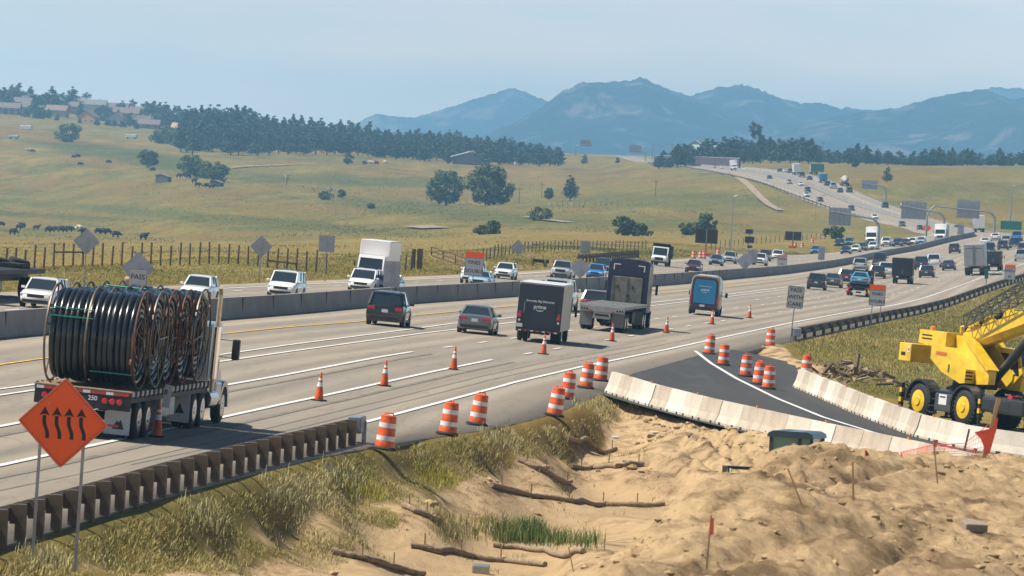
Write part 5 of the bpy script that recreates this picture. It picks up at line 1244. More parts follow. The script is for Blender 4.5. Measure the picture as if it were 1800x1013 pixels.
# foreground lane-shift sign
P = hit(94, 991, works=True); P.z -= .1
lane = sign(0, 0, "orange diamond sign with four black wavy arrows, on two posts in front of the lorry", 1.235, 0, 1.94, 'diamond', posts=2, P=P, face=ORF, lean=1.0, yaw=-3, name='lane_shift_sign')
a = MB(); zc = 1.94+1.235/math.sqrt(2)
for k in range(4):
    x0 = -.385+.235*k+.02; z0 = zc-.31; cl = []
    for j in range(13):
        t = j/12; z = z0+.44*t; cl.append((x0+.075*(1-(.5-.5*math.cos(math.pi*min(1, max(0, (t-.15)/.6)))))-.0, z))
    for j in range(12):
        (xa, za), (xb, zb_) = cl[j], cl[j+1]; a.poly([(xa-.036, -.012, za), (xa+.036, -.012, za), (xb+.036, -.012, zb_), (xb-.036, -.012, zb_)], BLACKM)
    xe, ze = cl[-1]; a.poly([(xe-.10, -.012, ze-.01), (xe-.03, -.012, ze+.02), (xe+.03, -.012, ze+.02), (xe+.10, -.012, ze-.01), (xe, -.012, ze+.17)], BLACKM)
a.build('wavy_arrows', lane)
bd = MB(); A_ = 1.235/math.sqrt(2); q = A_*.93
for (xa, za), (xb, zb_) in (((0, -q), (q, 0)), ((q, 0), (0, q)), ((0, q), (-q, 0)), ((-q, 0), (0, -q))): bd.bar((xa, -.010, zc+za), (xb, -.010, zc+zb_), .014, BLACKM, .003)
for x, z in ((-.30, .36), (.40, .33), (.40, -.33), (-.32, -.34)): bd.lathe([(.018, 0), (.018, .008)], GALV, 8, Matrix.Translation((x, -.008, zc+z)) @ Matrix.Rotation(math.radians(90), 4, 'X'))
bd.build('border', lane)
sign(1389, 604, "white PASS WITH CARE sign leaning on a single post by the right guardrail", .98, 1.32, 2.1, lines=["PASS", "WITH", "CARE"], text=.33, lean=3.5)
sign(1538, 578, "white FINES DOUBLE sign with an orange top, on the grass bank by the right guardrail", 1.16, 1.5, 1.65, posts=2, lines=["FINES", "DOUBLE"], text=.31, top=.36, lean=1)
sign(828, 527, "white FINES DOUBLE sign with an orange top, on the median by a pale car", 1.24, 1.55, 1.55, lines=["FINES", "DOUBLE"], text=.33, top=.38, lean=2, tz=.9*0)
sign(235, 572, "white PASS sign standing on the median above the cable reels", .84, .75, 1.75, lines=["PASS"], text=.30, lean=2)
sign(238, 569, "grey diamond sign back on the median, half hidden behind the PASS sign", 1.05, 0, 1.72, 'diamond', back=True)
sign(148, 506, "grey diamond sign back in the far verge, near the cattle on the left", 1.0, 0, 1.75, 'diamond', back=True)
sign(456, 497, "grey diamond sign back in the far verge, behind the white minivan", 1.0, 0, 1.55, 'diamond', back=True)
sign(571, 496, "small square grey sign back on one post, left of the white box truck", 1.05, 1.1, 2.0, back=True)
sign(686, 540, "tall grey sign back on the median, in front of the white box truck", .95, 1.5, 1.15, back=True)
sign(909, 462, "small grey diamond sign back in front of the ranch fence posts", 1.05, 0, .75, 'diamond', back=True)
sign(1018, 512, "grey diamond sign back on the median, between the silver pickup and bright blue car", 1.15, 0, .95, 'diamond', back=True)
sign(1028, 452, "bluish rectangular sign back in front of the ranch fence, above the diamond sign", 1.15, 1.4, .45, back=True)
sign(1308, 489, "grey diamond sign back on the median, beside the white oncoming cars", 1.35, 0, .85, 'diamond', back=True)
sign(1321, 486, "pale rectangular sign back just behind the diamond sign by the white oncoming cars", 1.1, 1.35, 1.0, back=True, tz=.6)
sign(1374, 477, "white speed limit 65 sign on the median, with a thin red strip above", 1.2, 1.5, .55, lines=["SPEED", "65"], text=.38, top=.18)
sign(1443, 466, "grey sign back on the median, hiding part of a blue oncoming car", .95, 1.9, .75, back=True)
sign(1774, 503, "white 65 sign with a red top, right of the grey trailer", 1.2, 1.7, .7, lines=["SPEED", "65"], text=.42, top=.35)
sign(1688, 420, "small grey sign back on the median under the tall gantry", 1.3, 2.0, .9, back=True)
sign(1628, 417, "orange diamond sign standing on the median between the two gantries", 1.4, 0, .9, 'diamond', face=ORF)
P = hit(1733, 502); r = thing('mile_marker', "slim green mile marker with a white post by the right guardrail", 'marker post'); b = MB(); b.box((0, 0, .35), (.14, .05, .9), WHITEP); b.build('post', r); b = MB(); b.box((0, -.03, 1.35), (.40, .02, 1.15), mat("green_sign_sheeting", (.012, .15, .10), .5)); b.box((0, 0, .8), (.05, .05, 1.3), GALV); b.build('sign_panel', r); place(r, P, Vector((0, 1, 0)), Vector((0, 0, 1)))
GRN_S = MATS["green_sign_sheeting"]
sign(1776, 421, "wide green guide sign on two posts beyond the tall gantry", 4.2, 1.7, 1.9, posts=2, face=GRN_S, cat='guide sign')
sign(1436, 310, "green guide sign on the right side of the hill crest", 4.6, 2.6, 1.6, posts=2, face=GRN_S, cat='guide sign')
# cantilever gantries
def gantry(px, py, Y, label, hgt, arm, panel, side=-1, both=False, arm_rise=.3):
    P = at(px, Y); r = thing('sign_gantry', label, 'sign gantry', 'overhead sign gantries'); m_ = MB(); R = hgt*.34
    path = [(0, 0, -.4), (0, 0, hgt-R)]+[(side*(R-R*math.cos(t)), 0, hgt-R+R*math.sin(t)) for t in [math.pi/2*k/8 for k in range(1, 9)]]+[(side*arm, 0, hgt+arm_rise)]
    m_.tube(path, [.30, .27]+[.25-.008*k for k in range(8)]+[.15], GALV, 12); m_.lathe([(.5, -.3), (.5, .35), (.3, .4)], CONC, 12); m_.build('mast', r, 50)
    for x0, x1, z0, z1 in panel:
        b = MB(); b.box((side*(x0+x1)/2, -.16*0+.22, hgt+(z0+z1)/2), (abs(x1-x0), .06, z1-z0), SIGNB)
        for k in range(int((x1-x0)/.9)+1): b.box((side*(x0+.3+k*.9), .12, hgt+(z0+z1)/2), (.08, .12, z1-z0+.1), GALV)
        b.build('sign_panel', r)
    if both:
        q = MB(); q.tube([(side*arm, 0, hgt+arm_rise), (side*(arm+.9), 0, hgt*.92), (side*(arm+1.35), 0, hgt*.72), (side*(arm+1.4), 0, -.5)], [.16, .18, .2, .26], GALV, 12); q.build('second_mast', r, 50)
    d = Vector((P.x, P.y, 0)).normalized(); place(r, P, d, Vector((0, 0, 1))); return r
gantry(1543, 0, 985, "curved sign gantry arching left over the oncoming lanes, holding one grey panel", 5.6, 9.2, [(5.2, 9.2, -1.6, 1.6)], arm_rise=.9)
gantry(1658, 0, 1060, "curved sign gantry in the middle, holding a grey panel left of its mast", 5.4, 8.6, [(3.6, 8.5, -1.6, 1.9)], arm_rise=.9)
gantry(1747, 0, 1110, "wide sign gantry spanning the near lanes on two masts, with a tall grey panel", 5.2, 12.5, [(3.2, 7.8, -1.5, 2.2)], both=True, arm_rise=.6)
gantry(1556, 0, 1590, "small distant sign gantry on the hill with a half dark panel", 5.8, 7.4, [(2.6, 7.2, -1.1, 1.5)], arm_rise=.6)
gantry(1011, 0, 2980, "tiny grey sign gantry on the crest left of the highway", 6.2, 8.5, [(2.6, 8.6, -.4, 3.0)], side=1)
gantry(1134, 0, 2750, "tiny dark red sign gantry on the crest near the bridge", 5.0, 8.4, [(2.4, 8.6, -.8, 3.0)], side=-1)
# variable message boards
def vms(px, py, label, w, hgt, bottom, lean=0):
    P = hit(px, py); r = thing('message_board', label, 'message board', 'black message boards in the far verge'); b = MB(); b.bbox((0, 0, bottom+hgt/2), (w, .35, hgt), .05, TRIM); b.build('panel', r)
    f_ = MB(); RD = mat("dim_red_louvres", (.055, .016, .018), .6)
    for k in range(10):
        if k in (4, 5): continue
        f_.box((-w*.45+k*w*.1, -.19, bottom+hgt/2), (w*.035, .04, hgt*.86), RD)
    f_.box((0, -.20, bottom+hgt/2), (.12, .05, hgt), GALV); f_.build('louvres', r)
    p = MB(); p.box((0, 0, bottom/2-.2), (.22, .22, bottom+.4), ORANGE); p.bbox((0, 0, .35), (1.5, .9, .5), .05, ORANGE); p.build('stand', r)
    place(r, P, Vector((P.x, P.y, 0)).normalized(), Vector((0, 0, 1)))
vms(1240, 452, "larger black message board on an orange stand, above the maroon car", 3.1, 2.0, 1.9)
vms(1393, 438, "smaller black message board farther off, above the 65 sign", 3.0, 1.6, 1.6)
# traffic camera mast, light poles, utility poles
def pole(px, py, label, hgt, r0, kind='pole', Y=None):
    P = at(px, Y) if Y else hit(px, py); r = thing('light_pole' if kind == 'light' else 'utility_pole' if kind == 'utility' else 'signal_mast', label, 'pole'); b = MB(); b.tube([(0, 0, -.4), (0, 0, hgt)], [r0, r0*.65], GALV if kind != 'utility' else WOODP, 10); b.build('mast', r, 50)
    if kind == 'light':
        b = MB(); b.tube([(0, 0, hgt-.1), (.8, 0, hgt+.25), (1.8, 0, hgt+.3)], .05, GALV, 8); b.bbox((2.1, 0, hgt+.28), (.8, .3, .14), .04, GALV); b.build('lamp_arm', r)
    elif kind == 'utility':
        b = MB(); b.box((0, 0, hgt-.6), (1.8, .12, .14), WOODP); b.build('crossarm', r)
    else:
        b = MB(); b.bbox((0, 0, hgt-.3), (1.2, .6, .7), .06, TRIM); b.bbox((.1, 0, hgt-1.6), (1.5, .7, 1.0), .06, TRIM); b.bbox((.2, 0, hgt-2.7), (.8, .5, .4), .05, TRIM); b.build('camera_box', r)
    place(r, P, Vector((0, 1, 0)), Vector((0, 0, 1))); return r
pole(1284, 440, "tall thin grey light pole rising behind the message board", 8.9, .12, 'light')
pole(1315, 447, "dark camera mast with black boxes beside the oncoming lanes", 3.9, .11, 'mast')
pole(1775, 398, "tall grey pole on the right grass hill above the green sign", 10.8, .20, 'light', Y=1330)
pole(1367, 374, "short thin pole beside the climbing highway, left of its guardrail", 5.2, .09, 'light')
pole(1433, 388, "thin pole in the grass left of the nearest gantry", 6.6, .09, 'light')
for px, Y, lb in ((1146, 2600, "thin utility pole at the crest, left of the bridge"), (1180, 2500, "thin utility pole at the crest, second from the left"), (1195, 2480, "thin utility pole at the crest, third from the left"), (1445, 2150, "pale utility pole before the pines beside the green crest sign"), (1366, 2300, "pale utility pole before the pines on the highway crest")):
    pole(px, 0, lb, 9.5, .13, 'utility', Y=Y)
for px, py, lb in ((912, 358, "bare utility pole standing right of the two big trees"), (952, 347, "bare utility pole left of the small round tree"), (1152, 345, "bare utility pole in the open meadow")): pole(px, py, lb, 5.2, .12, 'utility')
# ranch fences
def ranch_fence(pts, n_, label, hgt, r=.075, extra=()):
    root = thing('ranch_fence', label, 'fence'); rnd = random.Random(n_); pm = MB(); pm.tube([(0, 0, -.4), (0, 0, hgt)], [r, r*.9], WOODP, 7); me = pm.mesh('post', 50); tops = []
    for k in range(n_):
        q = pts[0][0]+(pts[-1][0]-pts[0][0])*k/(n_-1); P = hit(q, float(np.interp(q, [p[0] for p in pts], [p[1] for p in pts]))); x, y = P.x, P.y; o = link('post', me, root); o.location = (x, y, float(h0(x, y))); o.rotation_euler = (rnd.uniform(-.03, .03), rnd.uniform(-.02, .05), 0); o.scale = (1, 1, rnd.uniform(.9, 1.1)); tops.append(Vector((x, y, float(h0(x, y)))))
    w = MB()
    for z in (.35, .62, .9, 1.15): w.tube([p+Vector((0, 0, z)) for p in tops], .008, GALV, 4)
    w.build('wire', root)
    for k, z in extra:
        b = MB(); b.bar(tops[k]+Vector((0, 0, z)), tops[k+3]+Vector((0, 0, z-.05)), .10, WOODP); b.build('brace', root)
    return root
ranch_fence([(-60,487),(5,483),(24,482),(43,479),(64,474),(101,469),(170,469),(213,468),(260,468),(319,467),(387,463),(412,464),(485,472),(553,478),(572,481)], 38, "long fence of dark wooden posts in the meadow behind the lorry", 1.5, extra=((9, 1.0), (31, .5)))
ranch_fence([(692,478),(706,477),(722,475)], 4, "three short fence posts between the white box truck and the gate", 1.25)
ranch_fence([(848,461),(870,453),(910,446),(960,441),(1040,440),(1135,439)], 44, "fence of close brown posts behind the white oncoming car", 1.25, extra=((13, .9),))
ranch_fence([(1250,440),(1300,432),(1380,425),(1450,421)], 26, "faint distant fence behind the message boards", 1.3)
ranch_fence([(960,364),(1010,363),(1085,362)], 14, "faint low fence crossing the meadow beyond the small trees", 1.2)
# gate
P0, P1_ = hit(757, 470), hit(822, 482); r = thing('ranch_gate', "rusty brown pipe gate leaning open between two fences", 'gate'); d = (P1_-P0); z0 = 1.25
GT = mat("rusty_pipe", (.095, .045, .028), .7, var=.3); b = MB()
for z in (1.2, .85, .5): b.bar(P0+Vector((0, 0, z+.5)), P1_+Vector((0, 0, z-.0)), .09, GT)
for t_ in (0, .33, .66, 1): q = P0+d*t_; b.bar(q+Vector((0, 0, 1.72-.5*t_)), q+Vector((0, 0, 1.0-.5*t_)), .09, GT)
b.build('gate_frame', r)
P = hit(737, 473); b = MB(); b.box((P.x, P.y, P.z+.7), (.45, .45, 1.9), WOODP); b.box((P.x-.5, P.y, P.z+.7), (.3, .3, 1.8), WOODP); b.build('post', r)
# ---------------------------------------------------------------- ditch: straw logs, stakes, netting, rubble
LOGM = mat("weathered_straw_log", (.30, .22, .145), .95, var=.45, vs=7, bump=.8, bs=30)
LOGS = [([(582,973),(610,980),(650,990),(700,1003),(745,1014)],"straw erosion log lowest in the ditch at the bottom edge"),([(722,964),(770,974),(830,982),(890,990),(958,997)],"straw erosion log second from the bottom, below the reeds"),([(868,962),(910,966),(960,971),(1025,974)],"short straw erosion log right under the reeds"),
 ([(863,857),(900,866),(950,877),(1010,886),(1060,890),(1110,891),(1168,889)],"longest straw erosion log, crossing the middle of the ditch"),([(912,812),(940,826),(970,840),(1003,851)],"thin straw erosion log curving down the left bank"),([(1003,824),(1040,825),(1085,824),(1130,819)],"faint straw erosion log on the sandy ditch floor"),([(996,773),(1020,781),(1045,789),(1082,793)],"uppermost straw erosion log near the spoil heap"),([(708,892),(730,903),(760,916),(775,922)],"short pale straw log on the grassy bank above the reeds")]
def log_at(pts, label, rad=.11):
    P = [hit(px, py, works=True) for px, py in pts]; Q = []
    for i in range(len(P)-1): Q += [P[i].lerp(P[i+1], j/6) for j in range(6)]
    Q.append(P[-1]); rnd = random.Random(int(pts[0][0]))
    for q in Q: q.z = float(h(q.x, q.y))+rad*.75
    r = thing('erosion_log', label, 'erosion log', 'straw erosion logs in the ditch'); b = MB(); b.tube(Q, [rad*rnd.uniform(.62, .90) for _ in Q], LOGM, 9); b.build('straw_roll', r, 60)
    for k in range(3, len(Q)-1, 7):
        s = MB(); s.box((Q[k].x, Q[k].y-.02, Q[k].z+.16), (.035, .035, .42), STAKE); s.build('stake', r)
for pts, lb in LOGS: log_at(pts, lb)
def stake(px, py, hgt, lean, label, w=.05, col=STAKE, flag=None):
    P = hit(px, py, works=True); r = thing('survey_stake', label, 'stake'); b = MB(); b.box((0, 0, hgt/2-.1), (w, w*.6, hgt+.2), col); b.build('lath', r)
    if flag:
        f_ = MB(); f_.prism([(.0, hgt*flag[0]), (w*flag[2], hgt*flag[0]+.04), (w*flag[2]*.8, hgt*flag[1]), (.0, hgt*flag[1])], 1, -w*.4-.006, -w*.4, mat("faded_pink_tape", (.62, .13, .09), .7, var=.3, vs=9)); f_.build('tape', r)
    up = Vector((math.tan(math.radians(lean)), 0, 1)).normalized(); place(r, P, Vector((0, 1, 0)), up)
stake(1693, 801, .95, 10, "thick leaning wooden stake on the spoil heap, left of the red netting", .07)
stake(1730, 803, 1.0, 11, "thick leaning wooden stake wrapped in red netting at the heap edge", .07)
stake(1242, 1000, .62, 2, "thin stake with pink tape on the near slope of the heap", .02, flag=(.6, .95, 2.2))
stake(1500, 880, .5, -4, "thin lath standing in the middle of the heap", .025)
stake(1410, 893, .5, -24, "short thin lath leaning left on the heap", .02)
stake(1648, 850, .65, -8, "thin lath on the heap below the red netting", .02, flag=(.8, 1.0, 2.0))
stake(578, 842, .42, 3, "short pale marker stake in the roadside grass", .05, col=mat("bleached_wood", (.42, .38, .30), .8))
stake(1008, 1006, .45, -14, "thin leaning twig stake at the foot of the heap", .02)
# red safety netting
r = thing('safety_netting', "sagging red safety netting tied between the two thick stakes on the heap", 'netting'); NET = mat("red_plastic_netting", (.72, .085, .045), .6); b = MB()
pa = hit(1732, 803, works=True); pl = [hit(px, py, works=True) for px, py in ((1520,800),(1580,800),(1640,797),(1693,800))]
A0 = [pl[0]+Vector((0, 0, .05)), pl[1]+Vector((0, 0, .08)), pl[2]+Vector((0, 0, .16)), pl[3]+Vector((.05, -.05, .42)), pa+Vector((.08, -.1, .62))]
A1 = [pl[0]+Vector((0, -.05, .0)), pl[1]+Vector((0, -.05, .0)), pl[2]+Vector((0, -.05, .02)), pl[3]+Vector((.05, -.1, .05)), pa+Vector((.02, -.12, .06))]
def along(A, t):
    q = t*(len(A)-1); i = min(int(q), len(A)-2); return A[i].lerp(A[i+1], q-i)
for k in range(5): b.tube([along(A0, t/30).lerp(along(A1, t/30), k/4) for t in range(31)], .006 if k else .010, NET, 4)
for t in range(0, 41): b.tube([along(A0, t/40), along(A1, t/40)], .004, NET, 4)
b.build('net', r)
b = MB(); b.faces([tuple(pa+Vector(v)) for v in ((.08, -.14, .50), (-.22, -.18, .42), (-.10, -.18, .30), (.0, -.14, .06), (.06, -.12, .08), (.15, -.12, .48), (.17, -.1, .68), (.10, -.12, .66))], [(0, 1, 2, 3, 4, 5), (0, 5, 6, 7)], NET); b.build('bunched_net', r)
# loader half hidden behind the heap
def loader():
    P = at(1398, 166); P.z -= .72; r = thing('compact_loader', "dark compact loader with a glazed cab, half hidden behind the spoil heap", 'loader'); CABM = mat("dark_teal_cab_paint", (.022, .045, .060), .35, coat=.5); GG = mat("pale_green_cab_glass", (.22, .36, .28), .10, spec=.6)
    b = MB(); b.prism([(-.84, 1.98), (.84, 1.98), (.80, 2.12), (.62, 2.20), (-.62, 2.20), (-.80, 2.12)], 1, -.84, .86, CABM); b.build('cab_roof', r, 30)
    for x, y in ((-.74, -.66), (.30, -.66), (.74, -.66), (-.74, .74), (.74, .74)): b = MB(); b.box((x, y, 1.45), (.10, .10, 1.2), CABM); b.build('cab_post', r)
    b = MB(); b.box((0, -.62, 1.5), (1.40, .02, 1.0), GG); b.box((.70, 0, 1.5), (.02, 1.3, 1.0), GG); b.box((-.70, 0, 1.5), (.02, 1.3, 1.0), GG); b.build('cab_glass', r)
    b = MB(); b.bbox((0, 0, .72), (1.5, 2.6, .75), .08, CABM); b.build('body', r); r.scale = (.88,)*3
    for k, (x, y) in enumerate(((.82, -.7), (-.82, -.7), (.82, .7), (-.82, .7))): t, q = wheel_geo(.42, .28); o = t.build('wheel', r, 40); o.location = (x, y, .42); q2 = q.build('rim', o)
    place(r, P, Vector((.35, 1, 0)).normalized(), Vector((0, 0, 1))); r.matrix_basis = r.matrix_basis @ Matrix.Scale(.88, 4)
    P = at(1296, 158); P.z = float(h(P.x, P.y))+.25; r = thing('loader_bucket', "chrome and brown loader attachment sticking out left of the heap crest", 'loader attachment')
    b = MB(); b.box((-.38, 0, .40), (.14, .5, 1.0), mat("brown_attachment_steel", (.14, .10, .075), .6, var=.3)); b.box((.0, .1, .86), (.86, .3, .08), STEEL); b.box((-.05, .05, .55), (.60, .2, .28), mat("tan_attachment_steel", (.34, .22, .14), .6)); b.build('frame', r)
    b = MB(); b.tube([(-.26, -.1, -.1), (-.24, -.1, .85)], .055, CHROME, 10); b.tube([(.36, -.1, .35), (.16, -.1, .62)], .05, CHROME, 10); b.tube([(-.05, -.1, .2), (.12, -.1, .34)], .06, CHROME, 10); b.build('cylinder', r, 50)
    place(r, P, Vector((0, 1, 0)), Vector((0, 0, 1)))
loader()
def small_box(px, py, d, mt, name, label, cat, rz=.4):
    P = hit(px, py, works=True); b = MB(); b.bbox((0, 0, d[2]*.4), d, min(d)*.12, mt); o = b.build(name); tag(o, label, cat); o.matrix_basis = Matrix.Translation(P) @ Matrix.Rotation(rz, 4, 'Z') @ Matrix.Rotation(.15, 4, 'X')
small_box(1081, 771, (.22, .10, .09), WHITEP, 'paper_cup', "white paper cup lying on the sandy ditch floor", 'litter', .1)
small_box(1150, 764, (.34, .22, .12), CONC, 'concrete_chunk', "pale concrete chunk lying on the heap below the barrier", 'rubble', .7)
small_box(1712, 932, (.30, .26, .12), mat("grey_brown_stone", (.26, .21, .17), .9, var=.2), 'stone_slab', "flat stone slab half buried on the right of the heap", 'stone', .2)
small_box(845, 1008, (.45, .3, .25), GALV, 'drain_pipe_end', "grey corrugated pipe end at the bottom of the ditch", 'pipe', 0)

# ---------------------------------------------------------------- the yellow crane
def crane():
    YEL = mat("crane_yellow_paint", (.80, .545, .020), .42, coat=.2, c2=(.56, .36, .02), vs=2.2); CG = mat("crane_dark_grey", (.020, .023, .027), .5, coat=.2, var=.15); DG = mat("crane_mid_grey", (.055, .062, .07), .5)
    f_ = Vector((.50, -.866, 0)).normalized(); rt = f_.cross(Vector((0, 0, 1))); Ps = hit(1651, 743); C = Ps-rt*1.2; C.z = float(h0(C.x, C.y))+.02
    r = thing('mobile_crane', "yellow rough-terrain crane with dark carrier and raised boom, on the grass behind the barriers", 'crane')
    def P(nm, mb, par=r, smth=None): return mb.build(nm, par, smth)
    b = MB(); b.box((0, .3, .98), (1.0, 7.2, .42), CG); b.bbox((0, .2, 1.22), (2.0, 5.4, .10), .02, CG); b.bbox((0, 4.1, 1.0), (2.3, 2.9, .62), .05, CG); b.bbox((1.0, 3.6, 1.0), (.34, 2.1, .5), .05, CG); b.bbox((0, -2.75, .92), (2.2, .5, .55), .05, CG)
    b.bbox((.98, .02, .80), (.36, 1.15, .72), .04, DG); P('carrier', b)
    q = MB(); q.box((1.165, .02, .92), (.01, .55, .42), PLATE); q.box((1.168, .02, 1.02), (.006, .4, .06), BLACKM); P('data_plate', q)
    for y in (-.72,):
        q = MB()
        for z in (.35, .62, .9): q.box((1.08, y, z), (.20, .34, .035), DG)
        for dy in (-.17, .17): q.box((1.10, y+dy, .68), (.03, .03, .85), DG)
        P('step_ladder', q)
    for sx in (1, -1):
        for y in (-1.6, 1.6):
            q = MB(); arc = [(y+.92*math.cos(t), .73+.90*math.sin(t)) for t in [math.pi*(k/14)*.98+.03 for k in range(15)]]+[(y+.84*math.cos(t), .73+.82*math.sin(t)) for t in [math.pi*(k/14)*.98+.03 for k in range(14, -1, -1)]]
            q.prism(arc, 0, sx*.72, sx*1.28, CG); P('fender', q)
            t, _ = wheel_geo(.73, .58, seg=28)
            for k in range(26):
                a = 2*math.pi*k/26
                for o_ in (-.15, .15): t.box((0, 0, 0), (.24, .05, .07), BLK, Matrix.Translation((o_, math.cos(a+o_*.3)*.725, .0+math.sin(a+o_*.3)*.725)) @ Matrix.Rotation(a+o_*.3-math.pi/2, 4, 'X') @ Matrix.Rotation(.5 if o_ > 0 else -.5, 4, 'Z'))
            ww = t.build('wheel', r, 40); ww.location = (sx*.95, y, .73)
            g = MB(); X = Matrix.Translation((sx*.29, 0, 0)) @ rotx() if sx > 0 else Matrix.Translation((sx*.29, 0, 0)) @ Matrix.Rotation(math.pi, 4, 'Z') @ rotx()
            g.lathe([(.44, -.02), (.45, .01), (.40, .015), (.37, .022), (.20, .03), (.17, .07), (.02, .055)], YEL, 24, X)
            for k in range(8): a = 2*math.pi*k/8; g.box((sx*.285, math.cos(a)*.28, math.sin(a)*.28), (.03, .04, .04), STEEL)
            g.build('rim', ww, 40)
    for y in (-2.95, 2.65):
        for sx in (1, -1):
            q = MB()
            for k in range(5): q.box((sx*1.15, y, .50+.19*k), (.15, .15, .19), YEL if k % 2 else BLACKM)
            q.lathe([(.24, .06), (.24, .12), (.07, .14), (.07, .5)], STEEL, 12, Matrix.Translation((sx*1.15, y, 0))); P('outrigger', q)
    q = MB(); q.lathe([(.72, 1.25), (.72, 1.5), (.62, 1.5), (.62, 1.72)], STEEL, 24); P('slewing_ring', q, r, 40)
    for s0, s1 in ((.50, 1.18), (-1.0, -.45)):
        q = MB(); q.prism([(-2.04, 3.58), (-2.1, 3.06), (-1.1, 3.0), (-1.1, 2.5), (-.2, 2.0), (1.0, 1.66), (2.35, 1.70), (2.42, 2.25), (.66, 3.50), (-.1, 3.58)] if s0 < 0 else [(-2.04, 3.62), (-2.1, 3.08), (-1.12, 3.0), (-1.12, 2.5), (-.25, 2.02), (1.1, 1.66), (1.45, 1.70), (1.45, 2.25), (.4, 3.02), (-.15, 3.05), (-.15, 3.62)], 0, s0, s1, YEL); P('turntable_side', q)
    q = MB(); q.prism([(-.12, 3.0), (-.12, 3.55), (.55, 3.50), (2.45, 2.30), (2.42, 1.75), (1.5, 1.68), (1.4, 2.2)], 0, .38, .72, YEL); q.prism([(.55, 3.50), (.62, 3.56), (2.52, 2.34), (2.45, 2.28)], 0, .30, .86, YEL); P('boom_hinge_plate', q)
    q = MB()
    for z in (3.28, 3.42): q.box((1.185, -1.5, z), (.015, .7, .05), BLACKM)
    for z in (1.86, 2.0, 2.14): q.box((1.0, 1.46, z), (.34, .012, .06), BLACKM)
    q.box((1.188, -.35, 2.75), (.008, .75, .14), mat("faded_red_lettering", (.50, .12, .03), .5)); q.box((1.188, .25, 2.2), (.012, .10, .32), mat("dark_vent", (.10, .07, .01), .6)); P('vents', q)
    q = MB(); q.bbox((0, -2.85, 2.62), (2.55, .86, .74), .03, YEL); q.box((1.28, -2.95, 2.55), (.01, .3, .14), BLACKM); P('counterweight', q)
    q = MB(); q.box((1.285, -2.56, 2.75), (.012, .16, .26), PLATE); q.box((1.29, -2.56, 2.75), (.012, .08, .12), TAIL); P('warning_label', q)
    e = .30; B0 = Vector((0, -.75, 3.12)); dy = Vector((0, 1, e)).normalized(); up = dy.cross(Vector((-1, 0, 0))).normalized()
    def along(t, x, v): return tuple(B0+dy*t+up*v+Vector((x, 0, 0)))
    q = MB(); q.loft([[along(t, x*k, v*k) for x, v in ((-.34, -.18), (-.20, -.40), (.20, -.40), (.34, -.18), (.34, .36), (-.34, .36))] for t, k in ((-.1, .9), (.3, 1), (8.6, 1))], YEL); P('boom', q)
    q = MB(); q.loft([[along(t, x*.86, v*.86) for x, v in ((-.34, -.18), (-.20, -.40), (.20, -.40), (.34, -.18), (.34, .36), (-.34, .36))] for t in (8.6, 12.5)], YEL); P('boom_extension', q)
    q = MB()
    for t in (1.4, 2.5, 3.9, 5.3): q.loft([[along(tt, x, v) for x, v in ((.20, .36), (.37, .36), (.37, v1), (.20, v1))] for tt, v1 in ((t-.45, .40), (t-.2, .62), (t+.15, .64), (t+.5, .40))], YEL)
    P('boom_lug', q)
    q = MB(); e2 = .43; J0 = Vector((.42, .30, 4.10)); jd = Vector((0, 1, e2)).normalized(); ju = jd.cross(Vector((-1, 0, 0))).normalized(); ch = [(-.28, -.22), (.28, -.22), (.28, .28), (-.28, .28)]
    def J(t, c): return J0+jd*t+ju*c[1]+Vector((c[0], 0, 0))
    for c in ch: q.bar(J(0, c), J(9.5, c), .055, DG)
    for k in range(16):
        for i in range(4): a, b_ = ch[i], ch[(i+1) % 4]; q.bar(J(k*.6, a), J(k*.6+.6, b_), .032, DG); q.bar(J(k*.6, a), J(k*.6, b_), .03, DG)
    P('lattice_jib', q)
    q = MB()
    for k in range(7): q.tube([along(.9+k*.32, -.25, .46), along(.9+k*.32, .3, .46)], .14, BLK, 9)
    q.tube([along(.6, .1, .52), along(3.4, .1, .58)], .10, BLK, 8); P('hoist_rope_drum', q)
    q = MB(); q.tube([(0, 1.55, 1.72), (0, 4.0, 3.80)], .19, CG, 14); q.tube([(0, 3.8, 3.64), (0, 4.5, 4.27)], .12, CHROME, 12); q.bbox((0, 1.5, 1.72), (.6, .4, .4), .06, CG); P('lift_cylinder', q, r, 40)
    q = MB(); q.prism([(.3, 1.6), (2.9, 1.6), (3.0, 2.2), (2.6, 3.22), (.9, 3.25), (.3, 2.6)], 0, -1.25, -.52, YEL); P('operator_cab', q)
    q = MB(); q.poly([(-.51, .95, 2.35), (-.51, 1.9, 2.35), (-.51, 1.9, 3.05), (-.51, 1.0, 3.05)], GLASS); q.poly([(-.51, 2.05, 2.2), (-.51, 2.75, 2.2), (-.51, 2.5, 3.05), (-.51, 2.05, 3.05)], GLASS); q.poly([(-1.2, 3.01, 2.15), (-.57, 3.01, 2.15), (-.57, 2.64, 3.15), (-1.2, 2.64, 3.15)], GLASS); P('cab_window', q)
    q = MB(); q.tube([(.35, -.3, 3.5), (.38, -.3, 3.9), (.3, -.1, 3.95)], .06, YEL, 8); q.lathe([(.10, 0), (.10, .14), (.02, .18)], AMBER, 10, Matrix.Translation((.8, -1.7, 3.62))); P('beacon', q)
    q = MB(); q.lathe([(.13, 0), (.13, .05)], CHROME, 12, Matrix.Translation((.4, 3.4, 1.42))); q.box((.2, 3.6, 1.36), (.5, .4, .12), mat("red_reflector", (.5, .03, .03), .4)); q.tube([(-.3, 3.0, 1.4), (.4, 4.4, 1.42), (.9, 5.0, 1.38)], .05, BLK, 8); P('deck_gear', q)
    M_ = frame(f_, normal(C.x, C.y)); M_.translation = C; r.matrix_basis = M_
crane()

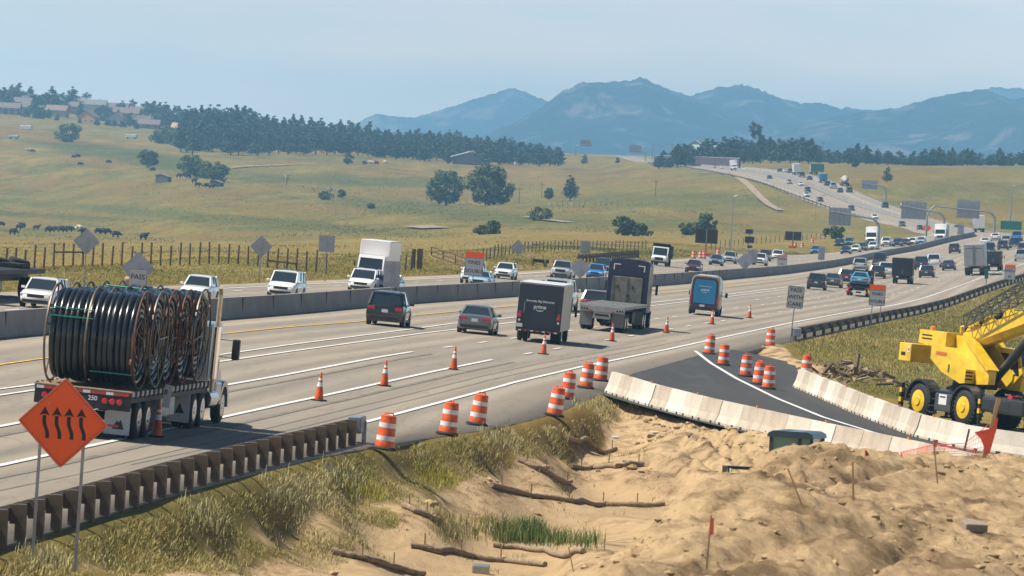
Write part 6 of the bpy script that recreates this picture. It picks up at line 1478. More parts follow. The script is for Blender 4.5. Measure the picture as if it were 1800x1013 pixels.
# ---------------------------------------------------------------- trees and shrubs
def leafmat(name, c, c2):
    t = NT(name); tex = t.n("ShaderNodeTexCoord").outputs['Object']; rn = t.attr('tint').outputs['Fac']
    col = t.mix(rn, c2, c); big = t.noise(tex, .45, 3); col = t.mix(t.math('MULTIPLY', t.ramp(big, [(.4, (0, 0, 0)), (.65, (1, 1, 1))]), .4), col, tuple(min(1, v*1.5) for v in c))
    t.l(col, t.b.inputs['Base Color']); t.b.inputs['Roughness'].default_value = .7; t.b.inputs['Specular IOR Level'].default_value = .25; return t.m
LEAF_P = leafmat("pine_needles", (.046, .070, .028), (.018, .032, .015)); LEAF_D = leafmat("cottonwood_leaves", (.105, .145, .038), (.030, .052, .016)); LEAF_S = leafmat("grey_green_shrub_leaves", (.105, .125, .052), (.045, .062, .026)); BARK = mat("grey_brown_bark", (.11, .085, .065), .9, var=.3); DEADW = mat("bleached_dead_wood", (.30, .28, .25), .9, var=.2)
def leaf_np(centres, radii, per, size, rng, flat=.6):
    V = []; T = []
    for c, rr in zip(centres, radii):
        k = per; d = rng.normal(size=(k, 3)); d /= np.linalg.norm(d, axis=1)[:, None]; p = np.array(c)+d*np.array([rr, rr, rr*flat])*rng.uniform(.55, 1.08, (k, 1))
        u = rng.normal(size=(k, 3)); u /= np.linalg.norm(u, axis=1)[:, None]; w = np.cross(u, d+rng.normal(size=(k, 3))*.5); w /= np.linalg.norm(w, axis=1)[:, None]+1e-9
        s = size*rng.uniform(.6, 1.3, (k, 1)); V.append(np.stack([p-u*s-w*s*.5, p+u*s-w*s*.5, p+u*s*.4+w*s*.7, p-u*s*.6+w*s*.6], 1)); T.append(np.repeat(rng.uniform(0, 1, k)*.7+.3*rng.uniform(), 4))
    V = np.concatenate(V).reshape(-1, 3); Fq = np.arange(len(V)).reshape(-1, 4); return V, Fq, np.concatenate(T)
def pine_shape(H, R, rng, per=24):
    cs = []; rs = []; n_ = int(10+H*.5); lo_ = rng.uniform(.10, .25)
    for k in range(n_):
        t = lo_+(1-lo_)*k/(n_-1); ring = R*(math.sin(math.pi*min(1, .22+.76*t))**.8*.9+.08)*rng.uniform(.7, 1.2); m = max(1, int(6*(1-t)+1.5))
        for j in range(m):
            if rng.uniform() < .14: continue
            a = rng.uniform(0, 2*math.pi); q = ring*rng.uniform(.45, .95); cs.append((q*math.cos(a), q*math.sin(a), H*t+rng.uniform(-.3, .3))); rs.append(max(.5, ring*.62)*rng.uniform(.75, 1.2))
    return leaf_np(cs, rs, per, .30+.012*H, rng, .62)
def trunk_mb(H, r, branches=(), mt=BARK):
    b = MB(); b.tube([(0, 0, -.5), (0, 0, H*.4), (.04*H*.3, 0, H*.95)], [r*1.25, r*.8, r*.12], mt, 7)
    for p in branches: b.tube(p, [r*.5]+[r*.3]*(len(p)-2)+[r*.08], mt, 5)
    return b
def single_tree(kind, H, R, rng, per):
    V, Fq, T = pine_shape(H, R, rng, per); n0 = len(V); b = trunk_mb(H, .10+.012*H); tv = np.array(b.v); tf = np.array([f if len(f) == 4 else list(f)[:4] for f in b.f if len(f) == 4])
    return npmesh('pine_tree', np.concatenate([V, tv]), np.concatenate([Fq, tf+n0]), [LEAF_P, BARK], {'tint': np.concatenate([T, np.zeros(len(tv))])}, False, [0]*len(Fq)+[1]*len(tf))
rngt = np.random.default_rng(5)
PINES = [single_tree('pine', H, R, rngt, 24) for H, R in ((15, 3.3), (13, 3.6), (17, 3.4), (12, 2.9), (14.5, 4.2), (10, 2.8), (16, 3.0))]
npine = [0]
def pine(px, Y, H, label, group, k=None, wide=1.0, dz=0):
    k = rngt.integers(len(PINES)) if k is None else k; me = PINES[k]; h_ = [15, 13, 17, 12, 14.5, 10, 16][k]
    o = link('pine_tree', me); tag(o, label, 'pine tree', group); P = at(px, Y); o.location = P+Vector((0, 0, dz-.2)); s = H/h_; o.scale = (s*wide, s*wide, s); o.rotation_euler = (rngt.uniform(-.03, .03), rngt.uniform(-.03, .03), rngt.uniform(0, 6.28)); return o
# pine belt on the left ridge: crown tops follow the picture
top = [(300,192),(345,185),(365,182),(400,186),(430,192),(470,202),(530,207),(560,210),(600,214),(640,216),(670,220),(700,226),(740,230),(780,232),(820,236),(860,241),(890,246),(930,250),(965,256),(990,264)]
bot = [(300,262),(400,262),(500,264),(560,262),(620,266),(700,268),(800,268),(900,270),(990,272)]
tx = np.array(top, float); bx_ = np.array(bot, float); count = 0
for row in range(5):
    fr = row/4.0; px = 318+row*3.0
    while px < 992:
        tp = np.interp(px, tx[:, 0], tx[:, 1]); bt = np.interp(px, bx_[:, 0], bx_[:, 1]); H = rngt.uniform(11.5, 16)
        Y = 2660+fr*520; s = F/Y; gpy = proj(at(px, Y))[1]
        topy = tp+(bt-tp)*(.50*(1-fr)**1.2)+rngt.uniform(-6, 6)*(1 if fr > .9 else .6)
        Hn = (gpy-topy)/s
        if row and Hn < 5: Hn = 5
        if Hn > 21: Hn = 21
        if px > 960: Hn = min(Hn, (gpy-tp+3)/s)
        pine(px, Y+rngt.uniform(-40, 40), max(4, Hn), "dark pine in the dense belt along the left ridge below the sky", "pines of the dense belt on the left ridge", wide=min(1.9, max(1.25, 15/max(5, Hn))))
        px += rngt.uniform(13, 21); count += 1
# right-hand belt beyond the crest
topR = [(1150,272),(1180,262),(1200,250),(1220,252),(1250,246),(1300,245),(1345,243),(1380,248),(1420,243),(1428,240),(1450,262),(1480,266),(1510,253),(1530,256),(1560,266),(1580,262),(1600,270),(1620,268),(1640,265),(1670,258),(1690,266),(1705,264),(1740,272),(1760,264),(1785,268),(1840,262)]
tr = np.array(topR, float)
for row in range(3):
    px = 1158+row*4
    while px < 1850:
        tp = np.interp(px, tr[:, 0], tr[:, 1]); Y = 2330+row*150+rngt.uniform(-30, 30); s = F/Y; gpy = proj(at(px, Y))[1]; ex = 10 if (1200 < px < 1300) else 0
        Hn = (gpy-tp-rngt.uniform(-4, 13)*(1 if row else 1.2))/s
        pine(px, Y, float(np.clip(Hn, 3.5, 18)), "dark pine in the right-hand belt beyond the highway crest", "pines beyond the highway crest on the right", wide=1.5 if Hn > 8 else 1.7); px += rngt.uniform(13, 21); count += 1
def lone_pine(px, py, H, label, k, Y=None): 
    P = hit(px, py); pine(px, P.y, H, label, 'single trees in the meadow', k)
for px, Y, lb, c in ((1321, 2480, "left one of two tall bare-stemmed pines rising over the belt", 0), (1331, 2480, "right one of two tall bare-stemmed pines rising over the belt", 1)):
    P = at(px, Y); r = thing('pine_tree', lb, 'pine tree'); rg = np.random.default_rng(c+9); cs = [(rg.uniform(-1.0, 1.0), rg.uniform(-1, 1), z) for z in np.linspace(11.5, 17.5 if c == 0 else 16.5, 9)]; V, Fq, T = leaf_np(cs, [1.2]*9, 40, .4, rg, .7)
    link('crown', npmesh('crown', V, Fq, [LEAF_P], {'tint': T}, False), r); trunk_mb(15.5, .25).build('trunk', r); r.location = P
def broadleaf(px, py, H, Wd, label, seed, leaf=LEAF_D, n_=46, per=70, size=.30, name='broadleaf_tree', cat='tree', low=.10, group=None, squash=1.0):
    rg = np.random.default_rng(seed); P = hit(px, py); r = thing(name, label, cat, group); cs = []; rs = []; br = []
    for k in range(n_):
        a = rg.uniform(0, 2*math.pi); u = rg.uniform(0, 1)**.5; t = rg.uniform(0, 1); prof = math.sin(math.pi*(.12+.80*t))**.7
        q = u*Wd/2*prof*.86; c = (q*math.cos(a), q*math.sin(a)*squash, H*(low+(0.93-low)*t)); cs.append(c); rs.append(Wd*rg.uniform(.055, .125)+.15)
        if k % 5 == 0: br.append([(0, 0, H*.18), (c[0]*.5, c[1]*.5, H*.18+(c[2]-H*.18)*.6), c])
    V, Fq, T = leaf_np(cs, rs, per, size, rg, .8); link('crown', npmesh('crown', V, Fq, [leaf], {'tint': T}, False), r)
    trunk_mb(H*.7, .04*H**.8+.06, br).build('trunk', r); r.location = P-Vector((0, 0, .1)); return r
broadleaf(784, 361, 12.2, 15.5, "large rounded cottonwood in the meadow, left of the pair", 1, n_=70, per=80, size=.34)
broadleaf(860, 361, 12.8, 18.5, "largest rounded cottonwood in the meadow, right of the pair", 2, n_=90, per=80, size=.34)
broadleaf(259, 296, 8.6, 10.0, "dark bushy tree above the grey shed in the left meadow", 3, n_=40, size=.32)
broadleaf(335, 312, 8.5, 13, "dark bushy tree left of the tree clump below the ridge", 4, n_=46, size=.32); broadleaf(375, 320, 7.6, 13, "dark bushy tree at the right of the clump beside the dark shed", 5, n_=44, size=.32)
broadleaf(118, 250, 10.0, 17.5, "big rounded tree below the houses on the left ridge", 6, n_=50, size=.4); broadleaf(287, 253, 8.5, 17, "rounded tree below the terracotta roofs at the ridge foot", 7, n_=44, size=.4); broadleaf(340, 258, 7, 13, "low bushy tree left of the pine belt", 8, n_=36, size=.4)
lone_pine(1002, 353, 8.6, "small conical pine standing alone in the middle of the meadow", 1)
broadleaf(964, 350, 3.8, 4.0, "small round tree left of the lone conical pine", 9, n_=24, per=50)
lone_pine(937, 288, 4.6, "tiny dark pine right of the two pale water tanks", 5); lone_pine(1027, 289, 5.2, "low dark pine on the crest below the small gantry", 4); lone_pine(1085, 288, 3.6, "tiny pine on the crest left of the highway", 5); lone_pine(1560, 320, 5.0, "lone round juniper on the right-hand hill", 4); lone_pine(1503, 296, 4.0, "small dark pine at the left end of the right-hand hill crest", 5)
broadleaf(788, 289, 8.0, 5.2, "slender dark tree at the left end of the barn", 10, n_=26, per=50, size=.4); broadleaf(838, 290, 5.5, 3.2, "small tree in front of the barn wall", 11, n_=16, per=40, size=.36)
SHR = [(950,388,3.2,9.0,"wide pale shrub in the middle meadow below the small trees",LEAF_S),(866,411,2.6,4.4,"small dark shrub above the white sign with orange top",LEAF_D),(849,412,1.8,3.8,"low shrub just left of the small dark one",LEAF_S),(1094,415,4.0,5.2,"taller left part of the shrub group behind the dump truck",LEAF_D),(1122,416,2.6,6.0,"lower right shrub of the group behind the dump truck",LEAF_S),
 (1240,412,4.6,6.4,"bushy shrub behind the larger message board",LEAF_D),(1208,414,2.8,4.6,"low shrub left of the larger message board",LEAF_D),(1468,420,2.5,5.4,"dark shrub beside the oncoming traffic, left of the gantry mast",LEAF_D),(572,352,3.2,6.2,"green shrub at the foot of the dead leaning tree",LEAF_D),(600,347,2.6,3.6,"small dark shrub right of the dead leaning tree",LEAF_D),(612,290,6.0,6.0,"grey sparse tree at the end of the far farm track",LEAF_S),(566,264,3.0,9,"pale bush in front of the pine belt",LEAF_S),(652,366,1.5,3,"tiny shrub in the middle of the meadow",LEAF_S)]
for k, (px, py, H, Wd, lb, lf) in enumerate(SHR): broadleaf(px, py, H, Wd, lb, 30+k, lf, n_=26, per=46, size=.22 if H < 4 else .32, name='shrub', cat='shrub', low=.12)
# dead trees
def dead_tree(px, py, H, label, seed):
    rg = random.Random(seed); P = hit(px, py); r = thing('dead_tree', label, 'dead tree'); b = MB()
    b.tube([(0, 0, -.3), (.1*H, 0, H*.35), (.02*H, 0, H*.6)], [.34, .26, .14], DEADW, 7)
    for k in range(9):
        a = rg.uniform(0, 6.28); q = rg.uniform(.35, .75)*H; z = rg.uniform(.1, .9)*H; b.tube([(.05*H, 0, H*rg.uniform(.15, .45)), (q*.5*math.cos(a), q*.5*math.sin(a), z*.8), (q*math.cos(a), q*math.sin(a), z)], [.16, .10, .03], DEADW, 5)
    b.build('trunk', r, 60); r.location = P
dead_tree(502, 324, 6.2, "bare bleached dead tree in the left meadow", 4); dead_tree(578, 345, 6.5, "leaning dead snag above the green shrub", 8)
# ---------------------------------------------------------------- houses, barn, tanks, sheds
def house(px, Y, w, d, hgt, roofc, wallc, label, rz=0.2, front=True, group="houses on the left ridge", garage=False, name='house', dz=0, rise=.32):
    P = at(px, Y); r = thing(name, label, 'house' if name == 'house' else name.replace('_', ' '), group); wm_ = mat(f"house_wall_{int(wallc[0]*100)}_{int(wallc[1]*100)}", wallc, .8, var=.06); rm = mat(f"roof_tiles_{int(roofc[0]*100)}_{int(roofc[1]*100)}", roofc, .85, var=.2, vs=2)
    b = MB(); rz_ = w*rise if front else d*rise
    if front: b.prism([(-w/2, -1.5), (w/2, -1.5), (w/2, hgt), (0, hgt+rz_), (-w/2, hgt)], 1, -d/2, d/2, wm_)
    else: b.prism([(-d/2, -1.5), (d/2, -1.5), (d/2, hgt), (0, hgt+rz_), (-d/2, hgt)], 0, -w/2, w/2, wm_)
    b.build('walls', r)
    q = MB(); o = .5
    for s in (1, -1):
        if front: q.prism([(0, hgt+rz_+.22), (0, hgt+rz_+.03), (s*(w/2+o), hgt-o*rise*2+.0), (s*(w/2+o), hgt-o*rise*2+.2)], 1, -d/2-o, d/2+o, rm)
        else: q.prism([(0, hgt+rz_+.22), (0, hgt+rz_+.03), (s*(d/2+o), hgt-o*rise*2), (s*(d/2+o), hgt-o*rise*2+.2)], 0, -w/2-o, w/2+o, rm)
    q.build('roof', r)
    nw = max(1, int(w/4))
    for k in range(nw):
        x = -w/2+w*(k+.5)/nw
        for z in ((1.5,) if hgt < 4.5 else (1.5, 4.2)):
            g = MB(); g.box((x, -d/2-.03, z), (1.3, .08, 1.3), GLASS); o_ = g.build('window', r)
            f_ = MB(); f_.box((x, -d/2-.05, z-.72), (1.6, .12, .12), WHITEP); f_.box((x, -d/2-.05, z+.72), (1.6, .12, .12), WHITEP); f_.build('frame', o_)
    if garage:
        g = MB(); g.box((w*.25, -d/2-.05, 1.1), (4.2, .08, 2.3), mat("garage_door", (.55, .50, .42), .6)); g.build('garage_door', r)
    c = MB(); c.box((w*.22, d*.1, hgt+rz_*.8+.6), (.8, .8, 1.8), wm_); c.build('chimney', r)
    place(r, P+Vector((0, 0, dz)), Vector((math.sin(rz), math.cos(rz), 0)), Vector((0, 0, 1)))
BR = (.17, .125, .11); GYR = (.20, .18, .17); TAN = (.42, .31, .20); WH = (.50, .46, .40); BLU = (.10, .13, .18); ORW = (.50, .27, .13)
for a_ in [(12,3560,18,10,4.6,BR,BLU,"house with a low brown roof at the far left of the ridge",.1,False),(34,3720,17,10,5.5,BR,WH,"house with a long reddish roof among trees at the far left",.1,False),(5,3900,13,10,6,GYR,WH,"grey-roofed house at the upper left frame edge",.2,True),(122,3760,13,10,5.5,BR,TAN,"tan-walled house with brown roof in the middle of the ridge",.1,False),(155,3520,12,10,4.2,BR,ORW,"orange-walled gabled house above the big rounded tree",.25,True),
 (180,3640,15,11,6.2,(.13,.14,.19),BLU,"blue-grey gabled house in the centre of the estate",-.1,True),(222,3700,18,12,6.2,BR,(.22,.15,.12),"wide brown-roofed house right of the blue-grey one",.1,False),(245,3560,12,9,4.4,BR,(.52,.44,.27),"pale yellow house with red-brown roof at the ridge foot",-.4,False),(165,3960,18,11,6.5,GYR,WH,"long-roofed house on the skyline of the left ridge",.1,False),(246,3960,15,10,6.5,BR,WH,"skyline house at the right of the estate",.1,False),
 (310,3900,13,10,4.5,GYR,TAN,"pale skyline house among the pines",.1,True),(323,3420,15,9,2.6,(.50,.30,.18),(.18,.13,.11),"low house with a bright terracotta roof",.05,False),(262,3480,14,9,3.0,BR,(.25,.17,.13),"low dark brown house in front of the estate",.1,False),(75,3900,14,10,5.5,GYR,TAN,"small-roofed house behind the trees on the left ridge",-.1,True),(395,3300,11,8,2.6,(.40,.40,.40),(.36,.34,.30),"pale low house at the foot of the pine belt",.1,False),(58,3620,15,10,4.6,BR,(.34,.29,.24),"house with pale walls right of the leftmost brown roof",.1,False),(100,3600,14,10,4.8,(.22,.15,.13),TAN,"brown-roofed house just left of the orange-walled one",.15,False),(205,3540,13,9,4.0,BR,WH,"pale-walled house in front of the wide brown roof",.1,True),(285,3720,16,10,5.0,BR,(.30,.24,.20),"brown house at the right end of the estate, beside the pines",.1,False),(130,3980,16,10,6.5,GYR,TAN,"grey-roofed house on the skyline at the middle of the estate",.1,False),(205,3990,17,10,6.5,BR,TAN,"brown-roofed house on the skyline right of the long roof",.1,False)]:
    house(*a_)
# trees between the houses
for px, Y, H, lb in ((3,3650,16,0),(20,3850,15,0),(52,3800,15,0),(68,3620,13,0),(80,3700,14,0),(96,3650,12,0),(108,3760,14,0),(128,3850,18,0),(140,3700,9,0),(205,3600,9,0),(212,3800,13,0),(228,3520,9,0),(255,3800,15,0),(268,3750,16,0),(280,3700,16,0),(292,3640,17,0),(305,3700,15,0),(315,3600,15,0),(190,3450,5,0),(170,3440,4.5,0),(200,3440,5,0),(215,3430,5.5,0),(240,3440,4,0),(72,3500,8,0),(85,3520,7,0),(60,3600,10,0),(30,3600,8,0),(335,3620,14,0),(355,3500,12,0),(370,3400,9,0),(300,3420,6,0),(30,3960,15,0),(90,3950,15,0),(150,3990,14,0),(232,3990,14,0),(275,3500,7,0),(320,3500,9,0),(345,3450,8,0),(380,3450,8,0),(62,3480,6,0),(45,3500,6,0),(100,3480,5,0),(140,3460,4,0)):
    pine(px, Y, H, "dark tree standing between the houses on the left ridge", "trees between the houses on the left ridge", wide=1.55)
P = hit(825, 290); r = thing('barn', "long grey barn with a pale sloping roof on the far meadow", 'barn'); bw = mat("grey_barn_boards", (.20, .19, .20), .85, var=.2); brf = mat("pale_metal_roof", (.60, .60, .60), .45, .2, var=.1)
b = MB(); b.prism([(-8.5, -1), (8, -1), (8, 3.2), (2.2, 4.6), (1.2, 6.0), (-.6, 6.0), (-8.5, 3.6)], 1, -4, 5, bw); b.build('walls', r)
b = MB(); b.prism([(-9, 3.45), (-.6, 6.05), (-.6, 6.3), (-9, 3.75)], 1, -4.6, 5.6, brf); b.prism([(-.8, 6.05), (1.6, 6.05), (2.3, 5.6), (2.3, 5.8), (1.7, 6.9), (-.8, 6.5)], 1, -4.7, 5.7, brf); b.build('roof', r)
b = MB(); b.prism([(1.5, 5.6), (8.6, 2.9), (8.6, 3.2), (1.5, 5.9)], 1, -4.6, 5.6, mat("weathered_barn_roof", (.24, .23, .24), .7)); b.build('lean_to_roof', r); place(r, P, Vector((-.1, 1, 0)).normalized(), Vector((0, 0, 1)))
for px, lb in ((896, "left one of the two pale water tanks on the far meadow"), (910, "right one of the two pale water tanks on the far meadow")):
    P = hit(px, 289); r = thing('water_tank', lb, 'tank', 'pale water tanks'); b = MB(); b.lathe([(2.0, -.3), (2.0, 3.4), (1.2, 3.9), (.2, 4.0)], mat("pale_tank_paint", (.50, .45, .37), .6, var=.1), 16); b.build('tank', r, 40); b = MB(); b.tube([(-2.05, -.3, 0), (-2.05, -.3, 3.4)], .12, WHITEP, 6); b.build('ladder', r); r.location = P
def shed(px, py, w, d, hgt, col, label):
    P = hit(px, py); r = thing('shed', label, 'shed'); m_ = mat(f"shed_{int(col[0]*1000)}", col, .85, var=.2); b = MB(); b.prism([(-w/2, -.5), (w/2, -.5), (w/2, hgt*.7), (-w*.1, hgt), (-w/2, hgt*.85)], 1, -d/2, d/2, m_); b.build('walls', r)
    b = MB(); b.prism([(-w*.56, hgt*.82), (-w*.1, hgt+.02), (w*.56, hgt*.66), (w*.56, hgt*.72), (-w*.1, hgt+.22), (-w*.56, hgt*.88)], 1, -d*.55, d*.55, mat("rusty_shed_roof", (.22, .17, .15), .7, var=.3)); b.build('roof', r); place(r, P, Vector((.3, 1, 0)).normalized(), Vector((0, 0, 1)))
shed(287, 320, 5.2, 3.4, 2.9, (.12, .12, .125), "grey wooden shed in the left meadow below the bushy tree"); shed(381, 329, 4.2, 3, 2.4, (.05, .06, .07), "dark shed beside the tree clump in the left meadow")
# long bridge wall and pale buildings on the crest
P0, P1_ = at(1150, 2560), at(1300, 2120); r = thing('overpass', "long dark reddish overpass wall along the highway crest", 'bridge'); DKR = mat("dark_red_brown_girder", (.060, .030, .032), .8, var=.3, vs=.5); b = MB(); d = P1_-P0
b.bar(P0+Vector((0, 0, 2.4)), P1_+Vector((0, 0, 2.2)), .5, DKR, 3.0); b.build('girder', r)
b = MB()
for k in range(13): q = P0+d*(k/12); b.box((q.x, q.y, q.z+1.0), (.6, .6, 5), DKR)
b.build('pier', r)
b = MB(); b.bar(P0+Vector((0, -.4, 4.2)), P1_+Vector((0, -.4, 4.0)), .1, GALV, .4); b.build('railing', r)
house(1222, 2700, 14, 9, 5.5, (.5, .5, .5), (.36, .40, .38), "pale roofed building behind the overpass wall", .1, True, None, name='roadside_building'); house(1246, 2680, 16, 9, 4.5, (.30, .36, .34), (.25, .28, .26), "greenish building beside the pale one behind the overpass", .1, False, None, name='roadside_building')
# parked trailers and farm machines far away
def far_box(px, py, d, c, label, name, cat, wheels_=True):
    P = hit(px, py); b = MB(); m_ = mat(f"far_paint_{int(c[0]*100)}_{int(c[2]*100)}", c, .5); b.bbox((0, 0, d[2]/2+.5), d, .15, m_); b.bbox((d[0]*.3, 0, d[2]*.9+.5), (d[0]*.35, d[1]*.9, d[2]*.4), .1, m_)
    if wheels_:
        for x in (-d[0]*.3, d[0]*.3): b.tube([(x, -d[1]/2, .45), (x, d[1]/2, .45)], .45, BLK, 10)
    o = b.build(name); tag(o, label, cat); place(o, P, Vector((.2, 1, 0)).normalized(), normal(P.x, P.y))
far_box(46, 229, (7, 2.5, 2.2), (.62, .64, .66), "pale camper trailer parked below the leftmost houses", 'camper_trailer', 'trailer'); far_box(24, 244, (5.5, 2.2, 1.4), (.45, .46, .48), "pale vehicle parked in the upper left meadow", 'parked_truck', 'truck'); far_box(231, 244, (6.5, 2.4, 1.8), (.55, .62, .66), "light blue camper parked at the estate edge", 'camper_trailer', 'trailer')
far_box(410, 263, (6, 2.4, 1.8), (.04, .05, .06), "dark stock trailer at the end of the farm track", 'stock_trailer', 'trailer'); far_box(462, 267, (5.2, 2.4, 1.6), (.13, .04, .03), "rusty red farm trailer at the foot of the pine belt", 'farm_trailer', 'trailer')
# ---------------------------------------------------------------- cattle
def cow_mesh(graze):
    hz_ = .55 if graze else 1.42; hy = 1.42 if graze else 1.35
    V = [(0, 0, 1.02), (0, .55, 1.02), (0, -.62, 1.06), (0, .95, 1.0 if graze else 1.25), (0, hy-.12, hz_+.18), (0, hy+.16, hz_-.05)]
    Rr = [(.50, .52), (.45, .50), (.43, .47), (.26, .32), (.20, .20), (.11, .11)]; Eg = [(0, 1), (0, 2), (1, 3), (3, 4), (4, 5)]
    for x, y in ((.19, .52), (-.19, .52), (.19, -.62), (-.19, -.62)):
        i = len(V); back = y < 0; V += [(x, y, .66), (x, y+(.07 if back else .02), .38), (x, y, .03)]; Rr += [(.19, .19), (.11, .11), (.09, .09)]; Eg += [(2 if back else 1, i), (i, i+1), (i+1, i+2)]
    i = len(V); V += [(0, -.95, 1.0), (0, -1.0, .55)]; Rr += [(.04, .04), (.03, .03)]; Eg += [(2, i), (i, i+1)]
    me = bpy.data.meshes.new('cow'); me.from_pydata(V, Eg, []); o = bpy.data.objects.new('cow', me); COL.objects.link(o); sk = o.modifiers.new('s', 'SKIN')
    for v, r_ in zip(me.skin_vertices[0].data, Rr): v.radius = r_
    me.skin_vertices[0].data[0].use_root = True; sb = o.modifiers.new('d', 'SUBSURF'); sb.levels = 1
    out = bpy.data.meshes.new_from_object(o.evaluated_get(bpy.context.evaluated_depsgraph_get())); bpy.data.objects.remove(o)
    out.materials.clear(); out.materials.append(mat("black_cow_hide", (.010, .009, .009), .8)); out.polygons.foreach_set('use_smooth', [True]*len(out.polygons)); return out
CM = [cow_mesh(True), cow_mesh(False)]; HIDE = {'b': MATS["black_cow_hide"], 'w': mat("cream_cow_hide", (.55, .47, .36), .8), 'r': mat("red_brown_cow_hide", (.045, .016, .012), .8)}
COWS = [(3,399,'b',1),(22,413,'b',0),(33,404,'b',0),(40,401,'b',1),(63,405,'r',1),(84,409,'b',0),(92,408,'b',1),(99,408,'b',1),(107,409,'b',0),(114,408,'b',1),(122,408,'b',0),(138,406,'w',0),(147,412,'b',0),(172,412,'b',0),(181,413,'b',1),(190,413,'b',1),(203,418,'b',0),(252,422,'b',1),(50,268,'w',1),(56,269,'r',0),(129,279,'b',0),(138,278,'b',1),(140,292,'b',0),(190,288,'b',0),(269,302,'b',0),(314,313,'b',0),(323,312,'b',0),(331,314,'b',0),(341,322,'b',1),(347,329,'b',0),(364,331,'b',0),(372,332,'b',1),(649,289,'w',0),(655,290,'w',1),(676,289,'w',0),(640,290,'r',0),(662,290,'r',1)]
CL = {0: "black cow grazing at the extreme left end of the near herd", 4: "single reddish-brown cow left of the tight black group", 11: "only cream-coloured cow of the near herd", 16: "black cow grazing alone right of the row of three", 17: "black cow standing farthest right of the near herd", 18: "cream cow on the upper left meadow beside a brown one", 19: "brown cow on the upper left meadow beside a cream one"}
for k, (px, py, c, g) in enumerate(COWS):
    o = link('cow', CM[g]); near = py > 380
    lb = CL.get(k) or (f"black cow {'standing' if g else 'grazing'} in the near herd on the left meadow" if near else f"{'cream' if c == 'w' else 'black' if c == 'b' else 'brown'} cow {'standing' if g else 'grazing'} on the far meadow")
    tag(o, lb, 'cow', "near cattle herd on the left meadow" if near else "scattered cattle on the far meadow"); o.material_slots[0].link = 'OBJECT'; o.material_slots[0].material = HIDE[c]
    P = hit(px, py); a = (math.pi/2)*(1 if (k*7) % 3 else -1)+.5*math.sin(k*2.3); place(o, P-Vector((0, 0, .02)), Vector((math.sin(a), math.cos(a), 0)), Vector((0, 0, 1))); o.matrix_basis = o.matrix_basis @ Matrix.Scale(1.08 if near else 1.2, 4)
# ---------------------------------------------------------------- grass, reeds, clods and debris
def grassmat(name, stops):
    t = NT(name); t.l(t.ramp(t.attr('tint').outputs['Fac'], stops), t.b.inputs['Base Color']); t.b.inputs['Roughness'].default_value = .75; t.b.inputs['Specular IOR Level'].default_value = .2; return t.m
G_DRY = grassmat("roadside_grass_blades", [(0, (.095, .115, .022)), (.35, (.185, .185, .042)), (.6, (.32, .27, .085)), (.85, (.42, .34, .15)), (1, (.52, .44, .22))])
G_GRN = grassmat("bright_green_reeds", [(0, (.060, .105, .022)), (.6, (.13, .19, .05)), (1, (.30, .29, .11))])
def blades(name, X, Y, Hh, wd, mt, tint, lean=.35, works=True, kind='stuff', seg=2, parent=None):
    rg = np.random.default_rng(len(X)); n_ = len(X); Z = (h(X, Y) if works else h0(X, Y))-.03; a = rg.uniform(0, 2*np.pi, n_); ca, sa = np.cos(a), np.sin(a); lx = rg.normal(0, lean, n_)*Hh*1.1; ly = rg.normal(0, lean, n_)*Hh
    p0 = np.stack([X, Y, Z], 1); side = np.stack([ca, sa, 0*ca], 1)*np.asarray(wd).reshape(-1, 1)/2
    mid_ = p0+np.stack([lx*.3, ly*.3, Hh*.6], 1); tip = p0+np.stack([lx, ly, Hh*.95], 1)
    V = np.stack([p0-side, p0+side, mid_+side*.8, mid_-side*.8, tip+side*.25, tip-side*.25], 1).reshape(-1, 3); b_ = np.arange(n_)[:, None]*6
    Fq = np.concatenate([b_+np.array([[0, 1, 2, 3]]), b_+np.array([[3, 2, 4, 5]])]); o = link(name, npmesh(name, V, Fq, [mt], {'tint': np.repeat(np.clip(tint, 0, 1), 6)}, False), parent)
    if kind: o['kind'] = kind
    return o
rg = np.random.default_rng(77); n_ = 420000
Yg = rg.uniform(96, 236, n_); Xg = edge_x(Yg)+rg.uniform(.12, 5.2, n_)
dmk = dirt_mask(Xg, Yg); cl = fbm(Xg*.9, Yg*.35, 3, 71); keep = (rg.uniform(0, 1, n_) < np.clip(1.0-dmk*1.02, 0.015, 1)*np.clip(.50+.80*cl, .05, 1)*np.clip(1.35-.36*(Xg-edge_x(Yg)), .08, 1))&(works_mask(Xg, Yg) > .25); Xg, Yg, cl = Xg[keep], Yg[keep], cl[keep]
tt_ = Xg-edge_x(Yg); Hh = rg.uniform(.06, .18, len(Xg))*(1.0+.6*np.clip(cl, -.6, 1))*(1.15-.16*np.clip(tt_, 0, 4)); tn = .64+.28*fbm(Xg*.45, Yg*.14, 3, 81)+rg.normal(0, .22, len(Xg))
blades("roadside_grass", Xg, Yg, Hh, rg.uniform(.010, .022, len(Xg)), G_DRY, tn)
n_ = 110000; Yg = np.exp(rg.uniform(math.log(243), math.log(760), n_)); Xg = xN(Yg)+rg.uniform(.4, 26, n_)*(Yg/300)**.5; sc_ = Yg/260; keep = (h0(Xg, Yg) > -99)&(Xg > np.interp(Yg, [p[1] for p in BARR[::-1]], [p[0] for p in BARR[::-1]])+3.0-2.5*(Yg > 330)); Xg, Yg, sc_ = Xg[keep], Yg[keep], sc_[keep]
blades("bank_grass", Xg, Yg, rg.uniform(.07, .22, len(Xg))*sc_**.25, rg.uniform(.016, .034, len(Xg))*sc_, G_DRY, .45+.28*fbm(Xg*.2, Yg*.05, 3, 91)+rg.normal(0, .18, len(Xg)), works=False)
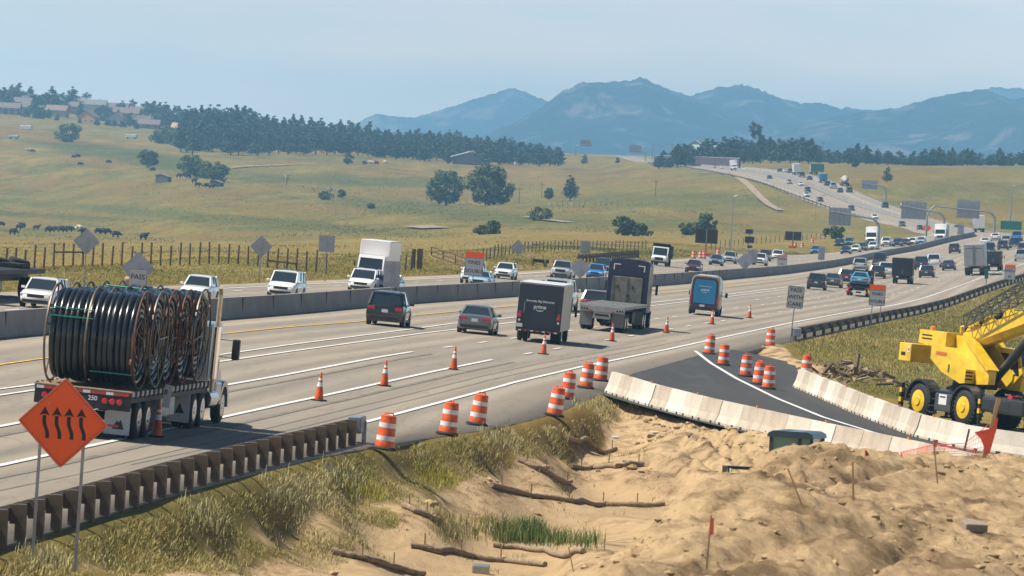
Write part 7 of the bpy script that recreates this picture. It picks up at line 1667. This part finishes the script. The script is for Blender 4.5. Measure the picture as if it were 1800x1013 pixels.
n_ = 90000; Yg = np.exp(rg.uniform(math.log(230), math.log(950), n_)); Xg = xO(Yg)-rg.uniform(.5, 16, n_)*(Yg/300)**.6; sc_ = Yg/260
blades("verge_grass", Xg, Yg, rg.uniform(.04, .15, len(Xg))*sc_**.3, rg.uniform(.018, .036, len(Xg))*sc_, G_DRY, .44+.35*fbm(Xg*.12, Yg*.03, 3, 95)+rg.normal(0, .2, len(Xg)), works=False)
def reeds(px0, px1, py0, py1, n_, hgt, label, mt=G_GRN, name='reed_clump', cat='reeds'):
    rg = np.random.default_rng(n_); r = thing(name, label, cat); XY = [hit(rg.uniform(px0, px1), rg.uniform(py0, py1), works=True) for _ in range(40)]; k = rg.integers(0, 40, n_); X = np.array([XY[i].x for i in k])+rg.normal(0, .16, n_); Y = np.array([XY[i].y for i in k])+rg.normal(0, .5, n_)
    blades('leaves', X, Y, hgt*rg.uniform(.5, 1.1, n_), rg.uniform(.012, .024, n_), mt, rg.uniform(0, 1, n_), .16, kind=None, parent=r)
reeds(872, 950, 940, 955, 1300, .62, "tall bright green reed clump on the left of the wet ditch floor"); reeds(945, 990, 948, 960, 420, .48, "shorter green reeds in the middle of the ditch"); reeds(1005, 1050, 952, 965, 200, .50, "small dark reed clump at the right, against the heap")
reeds(770, 880, 915, 945, 900, .30, "low yellowish green weed patch left of the reeds", G_DRY, 'weed_patch', 'weeds')
G_YEL = grassmat("yellow_flowering_brush", [(0, (.16, .17, .03)), (.5, (.34, .31, .05)), (1, (.52, .45, .08))]); G_PAL = grassmat("pale_seed_heads", [(0, (.26, .25, .11)), (.5, (.46, .42, .21)), (1, (.60, .54, .30))])
for px, py, lb, m_ in ((640,868,"yellow flowering bush low on the roadside slope",G_YEL),(768,842,"yellow flowering bush above the ditch near the third drum",G_YEL),(600,838,"pale seeding brush just after the guardrail end",G_PAL),(500,868,"pale seeding brush below the guardrail gap",G_PAL),(360,905,"pale seeding brush along the foot of the guardrail",G_PAL),(80,985,"pale seeding brush under the diamond sign",G_PAL),(880,770,"pale seeding brush on the shoulder by the tilted drum",G_PAL),(1040,712,"green and pale brush tuft left of the barrier end",G_PAL),(540,862,"pale seeding brush in the middle of the slope",G_PAL)):
    reeds(px-26, px+26, py-6, py+8, 420, .28, lb, m_, 'roadside_bush', 'bush')
n_ = 70000; Yg = np.exp(rg.uniform(math.log(330), math.log(2500), n_)); Ag = rg.uniform(ray(-60, 350)[0], ray(1330, 350)[0], n_); Xg = Ag*Yg; keep = (Xg < xO(Yg)-14*(Yg/500))&(rg.uniform(0, 1, n_) < np.clip(.5+.9*fbm(Xg*.05, Yg*.012, 3, 33), .05, 1)); Xg, Yg = Xg[keep], Yg[keep]
blades("meadow_grass", Xg, Yg, rg.uniform(.08, .28, len(Xg))*np.clip(Yg/900, .8, 1.6), rg.uniform(.04, .16, len(Xg))*np.clip(Yg/900, .6, 2.0), G_DRY, .40+.30*fbm(Xg*.03, Yg*.008, 3, 35)+rg.normal(0, .14, len(Xg)), works=False)
n_ = 30000; Yg = rg.uniform(120, 225, n_); Xg = edge_x(Yg)+rg.uniform(1.5, 6.0, n_); keep = rg.uniform(0, 1, n_) < np.clip(fbm(Xg*1.1, Yg*.35, 3, 37)-.25, 0, .6)*(works_mask(Xg, Yg) > .9); Xg, Yg = Xg[keep], Yg[keep]
blades("bank_weeds", Xg, Yg, rg.uniform(.05, .18, len(Xg)), rg.uniform(.010, .020, len(Xg)), G_DRY, .5+rg.normal(0, .25, len(Xg)))
# clods
rg = np.random.default_rng(13); bm = bmesh.new(); bmesh.ops.create_icosphere(bm, subdivisions=1, radius=1); bv = np.array([v.co[:] for v in bm.verts]); bf = np.array([[v.index for v in f.verts] for f in bm.faces]); bm.free()
VV = []; FF = []; n0 = 0
NC = 60000; Yc = np.where(rg.uniform(0, 1, NC) < .45, rg.uniform(52, 92, NC), rg.uniform(92, 232, NC)); Xc = np.where(Yc < 92, rg.uniform(0, 14, NC), edge_x(Yc)+rg.uniform(2.0, 26, NC)); dv = ditch(Xc, Yc); k_ = (dirt_mask(Xc, Yc) > .6)&(rg.uniform(0, 1, NC) < np.where(dv > -1.2, .26, .015)*np.clip(.5+fbm(Xc*.5, Yc*.2, 2, 5), .05, 1)); Xc, Yc = Xc[k_], Yc[k_]; hc = h(Xc, Yc)
for x, y, z in zip(Xc, Yc, hc):
    s = (.022+.085*rg.uniform(0, 1)**5)*.5 if y < 92 else .03+.13*rg.uniform(0, 1)**4; nz = 1+.38*np.sin(bv @ rg.normal(0, 2.4, (3, 1)))+.16*np.sin(bv @ rg.normal(0, 5, (3, 1))); q = bv*nz*s*np.array([rg.uniform(.8, 1.5), rg.uniform(.8, 1.3), rg.uniform(.55, .9)]); VV.append(q+np.array([x, y, z+s*.2])); FF.append(bf+n0); n0 += len(bv)
CLM = mat("clod_soil", (.37, .26, .14), .95, var=.45, vs=3, bump=.6, bs=30); o = link("soil_clods", npmesh("soil_clods", np.concatenate(VV), np.concatenate(FF), [CLM], smooth=False)); o['kind'] = 'stuff'
# brushwood debris beside the ramp
P = hit(1502, 668); r = thing('debris_pile', "pile of broken bark and brown brushwood beside the right barrier row", 'debris'); b = MB(); rnd = random.Random(3); DM = mat("broken_bark", (.19, .135, .09), .9, var=.5, vs=6); PM = mat("pale_split_wood", (.40, .31, .18), .85, var=.3)
bme = []
for k in range(95):
    b = MB(); u = rnd.gauss(0, 1.1); v = rnd.gauss(0, 5.5); z = max(0, rnd.uniform(0, .75)*(1-abs(u)/3)); X = Matrix.Translation((u+.05*v*-1, v, z)) @ Matrix.Rotation(rnd.uniform(0, 3.1), 4, 'Z') @ Matrix.Rotation(rnd.uniform(-.6, .6), 4, 'X'); b.box((0, 0, 0), (rnd.uniform(.05, .18), rnd.uniform(.25, 1.0), rnd.uniform(.04, .14)), PM if rnd.random() < .24 else DM, X); b.build('branch', r)
b = MB(); b.bar((.1, 1, .3), (.2, 1.1, 1.25), .14, DM); b.build('stump', r); r.location = P

# ---------------------------------------------------------------- traffic
GV = "vehicles driving on the highway"
lorry = assemble('reel_lorry', reel_lorry(), "flatbed lorry loaded with huge cable reels, pale blue cab, behind the orange diamond sign", 'lorry', GV, 'rim')
P = hit(139, 770); dd = road_dir(P.y, 1); P.z = float(h0(P.x, P.y))+.032; dd = Matrix.Rotation(math.radians(-1.3), 3, 'Z') @ dd; place(lorry, P, dd); LM = lorry.matrix_basis.copy()
names = ["rearmost cable reel on the lorry, facing the camera with green straps", "second cable reel from the rear of the lorry", "middle cable reel on the lorry deck", "fourth cable reel from the rear of the lorry", "frontmost cable reel, right behind the lorry cab"]
r0 = cable_reel(names[0]); remember(r0)
for k in range(5):
    o = r0 if k == 0 else dup(r0); o['label'] = names[k]; o.matrix_basis = LM @ Matrix.Translation((.03*math.sin(k*2), 1.40+k*2.20, 1.335+1.34)) @ Matrix.Rotation((0, .9, 2.1, -.7, 1.6)[k], 4, 'X') @ Matrix.Translation((0, 0, -1.34))
    fl = [c for c in o.children if c.name.startswith('flange')]
    if k in (1, 4):
        for c in fl: c.material_slots[0].link = 'OBJECT'; c.material_slots[0].material = MATS['worn_steel_hoop']
A = True; B = False
_car, _put = car, put; _vr = random.Random(4)
def car(kind, col, px, py, away, label, **kw):
    o = _car(kind, col, px, py, away, label, **kw); k = (.84 if px < 1120 else .90) if not away and px < 1640 else 1.0
    o.matrix_basis = o.matrix_basis @ Matrix.Diagonal((k*_vr.uniform(.97, 1.03), k*_vr.uniform(.94, 1.06), k*_vr.uniform(.94, 1.05), 1))
    if away and px < 1060: o.matrix_basis = o.matrix_basis @ Matrix.Rotation(math.radians(1.6), 4, 'Z')
    return o
def put(p_, name, px, py, away, L, *a, **kw):
    o = _put(p_, name, px, py, away, L, *a, **kw); k = .82 if not away and 500 < px < 1200 else 1.0
    
    if away and px < 1300: k = 1.0; o.matrix_basis = o.matrix_basis @ Matrix.Rotation(math.radians(2.2), 4, 'Z')
    o.matrix_basis = o.matrix_basis @ Matrix.Scale(k, 4); return o
car('suv', 'black', 671, 574, A, "black hatchback-style SUV just left of the grey sedan, nearest the median", scale=1.02)
car('sedan', 'grey', 829, 588, A, "grey sedan between the black SUV and the navy delivery truck")
pt, L = parcel_truck(); put(pt, 'delivery_truck', 938, 603, A, L, "navy delivery truck with white lettering and a smile on its rear door", 'delivery truck')
car('pickup_cap', 'white', 972, 546, A, "white pickup with a bed topper, half hidden behind the navy delivery truck")
car('crossover', 'maroon', 1041, 556, A, "dark maroon crossover half hidden behind the grey flatbed deck")
o = assemble('flatbed_semi', flatbed_semi(), "grey flatbed semi with a tall navy sleeper cab and white corner marks", 'lorry', GV); P = hit(1055, 583); d = road_dir(P.y, 1); P.z = float(h0(P.x, P.y))+.032; place(o, P, d)
pt, L = cargo_van(); put(pt, 'cargo_van', 1232, 555, A, L, "cargo van with a bright blue rear panel and white lettering", 'van')
car('suv', 'darkgreen', 1433, 510, A, "dark green SUV with roof rails, right of the PASS WITH CARE sign")
car('sedan', 'greygreen', 1462, 506, A, "grey green sedan beside the dark green SUV")
car('crossover', 'maroon', 1487, 499, A, "dark maroon car directly left of the tow truck")
pt, L = tow_truck(); tow = put(pt, 'tow_truck', 1508, 522, A, L, "black tow truck with red trim carrying a light blue classic car", 'tow truck')
o = car('coupe', 'skyblue', 1508, 522, A, "light blue classic coupe riding on the tow truck"); o.matrix_basis = tow.matrix_basis @ Matrix.Translation((0, -1.4, 1.10)) @ Matrix.Rotation(math.radians(1.5), 4, 'X')
car('suv', 'silver', 1511, 477, A, "silver white SUV ahead of the tow truck, nearest the median")
car('crossover', 'black', 1541, 490, A, "black car just beyond the tow truck on its right")
car('pickup', 'darkgrey', 1545, 470, A, "dark grey pickup ahead of the white pickup near the median")
car('pickup', 'white', 1556, 488, A, "white pickup left of the black box truck")
put(box_truck(mat("matte_black_box", (.008, .009, .013), .5, var=.1), mat("brown_side_panel", (.10, .07, .05), .6), paint('black'), 7.2, 2.4, 3.0), 'box_truck', 1585, 500, A, 7.2, "black box truck seen from behind, right of the white pickup", 'truck')
car('suv', 'navy', 1619, 474, A, "dark navy SUV left of the far white pickup", small=True); car('pickup', 'white', 1641, 471, A, "white pickup right of the dark navy SUV", small=True); car('crossover', 'darkgreen', 1628, 489, A, "dark green crossover right of the black box truck", small=True)
car('sedan', 'navy', 1667, 476, A, "dark blue sedan alone left of the grey trailer", small=True); car('suv', 'darkgreen', 1677, 446, A, "dark car alone near the median above the grey trailer", small=True)
pt, L = semi_trailer(); put(pt, 'semi_trailer', 1713, 485, A, L, "grey semi trailer seen from behind with two tall doors", 'trailer')
put(box_truck(paint('black'), paint('black'), paint('navy'), 8.0, 2.3, 2.6), 'service_truck', 1746, 477, A, 8.0, "dark service truck right beside the grey trailer", 'truck')
for kd, c, px, py, lb in (('pickup','darkgreen',1738,447,"dark green pickup beyond the service truck"),('sedan','white',1731,432,"white car beyond the dark green pickup"),('suv','darkgreen',1762,440,"dark SUV right of the dark pickup beyond the trailer"),('pickup','navy',1783,437,"dark navy pickup near the right frame edge"),('pickup','silver',1795,460,"silver pickup cut by the right frame edge"),('suv','maroon',1798,446,"dark red SUV cut by the right frame edge, behind the silver pickup"),('pickup','blue',1786,424,"blue pickup far away under the green guide sign"),('suv','silver',1768,430,"silver car in the far bend left of the blue pickup"),('sedan','white',1749,424,"white car in the far bend below the wide gantry")):
    car(kd, c, px, py, A, lb, small=True)
# oncoming
car('suv', 'white', 58, 543, B, "white SUV oncoming at the far left, beside the flat trailer")
pt, L = flat_trailer(); o = assemble('flat_trailer', pt, "black flat trailer with spare tyres at the far left edge", 'trailer', GV); P = hit(22, 522); d = road_dir(P.y, -1); c = P-d*(L/2-1.0); c.z = float(h0(c.x, c.y))+.03; place(o, c, -d)
car('crossover', 'white', 336, 533, B, "white car oncoming, half hidden behind the front cable reel")
car('minivan', 'white', 490, 524, B, "white minivan oncoming alone, left of the box truck")
put(box_truck(WHITEP, WHITEP, WHITEP, 8.6, 2.45, 3.75, cabh=2.5, cabl=1.7, hood=1.0, rear_details=False), 'box_truck', 641, 505, B, 8.6, "white box truck oncoming behind the white minivan", 'truck')
car('minivan', 'white', 630, 514, B, "white minivan oncoming in front of the white box truck")
car('sedan', 'silver', 674, 517, B, "silver sedan oncoming, partly hidden by the tall grey sign back")
car('sedan', 'paleblue', 838, 505, B, "pale blue sedan oncoming beneath the FINES DOUBLE sign"); car('pickup', 'white', 824, 500, B, "white pickup oncoming, mostly hidden by the FINES DOUBLE sign")
car('crossover', 'white', 882, 491, B, "white crossover oncoming, right of the FINES DOUBLE sign"); car('pickup', 'silver', 982, 491, B, "silver grey pickup oncoming beside the diamond sign back")
car('crossover', 'blue', 1043, 491, B, "bright blue crossover oncoming, left of the navy sleeper cab"); car('suv', 'navy', 1056, 480, B, "dark SUV oncoming right behind the bright blue crossover")
put(box_truck(STEEL, STEEL, WHITEP, 7.6, 2.45, 2.9, cabh=2.6, cabl=1.6, hood=1.1, dump=True), 'dump_truck', 1156, 468, B, 7.6, "white dump truck with a black bed oncoming at the verge", 'truck')
car('sedan', 'maroon', 1216, 480, B, "maroon sedan oncoming above the bright blue van"); car('sedan', 'steelblue', 1256, 467, B, "dark blue sedan oncoming, right of the maroon sedan"); car('suv', 'silver', 1280, 463, B, "silver SUV oncoming, right of the dark blue sedan")
car('pickup', 'white', 1333, 467, B, "white pickup oncoming beside the grey diamond sign back", small=True)
for kd, c, px, py, lb in (('suv','maroon',1342,459,"maroon SUV oncoming just behind the white pickup by the diamond sign"),('suv','white',1365,457,"white SUV oncoming, mostly hidden by the 65 sign"),('crossover','blue',1432,447,"blue car oncoming, half hidden by a grey sign back"),('suv','navy',1473,435,"dark blue SUV oncoming at the left of the dense cluster"),('suv','teal',1491,433,"teal SUV oncoming second from the left of the cluster"),('sedan','navy',1485,447,"navy car oncoming nearest in the dense cluster"),('sedan','white',1502,444,"white car oncoming beside the navy one in the cluster"),('suv','greygreen',1513,442,"grey green SUV oncoming in the middle of the cluster"),('crossover','maroon',1524,440,"maroon car oncoming beside the gantry mast"),
 ('crossover','white',1533,440,"white car oncoming under the gantry mast in the cluster"),('pickup','white',1556,434,"white pickup oncoming right of the gantry mast"),('suv','navy',1576,434,"navy SUV oncoming right of the gantry mast"),('sedan','darkgrey',1590,432,"dark grey car oncoming right of the navy SUV"),('sedan','white',1602,431,"white car oncoming behind the median wall"),('sedan','paleblue',1618,429,"pale blue car oncoming behind the median wall near the orange diamond")):
    car(kd, c, px, py, B, lb, small=True)
put(box_truck(WHITEP, WHITEP, WHITEP, 7.5, 2.4, 3.3, cabh=2.5, rear_details=False), 'box_truck', 1531, 431, B, 7.5, "white delivery truck oncoming in the middle of the dense cluster", 'truck', small=True)
put(box_truck(WHITEP, ALU, WHITEP, 8, 2.4, 3.3, cabh=2.5, rear_details=False), 'box_truck', 1652, 425, B, 8, "white truck oncoming behind the middle gantry mast", 'truck', small=True)
# hillside traffic
for kd, c, px, py, dr, lb in (('sedan','black',1354,315,B,"black car descending the hill alone near its top"),('suv','silver',1389,324,B,"silver car descending the hill, left of a white one"),('sedan','white',1409,327,B,"white car descending in the middle of the hill"),('pickup','white',1419,347,B,"white pickup descending, lower of two close vehicles"),('pickup','black',1421,339,B,"black pickup descending close behind the white pickup"),('crossover','maroon',1443,355,B,"maroon car descending at the left edge of the hill road"),('suv','darkgrey',1498,371,B,"dark grey SUV descending above the nearest gantry panel"),('crossover','white',1539,386,B,"white car with dark glass descending left of the middle gantry"),('suv','greygreen',1587,399,B,"grey green car descending under the middle gantry panel"),('sedan','black',1618,405,B,"black car at the foot of the hill under the middle gantry"),
 ('sedan','black',1372,303,A,"black car climbing near the crest, first in the line"),('sedan','white',1381,304,A,"white car climbing near the crest, second in the line"),('suv','darkgrey',1390,305,A,"dark grey SUV climbing near the crest, third in the line"),('pickup','navy',1411,312,A,"navy pickup climbing behind the teal truck"),('sedan','darkgreen',1424,317,A,"dark green car climbing below the navy pickup"),('suv','navy',1455,327,A,"navy SUV climbing next to the blue truck"),('pickup','silver',1466,332,A,"silver pickup climbing on the hill"),('sedan','black',1478,339,A,"black car climbing beneath the cement mixer"),('suv','black',1494,339,A,"black SUV climbing right of the other black car"),('suv','black',1557,366,A,"black SUV climbing beside the small distant gantry"),('pickup','white',1592,366,A,"white pickup climbing above the middle gantry panel"),('sedan','navy',1684,406,A,"navy car starting up the hill below the wide gantry panel"),
 ('sedan','white',1307,299,B,"white car coming over the crest beside the white truck"),('suv','white',1271,297,B,"white SUV at the crest left of the white truck"),('sedan','silver',1258,296,B,"silver car at the crest farthest left")):
    car(kd, c, px, py, dr, lb, small=True, scale=.95)
put(box_truck(WHITEP, WHITEP, WHITEP, 9, 2.5, 4.0, rear_details=False), 'box_truck', 1292, 300, B, 9, "white box truck coming over the highway crest", 'truck', small=True)
put(box_truck(WHITEP, WHITEP, paint('teal'), 10, 2.5, 3.9), 'box_truck', 1402, 308, A, 10, "white and teal truck climbing near the crest", 'truck', small=True)
put(box_truck(paint('blue'), paint('blue'), WHITEP, 8, 2.4, 3.0), 'box_truck', 1448, 322, A, 8, "blue and white truck climbing the hill", 'truck', small=True)
pt, L = mixer(); put(pt, 'cement_mixer', 1487, 328, A, L, "pale cement mixer climbing near the right edge of the hill road", 'truck', small=True)
put(box_truck(mat("tan_cargo", (.45, .40, .28), .6), mat("tan_cargo", (.45, .40, .28), .6), paint('tan'), 9, 2.4, 3.0), 'box_truck', 1432, 307, A, 9, "tan loaded truck climbing below the green crest sign", 'truck', small=True)
put(box_truck(WHITEP, SILV, WHITEP, 13, 2.55, 4.0), 'box_truck', 1722, 409, A, 13, "large white truck starting up the hill right of the wide gantry panel", 'truck', small=True)
# orange works gear in the far verge
for px, py, lb in ((1219,455,"orange barrel in the verge, left of the group under the message board"),(1231,455,"left orange barrel of the close pair under the message board"),(1237,455,"right orange barrel of the close pair under the message board"),(1262,450,"orange barrel in the verge right of the message board"),(1428,428,"orange cone in the verge above the blue car"),(1398,437,"orange barrel right of the 65 sign"),(1410,437,"reddish orange barrel farther right of the 65 sign")):
    o = dup(drum0); tag(o, lb, 'traffic drum', 'orange barrels in the far verge'); P = hit(px, py); o.location = (0, 0, 0); place(o, P, Vector((0, 1, 0)), Vector((0, 0, 1))); o.matrix_basis = o.matrix_basis @ Matrix.Scale(1.05, 4)
